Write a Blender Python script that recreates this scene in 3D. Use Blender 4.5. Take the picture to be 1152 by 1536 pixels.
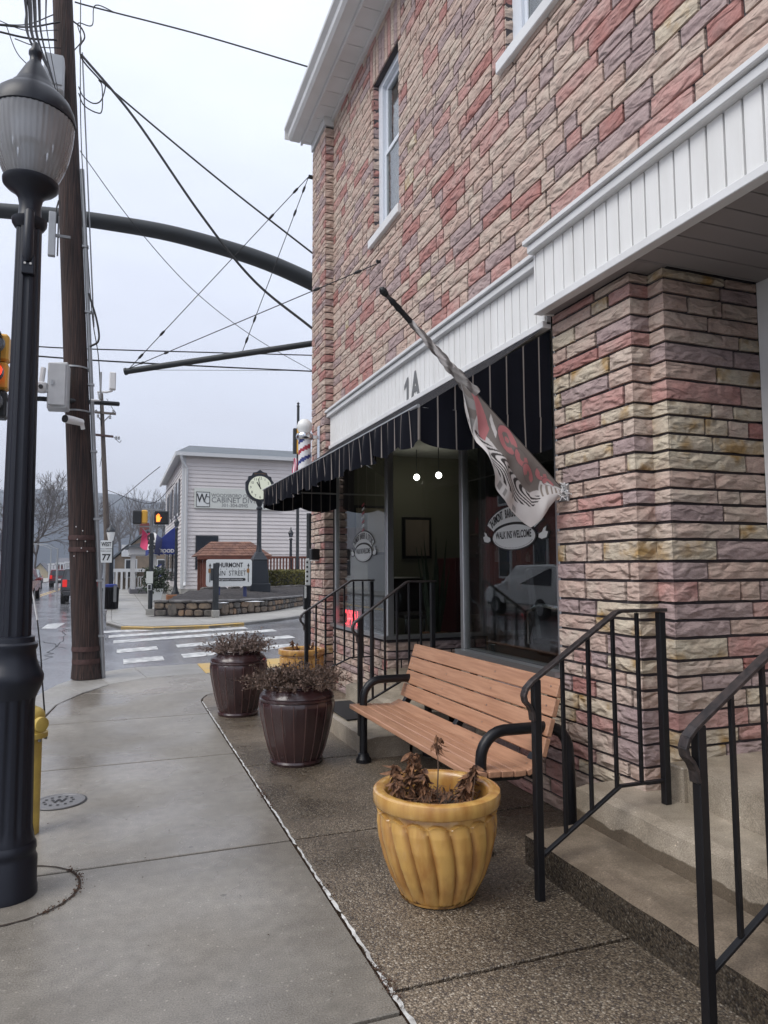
import bpy, bmesh, math, random
from mathutils import Vector, Matrix, noise as mnoise
R = math.radians
rnd = random.Random(7)
for o in list(bpy.data.objects): bpy.data.objects.remove(o)
scene = bpy.context.scene
COL = scene.collection

# ------------------------------------------------------------------ camera
EYE = Vector((0, 0, 1.55)); FPX = 1065.0
def cam_axes(yaw, pitch, roll):
    y, p, r = R(yaw), R(pitch), R(roll)
    f = Vector((math.sin(y)*math.cos(p), math.cos(y)*math.cos(p), math.sin(p)))
    rt = Vector((math.cos(y), -math.sin(y), 0)); up = rt.cross(f)
    return rt*math.cos(r)+up*math.sin(r), -rt*math.sin(r)+up*math.cos(r), f
CR, CU, CF = cam_axes(20.6, 4.6, -0.25)
cd = bpy.data.cameras.new('camera'); cam = bpy.data.objects.new('camera', cd); COL.objects.link(cam)
cd.sensor_fit = 'AUTO'; cd.sensor_width = 36; cd.lens = FPX*36/1536; cd.clip_start = .05; cd.clip_end = 9000
m = Matrix.Identity(4)
for i in range(3): m[i][0] = CR[i]; m[i][1] = CU[i]; m[i][2] = -CF[i]; m[i][3] = EYE[i]
cam.matrix_world = m
scene.camera = cam
def ray(px, py): return CR*((px-576)/FPX) - CU*((py-768)/FPX) + CF
def G(px, py, z=0): d = ray(px, py); return EYE + d*((z-EYE.z)/d.z)
def at(px, py, y): d = ray(px, py); return EYE + d*(y/d.y)
def atx(px, py, x): d = ray(px, py); return EYE + d*(x/d.x)
def pix(p):
    v = Vector(p)-EYE; w = v.dot(CF)
    return (576+FPX*v.dot(CR)/w, 768-FPX*v.dot(CU)/w, w)

# ------------------------------------------------------------------ world, sun, exposure
w = bpy.data.worlds.new("World"); scene.world = w; w.use_nodes = True
nt = w.node_tree; nt.nodes.clear()
def N(t, kind, **kw):
    n = t.nodes.new(kind)
    for k, v in kw.items(): setattr(n, k, v)
    return n
SUN_EL, SUN_AZ = 48, 252          # sun behind thick cloud, over the street side
out = N(nt, 'ShaderNodeOutputWorld'); sky = N(nt, 'ShaderNodeTexSky', sky_type='NISHITA', sun_disc=False)
sky.sun_elevation = R(SUN_EL); sky.sun_rotation = R(SUN_AZ)
b1 = N(nt, 'ShaderNodeBackground'); b1.inputs[1].default_value = .09; nt.links.new(sky.outputs[0], b1.inputs[0])
tc = N(nt, 'ShaderNodeTexCoord'); sep = N(nt, 'ShaderNodeSeparateXYZ'); nt.links.new(tc.outputs['Generated'], sep.inputs[0])
cn = N(nt, 'ShaderNodeTexNoise'); cn.inputs['Scale'].default_value = 2.2; cn.inputs['Detail'].default_value = 5; cn.inputs['Roughness'].default_value = .55
mp = N(nt, 'ShaderNodeMapping'); mp.inputs['Scale'].default_value = (1, 1, 3.2)
nt.links.new(tc.outputs['Generated'], mp.inputs[0]); nt.links.new(mp.outputs[0], cn.inputs[0])
ma = N(nt, 'ShaderNodeMath', operation='MULTIPLY_ADD'); ma.inputs[1].default_value = .62; nt.links.new(cn.outputs[0], ma.inputs[0]); 
mb_ = N(nt, 'ShaderNodeMath', operation='SUBTRACT'); mb_.inputs[1].default_value = .31; nt.links.new(sep.outputs[2], mb_.inputs[0]); nt.links.new(mb_.outputs[0], ma.inputs[2])
cr = N(nt, 'ShaderNodeValToRGB'); nt.links.new(ma.outputs[0], cr.inputs[0])
e = cr.color_ramp.elements
e[0].position = 0; e[0].color = (.53, .545, .62, 1); e[1].position = 1; e[1].color = (.92, .955, 1.05, 1)
for pos, c in ((.12, (.565, .58, .675)), (.28, (.60, .635, .745)), (.55, (.70, .75, .87))):
    k = e.new(pos); k.color = (*c, 1)
b2 = N(nt, 'ShaderNodeBackground'); b2.inputs[1].default_value = .94; nt.links.new(cr.outputs[0], b2.inputs[0])
mx = N(nt, 'ShaderNodeMixShader'); mx.inputs[0].default_value = .93
nt.links.new(b1.outputs[0], mx.inputs[1]); nt.links.new(b2.outputs[0], mx.inputs[2]); nt.links.new(mx.outputs[0], out.inputs[0])
sl = bpy.data.lights.new('sun', 'SUN'); sl.energy = 1.5; sl.angle = R(38); sl.color = (1, .96, .9)
so = bpy.data.objects.new('sun', sl); COL.objects.link(so); so.location = (-20, 0, 40)
sd = Vector((math.sin(R(SUN_AZ))*math.cos(R(SUN_EL)), math.cos(R(SUN_AZ))*math.cos(R(SUN_EL)), math.sin(R(SUN_EL))))
so.rotation_euler = sd.to_track_quat('Z', 'Y').to_euler()
scene.view_settings.view_transform = 'Standard'; scene.view_settings.look = 'None'
scene.view_settings.exposure = 0.66; scene.view_settings.gamma = 1
scene.render.engine = 'CYCLES'

# ------------------------------------------------------------------ materials
MATS = {}
def mat(name, color, rough=.6, metal=0, spec=.5, var=0, vscale=8, vcol=None, bump=0, bscale=40, stretch=(1, 1, 1), detail=4, coat=0, emit=None, es=0,
        rvar=0, rscale=3, distort=0, trans=0, alpha=1):
    """Principled; var mixes towards vcol by world-position noise; bump gives fine relief; rvar varies roughness"""
    m = bpy.data.materials.new(name); m.use_nodes = True; t = m.node_tree; b = t.nodes['Principled BSDF']
    b.inputs['Base Color'].default_value = (*color, 1); b.inputs['Roughness'].default_value = rough; b.inputs['Metallic'].default_value = metal
    b.inputs['Specular IOR Level'].default_value = spec; b.inputs['Coat Weight'].default_value = coat; b.inputs['Coat Roughness'].default_value = .12
    if trans: b.inputs['Transmission Weight'].default_value = trans
    if emit: b.inputs['Emission Color'].default_value = (*emit, 1); b.inputs['Emission Strength'].default_value = es
    if var or bump or rvar:
        g = N(t, 'ShaderNodeNewGeometry'); mp = N(t, 'ShaderNodeMapping'); mp.inputs['Scale'].default_value = stretch
        t.links.new(g.outputs['Position'], mp.inputs[0])
        def nz(sc, det=detail, dist=distort, off=0):
            n = N(t, 'ShaderNodeTexNoise'); n.inputs['Scale'].default_value = sc; n.inputs['Detail'].default_value = det; n.inputs['Distortion'].default_value = dist
            t.links.new(mp.outputs[0], n.inputs[0]); return n
        if var:
            n = nz(vscale); cr = N(t, 'ShaderNodeValToRGB'); t.links.new(n.outputs[0], cr.inputs[0])
            vc = vcol or tuple(c*.5 for c in color)
            cr.color_ramp.elements[0].position = .5-.28/ (1+var); cr.color_ramp.elements[1].position = .5+.28/(1+var)
            a = tuple(color[i]+(vc[i]-color[i])*min(var, 1) for i in range(3))
            cr.color_ramp.elements[0].color = (*color, 1); cr.color_ramp.elements[1].color = (*a, 1)
            t.links.new(cr.outputs[0], b.inputs['Base Color'])
        if rvar:
            n = nz(rscale, 3); mr = N(t, 'ShaderNodeMapRange'); mr.inputs[1].default_value = .35; mr.inputs[2].default_value = .65
            mr.inputs[3].default_value = max(rough-rvar, .03); mr.inputs[4].default_value = min(rough+rvar, 1)
            t.links.new(n.outputs[0], mr.inputs[0]); t.links.new(mr.outputs[0], b.inputs['Roughness'])
        if bump:
            n = nz(bscale, 5); bp = N(t, 'ShaderNodeBump'); bp.inputs['Strength'].default_value = min(1, bump*30); bp.inputs['Distance'].default_value = bump
            t.links.new(n.outputs[0], bp.inputs['Height']); t.links.new(bp.outputs[0], b.inputs['Normal'])
    MATS[name] = m; return m

def brick_mat(name, color, vcol, stain=0):
    """split-face stone: crumpled relief by warped noise, mottled colour, ochre stain on some"""
    m = bpy.data.materials.new(name); m.use_nodes = True; t = m.node_tree; b = t.nodes['Principled BSDF']
    b.inputs['Roughness'].default_value = .72; b.inputs['Specular IOR Level'].default_value = .3
    g = N(t, 'ShaderNodeNewGeometry'); L = t.links.new
    mp = N(t, 'ShaderNodeMapping'); mp.inputs['Scale'].default_value = (1, 1, 2.4); mp.inputs['Rotation'].default_value = (R(12), R(12), 0); L(g.outputs['Position'], mp.inputs[0])
    n1 = N(t, 'ShaderNodeTexNoise'); n1.inputs['Scale'].default_value = 9; n1.inputs['Detail'].default_value = 1.5; n1.inputs['Distortion'].default_value = .55; n1.inputs['Roughness'].default_value = .45
    L(mp.outputs[0], n1.inputs[0]); ab = n1
    n2 = N(t, 'ShaderNodeTexNoise'); n2.inputs['Scale'].default_value = 90; n2.inputs['Detail'].default_value = 4; L(g.outputs['Position'], n2.inputs[0])
    ad = N(t, 'ShaderNodeMath', operation='MULTIPLY_ADD'); ad.inputs[1].default_value = .06; L(n2.outputs[0], ad.inputs[0]); L(ab.outputs[0], ad.inputs[2])
    bp = N(t, 'ShaderNodeBump'); bp.inputs['Strength'].default_value = 1; bp.inputs['Distance'].default_value = .042; L(ad.outputs[0], bp.inputs['Height']); L(bp.outputs[0], b.inputs['Normal'])
    n3 = N(t, 'ShaderNodeTexNoise'); n3.inputs['Scale'].default_value = 7; n3.inputs['Detail'].default_value = 5; L(g.outputs['Position'], n3.inputs[0])
    cr = N(t, 'ShaderNodeValToRGB'); L(n3.outputs[0], cr.inputs[0]); cr.color_ramp.elements[0].position = .33; cr.color_ramp.elements[1].position = .7
    cr.color_ramp.elements[0].color = (*color, 1); cr.color_ramp.elements[1].color = (*vcol, 1)
    last = cr.outputs[0]
    n5 = N(t, 'ShaderNodeTexNoise'); n5.inputs['Scale'].default_value = 60; n5.inputs['Detail'].default_value = 3; L(mp.outputs[0], n5.inputs[0])
    hm = N(t, 'ShaderNodeMapRange'); hm.inputs[1].default_value = .3; hm.inputs[2].default_value = .7; hm.inputs[3].default_value = .86; hm.inputs[4].default_value = 1.1; L(n5.outputs[0], hm.inputs[0])
    ml = N(t, 'ShaderNodeMix', data_type='RGBA', blend_type='MULTIPLY'); ml.inputs[0].default_value = 1; L(last, ml.inputs[6]); L(hm.outputs[0], ml.inputs[7]); last = ml.outputs[2]
    if stain:
        n4 = N(t, 'ShaderNodeTexNoise'); n4.inputs['Scale'].default_value = 6.5; n4.inputs['Detail'].default_value = 3; L(g.outputs['Position'], n4.inputs[0])
        c4 = N(t, 'ShaderNodeValToRGB'); c4.color_ramp.elements[0].position = .5; c4.color_ramp.elements[1].position = .68; L(n4.outputs[0], c4.inputs[0])
        mu = N(t, 'ShaderNodeMath', operation='MULTIPLY'); mu.inputs[1].default_value = stain; L(c4.outputs[0], mu.inputs[0])
        mi = N(t, 'ShaderNodeMix', data_type='RGBA'); mi.inputs[7].default_value = (.36, .21, .06, 1); L(mu.outputs[0], mi.inputs[0]); L(last, mi.inputs[6]); last = mi.outputs[2]
    L(last, b.inputs['Base Color']); MATS[name] = m; return m
BR = [brick_mat('brick_cream', (0.526, 0.437, 0.366), (0.498, 0.368, 0.314)),
      brick_mat('brick_tan', (0.498, 0.354, 0.299), (0.517, 0.405, 0.342)),
      brick_mat('brick_rose', (0.461, 0.248, 0.223), (0.470, 0.313, 0.280)),
      brick_mat('brick_red', (0.395, 0.179, 0.157), (0.385, 0.216, 0.195)),
      brick_mat('brick_mauve', (0.399, 0.308, 0.294), (0.367, 0.271, 0.266)),
      brick_mat('brick_ochre_stained', (.58, .51, .40), (.50, .41, .32), .85)]
mat('mortar', (.062, .053, .058), .9, bump=.002, bscale=200)

def aggregate_mat(name='aggregate', k_=.95, sc_=125):
    m = bpy.data.materials.new(name); m.use_nodes = True; t = m.node_tree; b = t.nodes['Principled BSDF']; L = t.links.new
    g = N(t, 'ShaderNodeNewGeometry')
    v = N(t, 'ShaderNodeTexVoronoi'); v.inputs['Scale'].default_value = sc_; L(g.outputs['Position'], v.inputs[0])
    cr = N(t, 'ShaderNodeValToRGB'); cr.color_ramp.interpolation = 'CONSTANT'
    sepc = N(t, 'ShaderNodeSeparateColor'); L(v.outputs['Color'], sepc.inputs[0]); L(sepc.outputs[0], cr.inputs[0])
    cols = [(0, (.225, .175, .125)), (.25, (.15, .12, .09)), (.45, (.27, .215, .155)), (.66, (.10, .08, .066)), (.82, (.33, .27, .20)), (.94, (.46, .40, .32))]
    cols = [(p, tuple(x*k_ for x in c)) for p, c in cols]
    el = cr.color_ramp.elements; el[0].color = (*cols[0][1], 1); el[1].position = cols[1][0]; el[1].color = (*cols[1][1], 1)
    for p, c in cols[2:]: k = el.new(p); k.color = (*c, 1)
    d = N(t, 'ShaderNodeMapRange'); d.inputs[1].default_value = .25; d.inputs[2].default_value = .75; d.inputs[3].default_value = 1; d.inputs[4].default_value = .5; L(v.outputs['Distance'], d.inputs[0])
    n = N(t, 'ShaderNodeTexNoise'); n.inputs['Scale'].default_value = 1.3; n.inputs['Detail'].default_value = 4; L(g.outputs['Position'], n.inputs[0])
    dm = N(t, 'ShaderNodeMapRange'); dm.inputs[1].default_value = .35; dm.inputs[2].default_value = .65; dm.inputs[3].default_value = .62; dm.inputs[4].default_value = 1.25; L(n.outputs[0], dm.inputs[0])
    mm = N(t, 'ShaderNodeMath', operation='MULTIPLY'); L(d.outputs[0], mm.inputs[0]); L(dm.outputs[0], mm.inputs[1])
    ml = N(t, 'ShaderNodeMix', data_type='RGBA', blend_type='MULTIPLY'); ml.inputs[0].default_value = 1; L(cr.outputs[0], ml.inputs[6]); L(mm.outputs[0], ml.inputs[7]); L(ml.outputs[2], b.inputs['Base Color'])
    rr = N(t, 'ShaderNodeMapRange'); rr.inputs[1].default_value = .35; rr.inputs[2].default_value = .65; rr.inputs[3].default_value = .2; rr.inputs[4].default_value = .5; L(n.outputs[0], rr.inputs[0]); L(rr.outputs[0], b.inputs['Roughness'])
    iv = N(t, 'ShaderNodeMath', operation='SUBTRACT'); iv.inputs[0].default_value = 1; L(v.outputs['Distance'], iv.inputs[1])
    bp = N(t, 'ShaderNodeBump'); bp.inputs['Strength'].default_value = .9; bp.inputs['Distance'].default_value = .0045; L(iv.outputs[0], bp.inputs['Height']); L(bp.outputs[0], b.inputs['Normal'])
    MATS[name] = m; return m
aggregate_mat(); aggregate_mat('aggregate_wet_shaded', .42, 105)  # second copy for a step riser: wet pebbles, with riser shade put into the colour

def concrete_mat(name, c1, c2, rough, speck=.5, wet=.0, stain_scale=1.2):
    m = bpy.data.materials.new(name); m.use_nodes = True; t = m.node_tree; b = t.nodes['Principled BSDF']; L = t.links.new
    g = N(t, 'ShaderNodeNewGeometry')
    n = N(t, 'ShaderNodeTexNoise'); n.inputs['Scale'].default_value = stain_scale; n.inputs['Detail'].default_value = 7; n.inputs['Roughness'].default_value = .6; n.inputs['Distortion'].default_value = .4; L(g.outputs['Position'], n.inputs[0])
    cr = N(t, 'ShaderNodeValToRGB'); cr.color_ramp.elements[0].position = .36; cr.color_ramp.elements[1].position = .64; cr.color_ramp.elements[0].color = (*c1, 1); cr.color_ramp.elements[1].color = (*c2, 1); L(n.outputs[0], cr.inputs[0])
    n2 = N(t, 'ShaderNodeTexNoise'); n2.inputs['Scale'].default_value = 160; n2.inputs['Detail'].default_value = 3; L(g.outputs['Position'], n2.inputs[0])
    mr = N(t, 'ShaderNodeMapRange'); mr.inputs[1].default_value = .3; mr.inputs[2].default_value = .7; mr.inputs[3].default_value = 1-.28*speck; mr.inputs[4].default_value = 1+.25*speck; L(n2.outputs[0], mr.inputs[0])
    v = N(t, 'ShaderNodeTexVoronoi'); v.inputs['Scale'].default_value = 24; L(g.outputs['Position'], v.inputs[0])
    sm = N(t, 'ShaderNodeMapRange'); sm.inputs[1].default_value = .07; sm.inputs[2].default_value = .14; sm.inputs[3].default_value = 1+.5*speck; sm.inputs[4].default_value = 1; L(v.outputs['Distance'], sm.inputs[0])
    mm = N(t, 'ShaderNodeMath', operation='MULTIPLY'); L(mr.outputs[0], mm.inputs[0]); L(sm.outputs[0], mm.inputs[1])
    v2 = N(t, 'ShaderNodeTexVoronoi'); v2.inputs['Scale'].default_value = 2.6; L(g.outputs['Position'], v2.inputs[0])
    s2 = N(t, 'ShaderNodeMapRange'); s2.inputs[1].default_value = .030; s2.inputs[2].default_value = .045; s2.inputs[3].default_value = .55; s2.inputs[4].default_value = 1; L(v2.outputs['Distance'], s2.inputs[0])
    n7 = N(t, 'ShaderNodeTexNoise'); n7.inputs['Scale'].default_value = 14; n7.inputs['Detail'].default_value = 6; L(g.outputs['Position'], n7.inputs[0])
    s7 = N(t, 'ShaderNodeMapRange'); s7.inputs[1].default_value = .3; s7.inputs[2].default_value = .7; s7.inputs[3].default_value = .87; s7.inputs[4].default_value = 1.12; L(n7.outputs[0], s7.inputs[0])
    m7 = N(t, 'ShaderNodeMath', operation='MULTIPLY'); L(s2.outputs[0], m7.inputs[0]); L(s7.outputs[0], m7.inputs[1]); m8 = N(t, 'ShaderNodeMath', operation='MULTIPLY'); L(mm.outputs[0], m8.inputs[0]); L(m7.outputs[0], m8.inputs[1]); mm = m8
    ml = N(t, 'ShaderNodeMix', data_type='RGBA', blend_type='MULTIPLY'); ml.inputs[0].default_value = 1; L(cr.outputs[0], ml.inputs[6]); L(mm.outputs[0], ml.inputs[7]); L(ml.outputs[2], b.inputs['Base Color'])
    oi = N(t, 'ShaderNodeObjectInfo'); om = N(t, 'ShaderNodeMapRange'); om.inputs[3].default_value = .90; om.inputs[4].default_value = 1.08; L(oi.outputs['Random'], om.inputs[0])
    m3 = N(t, 'ShaderNodeMix', data_type='RGBA', blend_type='MULTIPLY'); m3.inputs[0].default_value = 1; L(ml.outputs[2], m3.inputs[6]); L(om.outputs[0], m3.inputs[7]); L(m3.outputs[2], b.inputs['Base Color'])
    n3 = N(t, 'ShaderNodeTexNoise'); n3.inputs['Scale'].default_value = .9; n3.inputs['Detail'].default_value = 4; L(g.outputs['Position'], n3.inputs[0])
    rr = N(t, 'ShaderNodeMapRange'); rr.inputs[1].default_value = .38; rr.inputs[2].default_value = .62; rr.inputs[3].default_value = max(.06, rough-wet); rr.inputs[4].default_value = min(1, rough+wet*.6); L(n3.outputs[0], rr.inputs[0]); L(rr.outputs[0], b.inputs['Roughness'])
    bp = N(t, 'ShaderNodeBump'); bp.inputs['Strength'].default_value = .35; bp.inputs['Distance'].default_value = .003; L(n2.outputs[0], bp.inputs['Height']); L(bp.outputs[0], b.inputs['Normal'])
    MATS[name] = m; return m
concrete_mat('sidewalk', (.18, .162, .137), (.27, .249, .217), .38, 1.2, .24, .8)
concrete_mat('kerb', (.26, .245, .22), (.33, .32, .30), .5, .6, .15)
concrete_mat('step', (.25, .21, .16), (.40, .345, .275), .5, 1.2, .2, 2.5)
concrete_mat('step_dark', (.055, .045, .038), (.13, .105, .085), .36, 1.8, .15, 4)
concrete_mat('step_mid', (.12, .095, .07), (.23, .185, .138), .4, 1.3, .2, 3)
concrete_mat('far_concrete', (.27, .26, .24), (.36, .35, .325), .5, .6, .15, .5)
concrete_mat('asphalt', (.23, .235, .255), (.30, .305, .325), .15, 1, .08, .35)
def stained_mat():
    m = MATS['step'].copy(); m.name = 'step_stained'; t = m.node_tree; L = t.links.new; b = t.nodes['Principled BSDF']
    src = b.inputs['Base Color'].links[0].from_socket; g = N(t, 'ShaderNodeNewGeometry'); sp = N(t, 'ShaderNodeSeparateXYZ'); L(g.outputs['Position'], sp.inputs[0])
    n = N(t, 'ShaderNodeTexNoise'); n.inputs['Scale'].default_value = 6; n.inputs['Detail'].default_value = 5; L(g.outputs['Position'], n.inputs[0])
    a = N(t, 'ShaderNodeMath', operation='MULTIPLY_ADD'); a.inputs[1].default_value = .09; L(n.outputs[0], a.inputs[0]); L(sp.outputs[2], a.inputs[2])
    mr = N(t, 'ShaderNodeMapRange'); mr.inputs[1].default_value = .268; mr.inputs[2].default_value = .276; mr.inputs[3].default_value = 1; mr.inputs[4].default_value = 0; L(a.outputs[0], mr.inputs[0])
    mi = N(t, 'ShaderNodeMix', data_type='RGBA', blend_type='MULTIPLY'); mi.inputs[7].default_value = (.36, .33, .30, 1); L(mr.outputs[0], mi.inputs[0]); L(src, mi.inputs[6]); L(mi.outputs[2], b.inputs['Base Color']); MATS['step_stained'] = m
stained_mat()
mat('road_paint', (.70, .70, .68), .5, var=.9, vscale=7, vcol=(.25, .255, .26), detail=8)
mat('seam_paint', (.70, .70, .68), .6, var=.8, vscale=25, vcol=(.3, .29, .27), detail=8)
mat('yellow_paint', (.62, .40, .10), .6, var=.7, vscale=5, vcol=(.42, .33, .2))
mat('white_siding', (.81, .81, .80), .42, var=.5, vscale=5, vcol=(.64, .635, .61), stretch=(1.5, 1.5, .22), bump=.0006, bscale=60, detail=6)
mat('white_trim', (.74, .745, .75), .4, var=.5, vscale=3, vcol=(.58, .58, .57), detail=6)
mat('grey_trim', (.42, .43, .45), .45)
mat('window_frame', (.70, .74, .80), .4)
mat('black_metal', (.008, .008, .010), .36, spec=.35, bump=.0006, bscale=90)
mat('worn_black', (.018, .016, .017), .42, spec=.4, var=.8, vscale=40, vcol=(.06, .045, .042))
mat('lamp_black', (.008, .010, .018), .4, spec=.4, bump=.0008, bscale=60)
mat('slat', (.50, .275, .17), .42, var=.9, vscale=7, vcol=(.37, .19, .115), stretch=(9, .5, 9), bump=.0014, bscale=24, detail=7, rvar=.12, rscale=2)
mat('screw', (.5, .47, .42), .35, 1)
mat('aluminium', (.46, .47, .48), .38, .85)
mat('dark_aluminium', (.18, .18, .18), .4, .7)
def glass_mat(name, tint, ior=1.5, boost=1.0, rough=0):
    m = bpy.data.materials.new(name); m.use_nodes = True; t = m.node_tree; t.nodes.clear(); L = t.links.new
    o = N(t, 'ShaderNodeOutputMaterial'); tr = N(t, 'ShaderNodeBsdfTransparent'); tr.inputs[0].default_value = (*tint, 1)
    gl = N(t, 'ShaderNodeBsdfGlossy'); gl.inputs['Roughness'].default_value = rough; fr = N(t, 'ShaderNodeFresnel'); bf = N(t, 'ShaderNodeNewGeometry'); im = N(t, 'ShaderNodeMapRange'); im.inputs[3].default_value = ior; im.inputs[4].default_value = 1/ior; L(bf.outputs['Backfacing'], im.inputs[0]); L(im.outputs[0], fr.inputs[0])
    mu = N(t, 'ShaderNodeMath', operation='MULTIPLY', use_clamp=True); mu.inputs[1].default_value = boost; L(fr.outputs[0], mu.inputs[0])
    mx = N(t, 'ShaderNodeMixShader'); L(mu.outputs[0], mx.inputs[0]); L(tr.outputs[0], mx.inputs[1]); L(gl.outputs[0], mx.inputs[2]); L(mx.outputs[0], o.inputs[0]); MATS[name] = m
glass_mat('shop_glass', (.84, .86, .85), 1.5, 1.5)
glass_mat('house_glass', (.35, .38, .42), 1.5, 1.5)
mat('dark_glass', (.03, .035, .045), .08, spec=.8)
mat('curtain', (.21, .20, .19), .9, var=.6, vscale=14, stretch=(4, 4, .1))
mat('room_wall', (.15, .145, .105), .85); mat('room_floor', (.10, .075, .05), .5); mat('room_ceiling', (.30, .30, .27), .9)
mat('ochre_glaze', (.60, .355, .10), .26, spec=.6, var=1, vscale=5, vcol=(.41, .195, .05), stretch=(3, 3, .7), coat=.5, bump=.0012, bscale=40, detail=6)
mat('ochre_worn', (.50, .27, .075), .5, var=1, vscale=26, vcol=(.10, .05, .025), detail=6)
mat('purple_glaze', (.050, .022, .022), .26, spec=.6, var=.8, vscale=3, vcol=(.024, .012, .014), coat=.3, bump=.0008, bscale=50)
mat('purple_rib', (.12, .062, .056), .3, spec=.6, coat=.4)
mat('soil', (.035, .024, .018), .95, bump=.01, bscale=60)
mat('dry_leaf', (.24, .115, .055), .8, var=1, vscale=30, vcol=(.07, .033, .02))
mat('dry_sedum', (.19, .125, .095), .85, var=1, vscale=35, vcol=(.06, .042, .035))
mat('dry_sedum_pale', (.27, .20, .17), .85, var=1, vscale=40, vcol=(.09, .062, .055))
mat('twig', (.12, .075, .05), .8)
mat('yellow_iron', (.58, .43, .10), .5, var=.9, vscale=14, vcol=(.44, .31, .08), bump=.002, bscale=60)
mat('cast_iron', (.20, .195, .195), .45, .4, bump=.002, bscale=120)
mat('rust_debris', (.10, .055, .035), .9, var=.9, vscale=60)
mat('pole_wood', (.058, .031, .025), .8, var=1, vscale=6, vcol=(.014, .009, .009), stretch=(9, 9, .35), bump=.03, bscale=7, detail=9)
mat('pole_wood_grey', (.13, .105, .09), .85, var=.8, vscale=8, stretch=(4, 4, .4))
mat('rusty_band', (.075, .036, .032), .7, var=.8, vscale=20)
mat('galvanised', (.36, .37, .38), .45, .6, var=.5, vscale=6, vcol=(.26, .27, .28))
mat('cabinet_grey', (.50, .51, .52), .5, var=.3, vscale=6)
mat('white_plastic', (.72, .72, .72), .4); mat('black_rubber', (.012, .012, .013), .6)
mat('wire', (.016, .016, .018), .6)
mat('mast', (.035, .04, .045), .5, .2, var=.6, vscale=2)
mat('signal_yellow', (.62, .33, .045), .5); mat('signal_black', (.014, .016, .018), .45)
mat('red_light', (.6, .03, .01), .4, emit=(1, .035, .01), es=1.6); mat('orange_hand', (.7, .12, .02), .4, emit=(1, .16, .02), es=2.6)
mat('neon_red', (.7, .05, .05), .4, emit=(1, .05, .07), es=3.2); mat('bulb', (.9, .9, .85), .4, emit=(1, .97, .9), es=9)
mat('opal', (.80, .81, .80), .35, spec=.5); mat('chrome', (.62, .63, .65), .16, 1)
mat('red_enamel', (.36, .03, .05), .3); mat('blue_enamel', (.03, .045, .20), .3); mat('white_enamel', (.75, .75, .76), .3)
mat('house_siding', (.66, .62, .61), .6, var=.5, vscale=.9, vcol=(.54, .51, .50), detail=6); mat('slate_roof', (.10, .115, .13), .8, var=.8, vscale=1.5, vcol=(.15, .165, .18), stretch=(1, 1, 4))
mat('shingle', (.21, .105, .07), .85, var=1, vscale=2.5, vcol=(.115, .055, .042)); mat('brown_timber', (.17, .055, .035), .7, var=.6, vscale=3)
mat('hedge', (.085, .085, .022), .8, var=1, vscale=3, vcol=(.19, .17, .045)); mat('mulch', (.030, .027, .028), .95, bump=.05, bscale=12, var=.9, vscale=10, vcol=(.06, .052, .05))
mat('stone_a', (.21, .16, .115), .85, var=.9, vscale=5, vcol=(.11, .09, .075)); mat('stone_b', (.14, .125, .11), .85, var=.9, vscale=6, vcol=(.07, .065, .06)); mat('stone_c', (.27, .175, .11), .85, var=.9, vscale=5, vcol=(.16, .12, .09))
mat('stone_cap', (.075, .07, .068), .8, var=1, vscale=3, vcol=(.17, .165, .165)); mat('snow', (.78, .8, .84), .7)
mat('clock_black', (.013, .017, .024), .4); mat('clock_face', (.66, .68, .55), .5, emit=(.9, .93, .7), es=.10); mat('ink', (.02, .02, .022), .6); mat('grey_ink', (.16, .165, .17), .6)
mat('sign_white', (.66, .68, .67), .5); mat('sign_cream', (.60, .62, .58), .5); mat('brass', (.30, .15, .05), .5)
mat('blue_canvas', (.012, .03, .20), .7); mat('navy_cloth', (.04, .05, .13), .8); mat('pink_cloth', (.55, .05, .14), .8); mat('white_cloth', (.7, .7, .7), .8)
mat('far_stone', (.26, .20, .15), .9, var=.9, vscale=1.2, vcol=(.17, .14, .11)); mat('far_white', (.56, .57, .58), .7); mat('far_red', (.24, .075, .07), .8); mat('far_green', (.17, .23, .21), .8); mat('far_tan', (.36, .31, .22), .8); mat('far_roof', (.12, .12, .135), .8); mat('pane', (.035, .04, .05), .15)
mat('red_brick_far', (.20, .055, .045), .85, var=.6, vscale=2, vcol=(.14, .04, .035))
mat('bark', (.10, .09, .088), .9); mat('bark_grey', (.14, .135, .14), .9)
mat('car_black', (.012, .013, .016), .2, coat=.6); mat('car_silver', (.34, .37, .38), .25, .4, coat=.5); mat('car_maroon', (.10, .012, .02), .25, coat=.5); mat('car_red', (.26, .015, .02), .25, coat=.5); mat('car_white', (.6, .6, .6), .25, coat=.5)
mat('tail_light', (.35, .01, .012), .25, emit=(1, .03, .02), es=.3); mat('tyre', (.018, .018, .018), .8); mat('headlight', (.7, .72, .72), .15)
mat('green_shrub', (.045, .065, .035), .8, var=.9, vscale=6, vcol=(.025, .035, .022)); mat('terracotta', (.26, .11, .05), .7)
mat('hill', (.022, .034, .055), 1, var=.8, vscale=.01, vcol=(.035, .045, .065)); mat('field', (.06, .065, .04), 1, var=.8, vscale=.05, vcol=(.09, .085, .06))
mat('leather', (.022, .016, .016), .35); mat('maroon_furniture', (.085, .012, .014), .45); mat('shelf_wood', (.22, .14, .07), .6)

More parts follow.
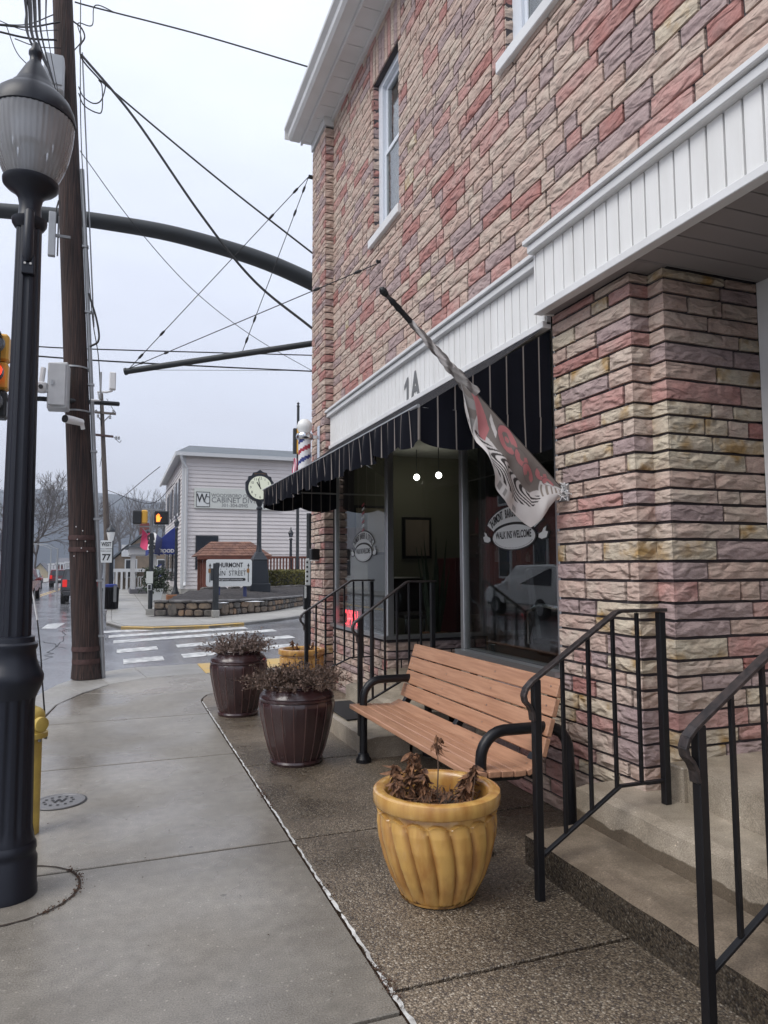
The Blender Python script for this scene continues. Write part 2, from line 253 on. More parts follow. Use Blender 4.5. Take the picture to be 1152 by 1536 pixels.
def awning_mat():
    m = bpy.data.materials.new('awning_cloth'); m.use_nodes = True; t = m.node_tree; b = t.nodes['Principled BSDF']; L = t.links.new
    b.inputs['Roughness'].default_value = .9; b.inputs['Specular IOR Level'].default_value = .12
    uv = N(t, 'ShaderNodeUVMap'); sp = N(t, 'ShaderNodeSeparateXYZ'); L(uv.outputs[0], sp.inputs[0])
    fr = N(t, 'ShaderNodeMath', operation='FRACT'); L(sp.outputs[0], fr.inputs[0])
    lt = N(t, 'ShaderNodeMath', operation='LESS_THAN'); lt.inputs[1].default_value = .075; L(fr.outputs[0], lt.inputs[0])
    mi = N(t, 'ShaderNodeMix', data_type='RGBA'); mi.inputs[6].default_value = (.0055, .0062, .0105, 1); mi.inputs[7].default_value = (.23, .205, .19, 1); L(lt.outputs[0], mi.inputs[0]); L(mi.outputs[2], b.inputs['Base Color'])
    MATS['awning'] = m
awning_mat()

# ------------------------------------------------------------------ geometry helpers
WOFF = {}
class MB:
    def __init__(s): s.v = []; s.f = []; s.m = []; s.uv = {}
    def add(s, vs, fs, mi=0):
        o = len(s.v); s.v += [tuple(p) for p in vs]; s.f += [tuple(i+o for i in q) for q in fs]; s.m += [mi]*len(fs); return s
    def box(s, x0, x1, y0, y1, z0, z1, mi=0):
        return s.add([(x0, y0, z0), (x1, y0, z0), (x1, y1, z0), (x0, y1, z0), (x0, y0, z1), (x1, y0, z1), (x1, y1, z1), (x0, y1, z1)],
                     [(0, 3, 2, 1), (4, 5, 6, 7), (0, 1, 5, 4), (1, 2, 6, 5), (2, 3, 7, 6), (3, 0, 4, 7)], mi)
    def bar(s, a, b, w, h, up=(0, 0, 1), mi=0):
        a, b = Vector(a), Vector(b); d = (b-a).normalized(); u = Vector(up); sd = d.cross(u).normalized(); u = sd.cross(d)
        c = [(-w/2, -h/2), (w/2, -h/2), (w/2, h/2), (-w/2, h/2)]
        vs = [p+sd*x+u*y for p in (a, b) for x, y in c]
        return s.add(vs, [(0, 1, 2, 3), (7, 6, 5, 4), (0, 4, 5, 1), (1, 5, 6, 2), (2, 6, 7, 3), (3, 7, 4, 0)], mi)
    def tube(s, pts, r, n=8, mi=0, caps=True):
        pts = [Vector(p) for p in pts]; k = len(pts); rs = r if isinstance(r, (list, tuple)) else [r]*k
        vs = []; ref = None
        for i, p in enumerate(pts):
            d = (pts[min(i+1, k-1)]-pts[max(i-1, 0)]).normalized()
            if ref is None: ref = Vector((0, 0, 1)) if abs(d.z) < .9 else Vector((1, 0, 0))
            a = d.cross(ref).normalized(); b = a.cross(d).normalized(); ref = b
            for j in range(n):
                t = 2*math.pi*j/n; vs.append(p+(a*math.cos(t)+b*math.sin(t))*rs[i])
        fs = [(i*n+j, i*n+(j+1) % n, (i+1)*n+(j+1) % n, (i+1)*n+j) for i in range(k-1) for j in range(n)]
        if caps: fs += [tuple(range(n-1, -1, -1)), tuple(range((k-1)*n, k*n))]
        return s.add(vs, fs, mi)
    def lathe(s, prof, c=(0, 0, 0), n=24, mi=0, fn=None, caps=True):
        vs = []; k = len(prof)
        for i, (r, z) in enumerate(prof):
            for j in range(n):
                t = 2*math.pi*j/n; rr = fn(r, z, t, i) if fn else r
                vs.append((c[0]+rr*math.cos(t), c[1]+rr*math.sin(t), c[2]+z))
        fs = [(i*n+j, i*n+(j+1) % n, (i+1)*n+(j+1) % n, (i+1)*n+j) for i in range(k-1) for j in range(n)]
        if caps: fs += [tuple(range(n-1, -1, -1)), tuple(range((k-1)*n, k*n))]
        return s.add(vs, fs, mi)
    def prism(s, poly, z0, z1, mi=0):
        n = len(poly); z0s = z0 if isinstance(z0, (list, tuple)) else [z0]*n; z1s = z1 if isinstance(z1, (list, tuple)) else [z1]*n
        vs = [(p[0], p[1], z0s[i]) for i, p in enumerate(poly)]+[(p[0], p[1], z1s[i]) for i, p in enumerate(poly)]
        return s.add(vs, [tuple(range(n-1, -1, -1)), tuple(range(n, 2*n))]+[(i, (i+1) % n, n+(i+1) % n, n+i) for i in range(n)], mi)
    def extr(s, poly, vec, mi=0):
        n = len(poly); vec = Vector(vec); vs = [Vector(p) for p in poly]; vs = vs+[p+vec for p in vs]
        return s.add(vs, [tuple(range(n-1, -1, -1)), tuple(range(n, 2*n))]+[(i, (i+1) % n, n+(i+1) % n, n+i) for i in range(n)], mi)
    def grid(s, fn, nu, nv, mi=0):
        vs = [fn(i/nu, j/nv) for j in range(nv+1) for i in range(nu+1)]
        return s.add(vs, [(j*(nu+1)+i, j*(nu+1)+i+1, (j+1)*(nu+1)+i+1, (j+1)*(nu+1)+i) for j in range(nv) for i in range(nu)], mi)
    def build(s, name, mats, parent=None, smooth=False, bevel=0, origin=None, solid=0, fix=True):
        me = bpy.data.meshes.new(name)
        off = WOFF.get(parent, Vector((0, 0, 0))) if parent else Vector((0, 0, 0))
        og = Vector(origin) if origin is not None else off
        me.from_pydata([(x-og.x, y-og.y, z-og.z) for x, y, z in s.v], [], s.f)
        for mm in (mats if isinstance(mats, (list, tuple)) else [mats]): me.materials.append(MATS[mm] if isinstance(mm, str) else mm)
        for i, p in enumerate(me.polygons): p.material_index = s.m[i]
        if fix:
            bm = bmesh.new(); bm.from_mesh(me); bmesh.ops.recalc_face_normals(bm, faces=bm.faces)
            if bevel: bmesh.ops.bevel(bm, geom=list(bm.edges), offset=bevel, segments=1, affect='EDGES', clamp_overlap=True)
            bm.to_mesh(me); bm.free()
        if smooth:
            for p in me.polygons: p.use_smooth = True
            try: me.set_sharp_from_angle(angle=R(38))
            except Exception: pass
        o = bpy.data.objects.new(name, me); COL.objects.link(o)
        o.location = og-off
        if parent: o.parent = parent
        WOFF[o] = og
        if solid: md = o.modifiers.new('thick', 'SOLIDIFY'); md.thickness = solid; md.offset = 0
        return o
def tag(o, label, cat, group=None):
    o['label'] = label; o['category'] = cat
    if group: o['group'] = group
    return o
def struct(o): o['kind'] = 'structure'; return o
def stuff(o): o['kind'] = 'stuff'; return o
def thing(name, loc, label, cat, group=None, rz=0):
    o = bpy.data.objects.new(name, None); COL.objects.link(o); o.location = loc; o.rotation_euler[2] = rz
    o.empty_display_size = .2; WOFF[o] = Vector(loc) if not rz else Vector((0, 0, 0))
    return tag(o, label, cat, group)
def copy_thing(src, loc, rz, label, group=None):
    def cp(o, par):
        c = o.copy(); COL.objects.link(c); c.parent = par
        for ch in o.children: cp(ch, c)
        return c
    c = cp(src, None); c.location = loc; c.rotation_euler[2] = rz; c['label'] = label
    if group: c['group'] = group
    return c
def arc(c, r, a0, a1, n, plane='xz', y=0):
    P = []
    for i in range(n+1):
        a = R(a0+(a1-a0)*i/n); u, v = c[0]+r*math.cos(a), c[1]+r*math.sin(a)
        P.append((u, y, v) if plane == 'xz' else (u, v, y))
    return P
def text_geo(txt, size, sx=1, align='CENTER', shear=0, bold=0):
    c = bpy.data.curves.new('t', 'FONT'); c.body = txt; c.size = size; c.align_x = align; c.align_y = 'CENTER'; c.shear = shear; c.resolution_u = 3; c.offset = bold
    o = bpy.data.objects.new('t', c); COL.objects.link(o)
    dg = bpy.context.evaluated_depsgraph_get(); me = bpy.data.meshes.new_from_object(o.evaluated_get(dg))
    vs = [(v.co.x*sx, v.co.y) for v in me.vertices]; fs = [tuple(p.vertices) for p in me.polygons]
    bpy.data.objects.remove(o); bpy.data.curves.remove(c); bpy.data.meshes.remove(me)
    return vs, fs
def put_text(mb, txt, size, org, right, up, sx=1, mi=0, align='CENTER', shear=0, bold=0, fit=None):
    vs, fs = text_geo(txt, size, sx, align, shear, bold)
    if fit and vs:
        wd = max(v[0] for v in vs)-min(v[0] for v in vs); k = fit/wd; vs = [(x*k, y) for x, y in vs]
    org, right, up = Vector(org), Vector(right).normalized(), Vector(up).normalized()
    mb.add([org+right*x+up*y for x, y in vs], fs, mi)
ZH = Vector((0, 0, 1))

# ================================================================== GROUND
WALL = 2.7; RZ = -.10
struct(MB().add([(-4000, -500, -.6), (4000, -500, -.6), (4000, 5000, -.6), (-4000, 5000, -.6)], [(0, 1, 2, 3)]).build('ground', 'field'))
struct(MB().add([(-40, -12, RZ), (45, -12, RZ), (45, 420, RZ), (-40, 420, RZ)], [(0, 1, 2, 3)]).build('road', 'asphalt'))
# near corner: kerb, concrete slabs, exposed aggregate apron
kerb = [(-1.0, -6), (-1.0, 6.0), (-1.0, 8.4), (-.95, 9.8), (-.72, 10.9), (-.3, 11.85), (.3, 12.3), (1.3, 12.38), (2.8, 12.6), (6, 13.2), (20, 15.2)]
inner = [(-.72, -6), (-.72, 6.0), (-.71, 8.3), (-.62, 9.2), (-.38, 9.95), (-.05, 10.55), (.45, 10.98), (1.3, 11.15), (2.8, 11.4), (6, 12.0), (20, 14.0)]
base = MB(); base.prism(inner+[(20, -6)], -.45, -.034)
walk = struct(base.build('sidewalk', 'rust_debris'))
for i in range(len(kerb)-1):
    a, b, c, d = kerb[i], kerb[i+1], inner[i+1], inner[i]
    n = max(1, int((Vector(b)-Vector(a)).length/2.2)) if i < 2 else 1
    for j in range(n):
        L = lambda p, q, t: (p[0]+(q[0]-p[0])*t, p[1]+(q[1]-p[1])*t)
        t0, t1 = j/n+.003, (j+1)/n-.003
        MB().prism([L(a, b, t0), L(a, b, t1), L(d, c, t1), L(d, c, t0)], -.3, [-.012, -.012, -.001, -.001]).build('kerb_stone', 'yellow_paint' if i == 7 else 'kerb', walk, bevel=.006)
ys = [-6, -3.4, -1.5, .45, 2.435, 4.14, 6.22, 8.02]
SX = .972
gap = .011
for a, b in zip(ys[:-1], ys[1:]):
    MB().prism([(-.715, a+gap), (SX, a+gap), (SX, b-gap), (-.715, b-gap)], -.028, 0).build('slab', 'sidewalk', walk, bevel=.004)
g_ = gap
MB().prism([(-.705, 8.02+g_), (SX, 8.02+g_), (SX, 8.75), (1.0, 8.95), (1.08, 9.2), (1.25, 9.4), (-.36, 9.85), (-.6, 9.2)], -.028, 0).build('slab', 'sidewalk', walk, bevel=.004)
MB().prism([(-.35, 9.865), (1.27, 9.415), (1.42, 9.48), (1.6, 9.5), (1.30, 11.13), (.45, 10.96), (-.04, 10.53)], -.028, 0).build('slab', 'sidewalk', walk, bevel=.004)
MB().prism([(1.615, 9.505), (2.66, 9.5), (3.2, 9.9), (2.8, 11.38), (1.315, 11.14)], -.028, 0).build('slab', 'sidewalk', walk, bevel=.004)
MB().prism([(3.22, 9.9), (6, 10.2), (6, 11.98), (2.815, 11.39)], -.028, 0).build('slab', 'sidewalk', walk, bevel=.004)
MB().prism([(6.02, 10.2), (20, 11), (20, 13.98), (6.02, 11.98)], -.028, 0).build('slab', 'sidewalk', walk, bevel=.004)
yj = [-6, -2.2, -.6, .95, 2.56, 4.14, 5.775, 7.45]
AX = .992
for a, b in zip(yj[:-1], yj[1:]):
    MB().prism([(AX, a+gap), (2.72, a+gap), (2.72, b-gap), (AX, b-gap)], -.028, .002).build('apron_slab', 'aggregate', walk, bevel=.004)
MB().prism([(AX, 7.45+gap), (2.72, 7.45+gap), (2.72, 9.48), (1.6, 9.48), (1.42, 9.46), (1.27, 9.39), (1.10, 9.19), (1.015, 8.95), (AX, 8.75)], -.028, .002).build('apron_slab', 'aggregate', walk, bevel=.004)
# worn white line of sealant along the seam
sm = MB(); y = -3.0
pr = random.Random(3)
def seam_pt(y):
    if y < 8.75: return Vector((.983, y, 0)), Vector((1, 0, 0))
    t = min(1, (y-8.75)/1.2); a = t*math.pi/2
    return Vector((1.55-.567*math.cos(a), 8.75+.74*math.sin(a), 0)), Vector((math.cos(a), -math.sin(a), 0))
while y < 9.95:
    L = pr.uniform(.15, .9); w_ = pr.uniform(.005, .010); n = max(4, int(L/.03))
    if pr.random() < .93:
        vs = []
        for i in range(n+1):
            p, nn = seam_pt(y+L*i/n); ww = w_*pr.uniform(.6, 1.25)*(.4 if i in (0, n) else 1); sh = pr.uniform(-.004, .004)
            vs += [p+nn*(-ww+sh)+ZH*.0065, p+nn*(ww+sh)+ZH*.0065]
        sm.add(vs, [(2*i, 2*i+1, 2*i+3, 2*i+2) for i in range(n)])
    y += L+pr.uniform(0, .03)
struct(sm.build('seam_line', 'seam_paint', fix=False))
# crumbs of leaf litter in the seam
db = MB(); pr = random.Random(5)
for cy, n in ((2.62, 160), (5.05, 60), (4.85, 45), (3.5, 30), (7.2, 30)):
    for i in range(n):
        c = Vector((.985+pr.gauss(0, .014), cy+pr.gauss(0, .09), .008)); r = pr.uniform(.003, .008)
        db.add([c+Vector((pr.uniform(-r, r), pr.uniform(-r, r), pr.uniform(-.004, r))) for _ in range(4)], [(0, 1, 2), (0, 2, 3), (0, 3, 1), (1, 2, 3)])
lamp_c = G(7, 1343); lamp_c.z = 0
for i in range(170):
    a = R(pr.uniform(-60, 40)); rr = .335+pr.gauss(0, .012); c = lamp_c+Vector((rr*math.cos(a), rr*math.sin(a), .008)); r = pr.uniform(.003, .008)
    db.add([c+Vector((pr.uniform(-r, r), pr.uniform(-r, r), pr.uniform(-.004, r))) for _ in range(4)], [(0, 1, 2), (0, 2, 3), (0, 3, 1), (1, 2, 3)])
for i in range(220):
    c = Vector((pr.uniform(-.7, 2.3), pr.uniform(1.5, 9), .006)); r = pr.uniform(.002, .007)
    db.add([c+Vector((pr.uniform(-r, r), pr.uniform(-r, r), pr.uniform(-.002, r*.7))) for _ in range(4)], [(0, 1, 2), (0, 2, 3), (0, 3, 1), (1, 2, 3)])
stuff(db.build('leaf_litter', 'rust_debris'))['label'] = 'brown leaf crumbs in the pavement seams'
# round footing joint round the lamp
ft = MB(); n = 48
vs = []
for j in range(n):
    a = 2*math.pi*j/n
    for r in (.325, .337+.004*math.sin(j*3.1)): vs.append((lamp_c.x+r*math.cos(a), lamp_c.y+r*math.sin(a), .004))
ft.add(vs, [(2*j, 2*j+1, 2*((j+1) % n)+1, 2*((j+1) % n)) for j in range(n)])
struct(ft.build('footing_joint', 'soil', fix=False))
# far block with kerb, corner sidewalk
RG = lambda px, py: G(px, py, RZ)
def poly_from(pl, z): return [tuple(G(px, py, z)[:2]) for px, py in pl]
fk = [(-.35, 420), (-.35, 60), (-.3, 27), (-.25, 23.2), (.15, 21.4), (1.0, 20.75), (2.5, 20.8), (3.6, 21.4), (5.2, 23.0), (7.0, 25.2), (12, 31.5), (45, 72)]
fb = struct(MB().prism(fk+[(45, 420)], -.5, -.035).build('far_pavement', 'far_concrete'))
def inset(pl, d):
    o = []
    for i, p in enumerate(pl):
        a = Vector(pl[max(i-1, 0)]); b = Vector(pl[min(i+1, len(pl)-1)]); t = (b-a).normalized(); o.append((p[0]-t.y*d, p[1]+t.x*d))
    return o
fki = inset(fk, .16)
for i in range(len(fk)-1):
    ym = (fk[i][0]+fk[i+1][0])/2
    yel = 4 <= i <= 6
    MB().prism([fk[i], fk[i+1], fki[i+1], fki[i]], -.3, -.003 if not yel else -.02).build('kerb_stone', 'yellow_paint' if yel else 'kerb', fb, bevel=.01)
fs = [27, 30.5, 34, 38, 42, 47, 52, 58, 66, 76, 90]
for a, b in zip(fs[:-1], fs[1:]):
    for x0, x1 in ((-.13, 1.1), (1.12, 2.3)):
        MB().prism([(x0, a+.02), (x1, a+.02), (x1, b), (x0, b)], -.033, 0).build('slab', 'far_concrete', fb)
MB().prism([fki[3], fki[4], fki[5], fki[6], (2.4, 24.2), (.95, 25.3), (2.28, 26.98), (-.13, 26.98)], -.033, 0).build('slab', 'far_concrete', fb)
MB().prism([(2.42, 24.2), fki[6], fki[7], fki[8], fki[9], fki[10], (10.5, 32.5), (8.3, 31.3), (5.3, 26.2), (3.2, 24.3)], -.033, 0).build('slab', 'far_concrete', fb)
# left block, across the main street
lb = struct(MB().box(-60, -9.2, -12, 420, -.5, 0).build('left_pavement', 'far_concrete'))
# painted markings
for i, (a, b) in enumerate((((155, 948), (325, 940)), ((163, 955), (350, 943)), ((170, 963), (390, 947)), ((175, 977), (415, 957)), ((185, 993), (420, 970)))):
    p, q = G(*a, RZ), G(*b, RZ); q = p+(q-p)*1.12; w_ = .34
    mk = MB(); n = 10; vs = []
    for j in range(n+1):
        c = p.lerp(q, j/n); e_ = pr.uniform(-.02, .02); vs += [(c.x, c.y-w_+e_, RZ+.005), (c.x, c.y+w_+e_, RZ+.005)]
    mk.add(vs, [(2*j, 2*j+1, 2*j+3, 2*j+2) for j in range(n) if not (i > 2 and j in (2,))])
    struct(mk.build('crosswalk_bar', 'road_paint', fix=False))
struct(MB().prism([tuple(RG(*q)[:2]) for q in ((62, 943), (84, 943), (97, 935), (72, 936))], RZ+.001, RZ+.005).build('stop_line', 'road_paint'))
for dx in (-.14, .14):
    struct(MB().add([(-4.75+dx-.055, 25, RZ+.005), (-4.75+dx+.055, 25, RZ+.005), (-4.6+dx+.055, 95, RZ+.005), (-4.6+dx-.055, 95, RZ+.005)], [(0, 1, 2, 3)]).build('centre_line', 'yellow_paint', fix=False))
crk = MB()
def crack(pts, w_):
    pr = random.Random(len(pts)*7); P = []
    for a, b in zip(pts[:-1], pts[1:]):
        for j in range(8): P.append(a.lerp(b, j/8)+Vector((pr.gauss(0, .05), pr.gauss(0, .05), 0)))
    vs = []
    for p in P: vs += [(p.x-w_*pr.uniform(.3, 1), p.y, RZ+.003), (p.x+w_*pr.uniform(.3, 1), p.y+.02, RZ+.003)]
    crk.add(vs, [(2*j, 2*j+1, 2*j+3, 2*j+2) for j in range(len(P)-1)])
crack([RG(55, 1000), RG(70, 985), RG(92, 962), RG(96, 940)], .02); crack([RG(45, 960), RG(75, 965), RG(95, 975)], .015)
struct(crk.build('road_crack', 'ink', fix=False))

# ================================================================== CORNER BUILDING
bld = thing('brick_building', (WALL, 4, 0), 'corner shop building clad in cream, rose and mauve split-face bricks with white panelled fascia', 'building')
core = MB()
UP_HOLES = [(6.70, 7.50, 5.37, 7.25), (3.66, 4.50, 5.46, 7.35)]
def panel_cells(u0, u1, z0, z1, holes):
    us = sorted({u0, u1, *[h[i] for h in holes for i in (0, 1)]}); cells = []
    for a, b in zip(us[:-1], us[1:]):
        hs = sorted([(h[2], h[3]) for h in holes if h[0] <= a+1e-6 and h[1] >= b-1e-6]); z = z0
        for p, q in hs: cells.append((a, b, z, p)); z = q
        cells.append((a, b, z, z1))
    return cells
BK = .016                      # mortar sits this far behind the brick faces
for a, b, c, d in panel_cells(-1, 3.96, 3.295, 7.9, UP_HOLES[1:])[:0]+panel_cells(-1, 9.15, 3.295, 7.9, UP_HOLES): core.box(WALL+BK, WALL+.26, a, b, c, d)
core.box(2.578+BK, 3.0, 9.12+BK, 9.80, 0, 7.72)            # far corner pilaster
core.box(WALL+BK, 2.83+BK, 3.19+BK, 3.955, 0, 3.25); core.box(2.83+BK, 3.53, 3.07+BK, 3.94, 0, 3.25)   # pier and door jamb
core.box(WALL+BK, 2.9, 3.96, 5.38, 0, .84)                 # knee wall, near bay
core.box(WALL+BK, 2.9, 7.14, 9.13, 0, .80); core.box(2.72, 3.9, 7.12+BK, 7.3, 0, .795)
core.box(2.9, 11, 9.55, 9.79, 0, 7.9); core.box(3.0, 11, -1.2, -1.02, 0, 7.9); core.box(10.8, 11, -1, 9.5, 0, 7.9)
core.box(WALL+BK, 3.52, -1, 1.84, 0, 3.24)
wall = core.build('wall', 'mortar', bld, fix=True)
BRICKS = []      # (origin, uaxis, naxis, u0,u1,z0,z1, material)
brg = random.Random(21)
HSET = [.088, .1, .105, .112, .122]
def course_list(z0, z1):
    zs = []; z = z0
    while z < z1-.03:
        h = brg.choice(HSET); h = min(h, z1-z); 
        if z1-(z+h) < .05: h = z1-z
        zs.append((z, z+h)); z += h
    return zs
def pick(stain=False, last=None):
    c = brg.choices([0, 1, 2, 3, 4, 5], [30, 27, 16, 7, 18, 26 if stain else 1])[0]
    if c == last and c in (2, 3): c = 0
    return c
def lay(O, u, n, u0, u1, courses, holes=(), stain=False, first=None, last_out=None, lens=(.16, .24, .32, .38, .44, .52)):
    M_ = .0086
    for ci, (za, zb) in enumerate(courses):
        p = u0; start = True; c = None
        while p < u1-.02:
            L_ = brg.choice(lens)*brg.uniform(.92, 1.08)
            if start and first is None: L_ *= brg.uniform(.35, 1)
            q = min(u1, p+L_)
            if u1-q < .07: q = u1
            c = first[ci] if (start and first) else pick(stain, c)
            rects = [(p, q, za, zb)]
            for h in holes:
                nr = []
                for r in rects:
                    if r[1] <= h[0] or r[0] >= h[1] or r[3] <= h[2] or r[2] >= h[3]: nr.append(r); continue
                    if r[0] < h[0]: nr.append((r[0], h[0], r[2], r[3]))
                    if r[1] > h[1]: nr.append((h[1], r[1], r[2], r[3]))
                    m0, m1 = max(r[0], h[0]), min(r[1], h[1])
                    if r[2] < h[2]: nr.append((m0, m1, r[2], h[2]))
                    if r[3] > h[3]: nr.append((m0, m1, h[3], r[3]))
                rects = nr
            for r in rects:
                if r[1]-r[0] > .03 and r[3]-r[2] > .022:
                    BRICKS.append((Vector(O), Vector(u), Vector(n), r[0]+(.0105 if r[0] > u0+1e-4 else 0), r[1]-(.0105 if r[1] < u1-1e-4 else 0), r[2]+M_, r[3]-M_, c))
            p = q; start = False
        if last_out is not None: last_out.append(c)
Yv, Xv = (0, 1, 0), (1, 0, 0); OUTX, OUTY = (-1, 0, 0), (0, -1, 0)
HSET = [.095, .11, .118, .125, .138]
up = course_list(3.66, 7.88); HSET = [.085, .095, .102, .108, .12]
SOLDIER = (6.62, 7.60, 7.25, 7.72)
lay((WALL, 0, 0), Yv, OUTX, .9, 9.12, up, UP_HOLES+[SOLDIER])
u_ = 6.62
while u_ < 7.59:                                           # soldier course over the far window
    BRICKS.append((Vector((WALL, 0, 0)), Vector(Yv), Vector(OUTX), u_+.006, u_+.098-.006, 7.257, 7.72, pick())); u_ += .098
for h in UP_HOLES:                                         # bricks turned into the window reveals
    lay((0, h[1], 0), Xv, OUTY, WALL+.012, WALL+.10, [(max(a, h[2]), min(b, h[3])) for a, b in up if b > h[2]+.03 and a < h[3]-.03])
pil = course_list(0, 7.70); cc = []
lay((2.578, 0, 0), Yv, OUTX, 9.12, 9.80, pil, last_out=None, lens=(.2, .3, .38))
firsts = {}
lay((0, 9.12, 0), Xv, OUTY, 2.578+.012, 2.70, pil, lens=(.3,))
gc = course_list(0, 3.24); gl = []
# near pier: front, return, second face, jamb; corner stones share colour
lay((WALL, 0, 0), (0, -1, 0), OUTX, -3.955, -3.19, gc, stain=True, last_out=gl)
lay((0, 3.19, 0), Xv, OUTY, WALL+.012, 2.83, gc, stain=True, first=gl, lens=(.3,))
g2 = []
lay((2.83, 0, 0), (0, -1, 0), OUTX, -3.19, -3.07, gc, stain=True, last_out=g2, lens=(.3,))
lay((0, 3.07, 0), Xv, OUTY, 2.83+.012, 3.53, [c for c in gc if c[1] > .56], stain=True, first=[g for c, g in zip(gc, g2) if c[1] > .56])
lay((WALL, 0, 0), Yv, OUTX, .4, 1.84, [c for c in gc if c[0] > .33], stain=True); lay((WALL, 0, 0), Yv, OUTX, 3.96, 5.37, [c for c in gc if c[1] < .86], stain=True)
kb = [c for c in gc if c[1] < .84]
lay((WALL, 0, 0), Yv, OUTX, 7.13, 9.12, kb, lens=(.2, .3, .38)); lay((0, 7.12, 0), Xv, OUTY, WALL+.012, 3.88, kb)
def brick_mesh(u, n, ua, ub, za, zb, cen, nx, nz, seed):
    rr = random.Random(seed); vs = []; z = ZH
    for j in range(nz+1):
        for i in range(nx+1):
            s, t = i/nx, j/nz; d = rr.uniform(.0, .010)
            edge = i in (0, nx) or j in (0, nz)
            d = d*.45-.002 if edge else d+.003
            vs.append(u*((s-.5)*(ub-ua))+z*((t-.5)*(zb-za)+(rr.uniform(-.002, .002) if edge else 0))+n*d)
    W_ = nx+1; fs = [(j*W_+i, j*W_+i+1, (j+1)*W_+i+1, (j+1)*W_+i) for j in range(nz) for i in range(nx)]
    ring = [i for i in range(W_)]+[j*W_+nx for j in range(1, nz+1)]+[nz*W_+i for i in range(nx-1, -1, -1)]+[j*W_ for j in range(nz-1, 0, -1)]
    o = len(vs); vs += [vs[i]-n*(vs[i].dot(n)+.018) for i in ring]; k = len(ring)
    fs += [(ring[(i+1) % k], ring[i], o+i, o+(i+1) % k) for i in range(k)]
    if u.cross(z).dot(n) < 0: fs = [f[::-1] for f in fs]
    return vs, fs
scored = []
for b in BRICKS:
    O, u, n, ua, ub, za, zb, c = b; cen = O+u*((ua+ub)/2)+ZH*((za+zb)/2)
    if c is None: continue
    P = pix(cen); v = cen-EYE; inside = P[2] > 0 and -40 < P[0] < 1190 and -40 < P[1] < 1570
    sc = (ub-ua)*(zb-za)*max(0, -v.normalized().dot(n))/v.length_squared if inside else 0
    scored.append((sc, b, cen))
scored.sort(key=lambda t: -t[0])
rest = MB()
for k, (sc, b, cen) in enumerate(scored):
    O, u, n, ua, ub, za, zb, c = b; L_ = ub-ua
    nx = max(2, min(5, int(L_/.09)+1)); nz = 2
    vs, fs = brick_mesh(u, n, ua, ub, za, zb, cen, nx, nz, k)
    if k < 300:
        m_ = MB(); m_.add([p+cen for p in vs], fs); m_.build('brick', BR[c], wall, origin=cen, fix=False)
    else: rest.add([p+cen for p in vs], fs, c)
stuff(rest.build('brick_courses', BR, wall, fix=False))

# fascia of white vertical boards, far shop
def fascia(name, xf, ya, yb, z0, z1, trim, wdt=.105):
    f = MB().box(xf+.017, WALL-.002, ya, yb, z0, z1).build(name, 'grey_trim', bld)
    y = ya; me = None
    while y < yb-.01:
        q = min(yb, y+wdt)
        MB().box(xf, xf+.02, y+.006, q-.006, z0+.012, z1).build('panel', 'white_siding', f, bevel=.004)
        y = q
    MB().box(xf-.045, WALL-.001, ya-.0, yb+.03, z1, z1+.055).build('cap_trim', 'white_trim', f, bevel=.006)
    MB().box(xf-.07, WALL-.003, ya-.0, yb+.05, z1+.058, z1+.095).build('cap_trim', 'white_trim', f, bevel=.006)
    MB().box(xf-.018, xf+.05, ya, yb+.006, z0-.028, z0+.02).build('bottom_trim', 'white_trim', f, bevel=.004)
    return f
fascia('fascia', 2.648, 3.965, 9.10, 3.185, 3.59, True)
can = fascia('canopy_fascia', 2.56, -1, 3.93, 3.25, 3.64, True)
MB().box(2.562, 2.70, 3.931, 3.95, 3.235, 3.64).build('end_board', 'white_siding', can)
mat('soffit_vinyl', (.30, .275, .27), .5)
sof = MB().box(2.58, 3.75, -1, 3.065, 3.262, 3.29).build('canopy_soffit', 'grey_trim', bld)
y = -1
while y < 3.05:
    MB().box(2.60, 3.6, y+.004, min(3.066, y+.146), 3.243, 3.262).build('board', 'soffit_vinyl', sof, bevel=.003); y += .15
MB().box(2.60, 2.70, 3.068, 3.93, 3.243, 3.262).build('board', 'soffit_vinyl', sof); MB().box(2.702, 2.86, 3.067, 3.2, 3.243, 3.262).build('board', 'soffit_vinyl', sof)
# entrance to the near shop: white door frame in the recess
dr = MB().box(3.5305, 3.60, 2.98, 3.068, .54, 3.24).box(3.535, 3.58, 1.86, 2.98, 2.62, 2.72).build('door_frame', 'white_trim', bld)
MB().box(3.56, 3.59, 1.86, 2.98, 2.722, 3.24).build('transom_glass', 'dark_glass', dr)
MB().box(3.55, 3.59, 1.9, 2.978, .56, 2.618).build('door_leaf', 'white_trim', dr)
MB().box(3.545, 3.5495, 2.1, 2.8, 1.3, 2.4).build('door_glass', 'dark_glass', dr)
# eaves
ev = MB().box(2.43, WALL-.001, -1, 9.86, 7.875, 7.91).build('soffit', 'grey_trim', bld)
y = -1
while y < 9.85:
    MB().box(2.445, 2.698, y+.004, min(9.86, y+.30)-.004, 7.858, 7.876).build('soffit_board', 'white_trim', ev, bevel=.003); y += .30
MB().box(2.66, 2.72, -1, 9.118, 7.80, 7.857).build('frieze_board', 'white_trim', ev)
MB().box(2.56, 3.0, 9.11, 9.82, 7.73, 7.857).build('pilaster_cap', 'white_trim', ev)
MB().box(2.412, 2.44, -1, 9.88, 7.84, 8.09).build('fascia_board', 'white_trim', ev)
gu = MB(); prof = [(2.408, 7.90), (2.27, 7.90), (2.235, 7.94), (2.225, 8.0), (2.175, 8.045), (2.17, 8.08), (2.185, 8.08), (2.19, 8.05), (2.24, 8.01), (2.25, 7.945), (2.28, 7.915), (2.408, 7.915)]
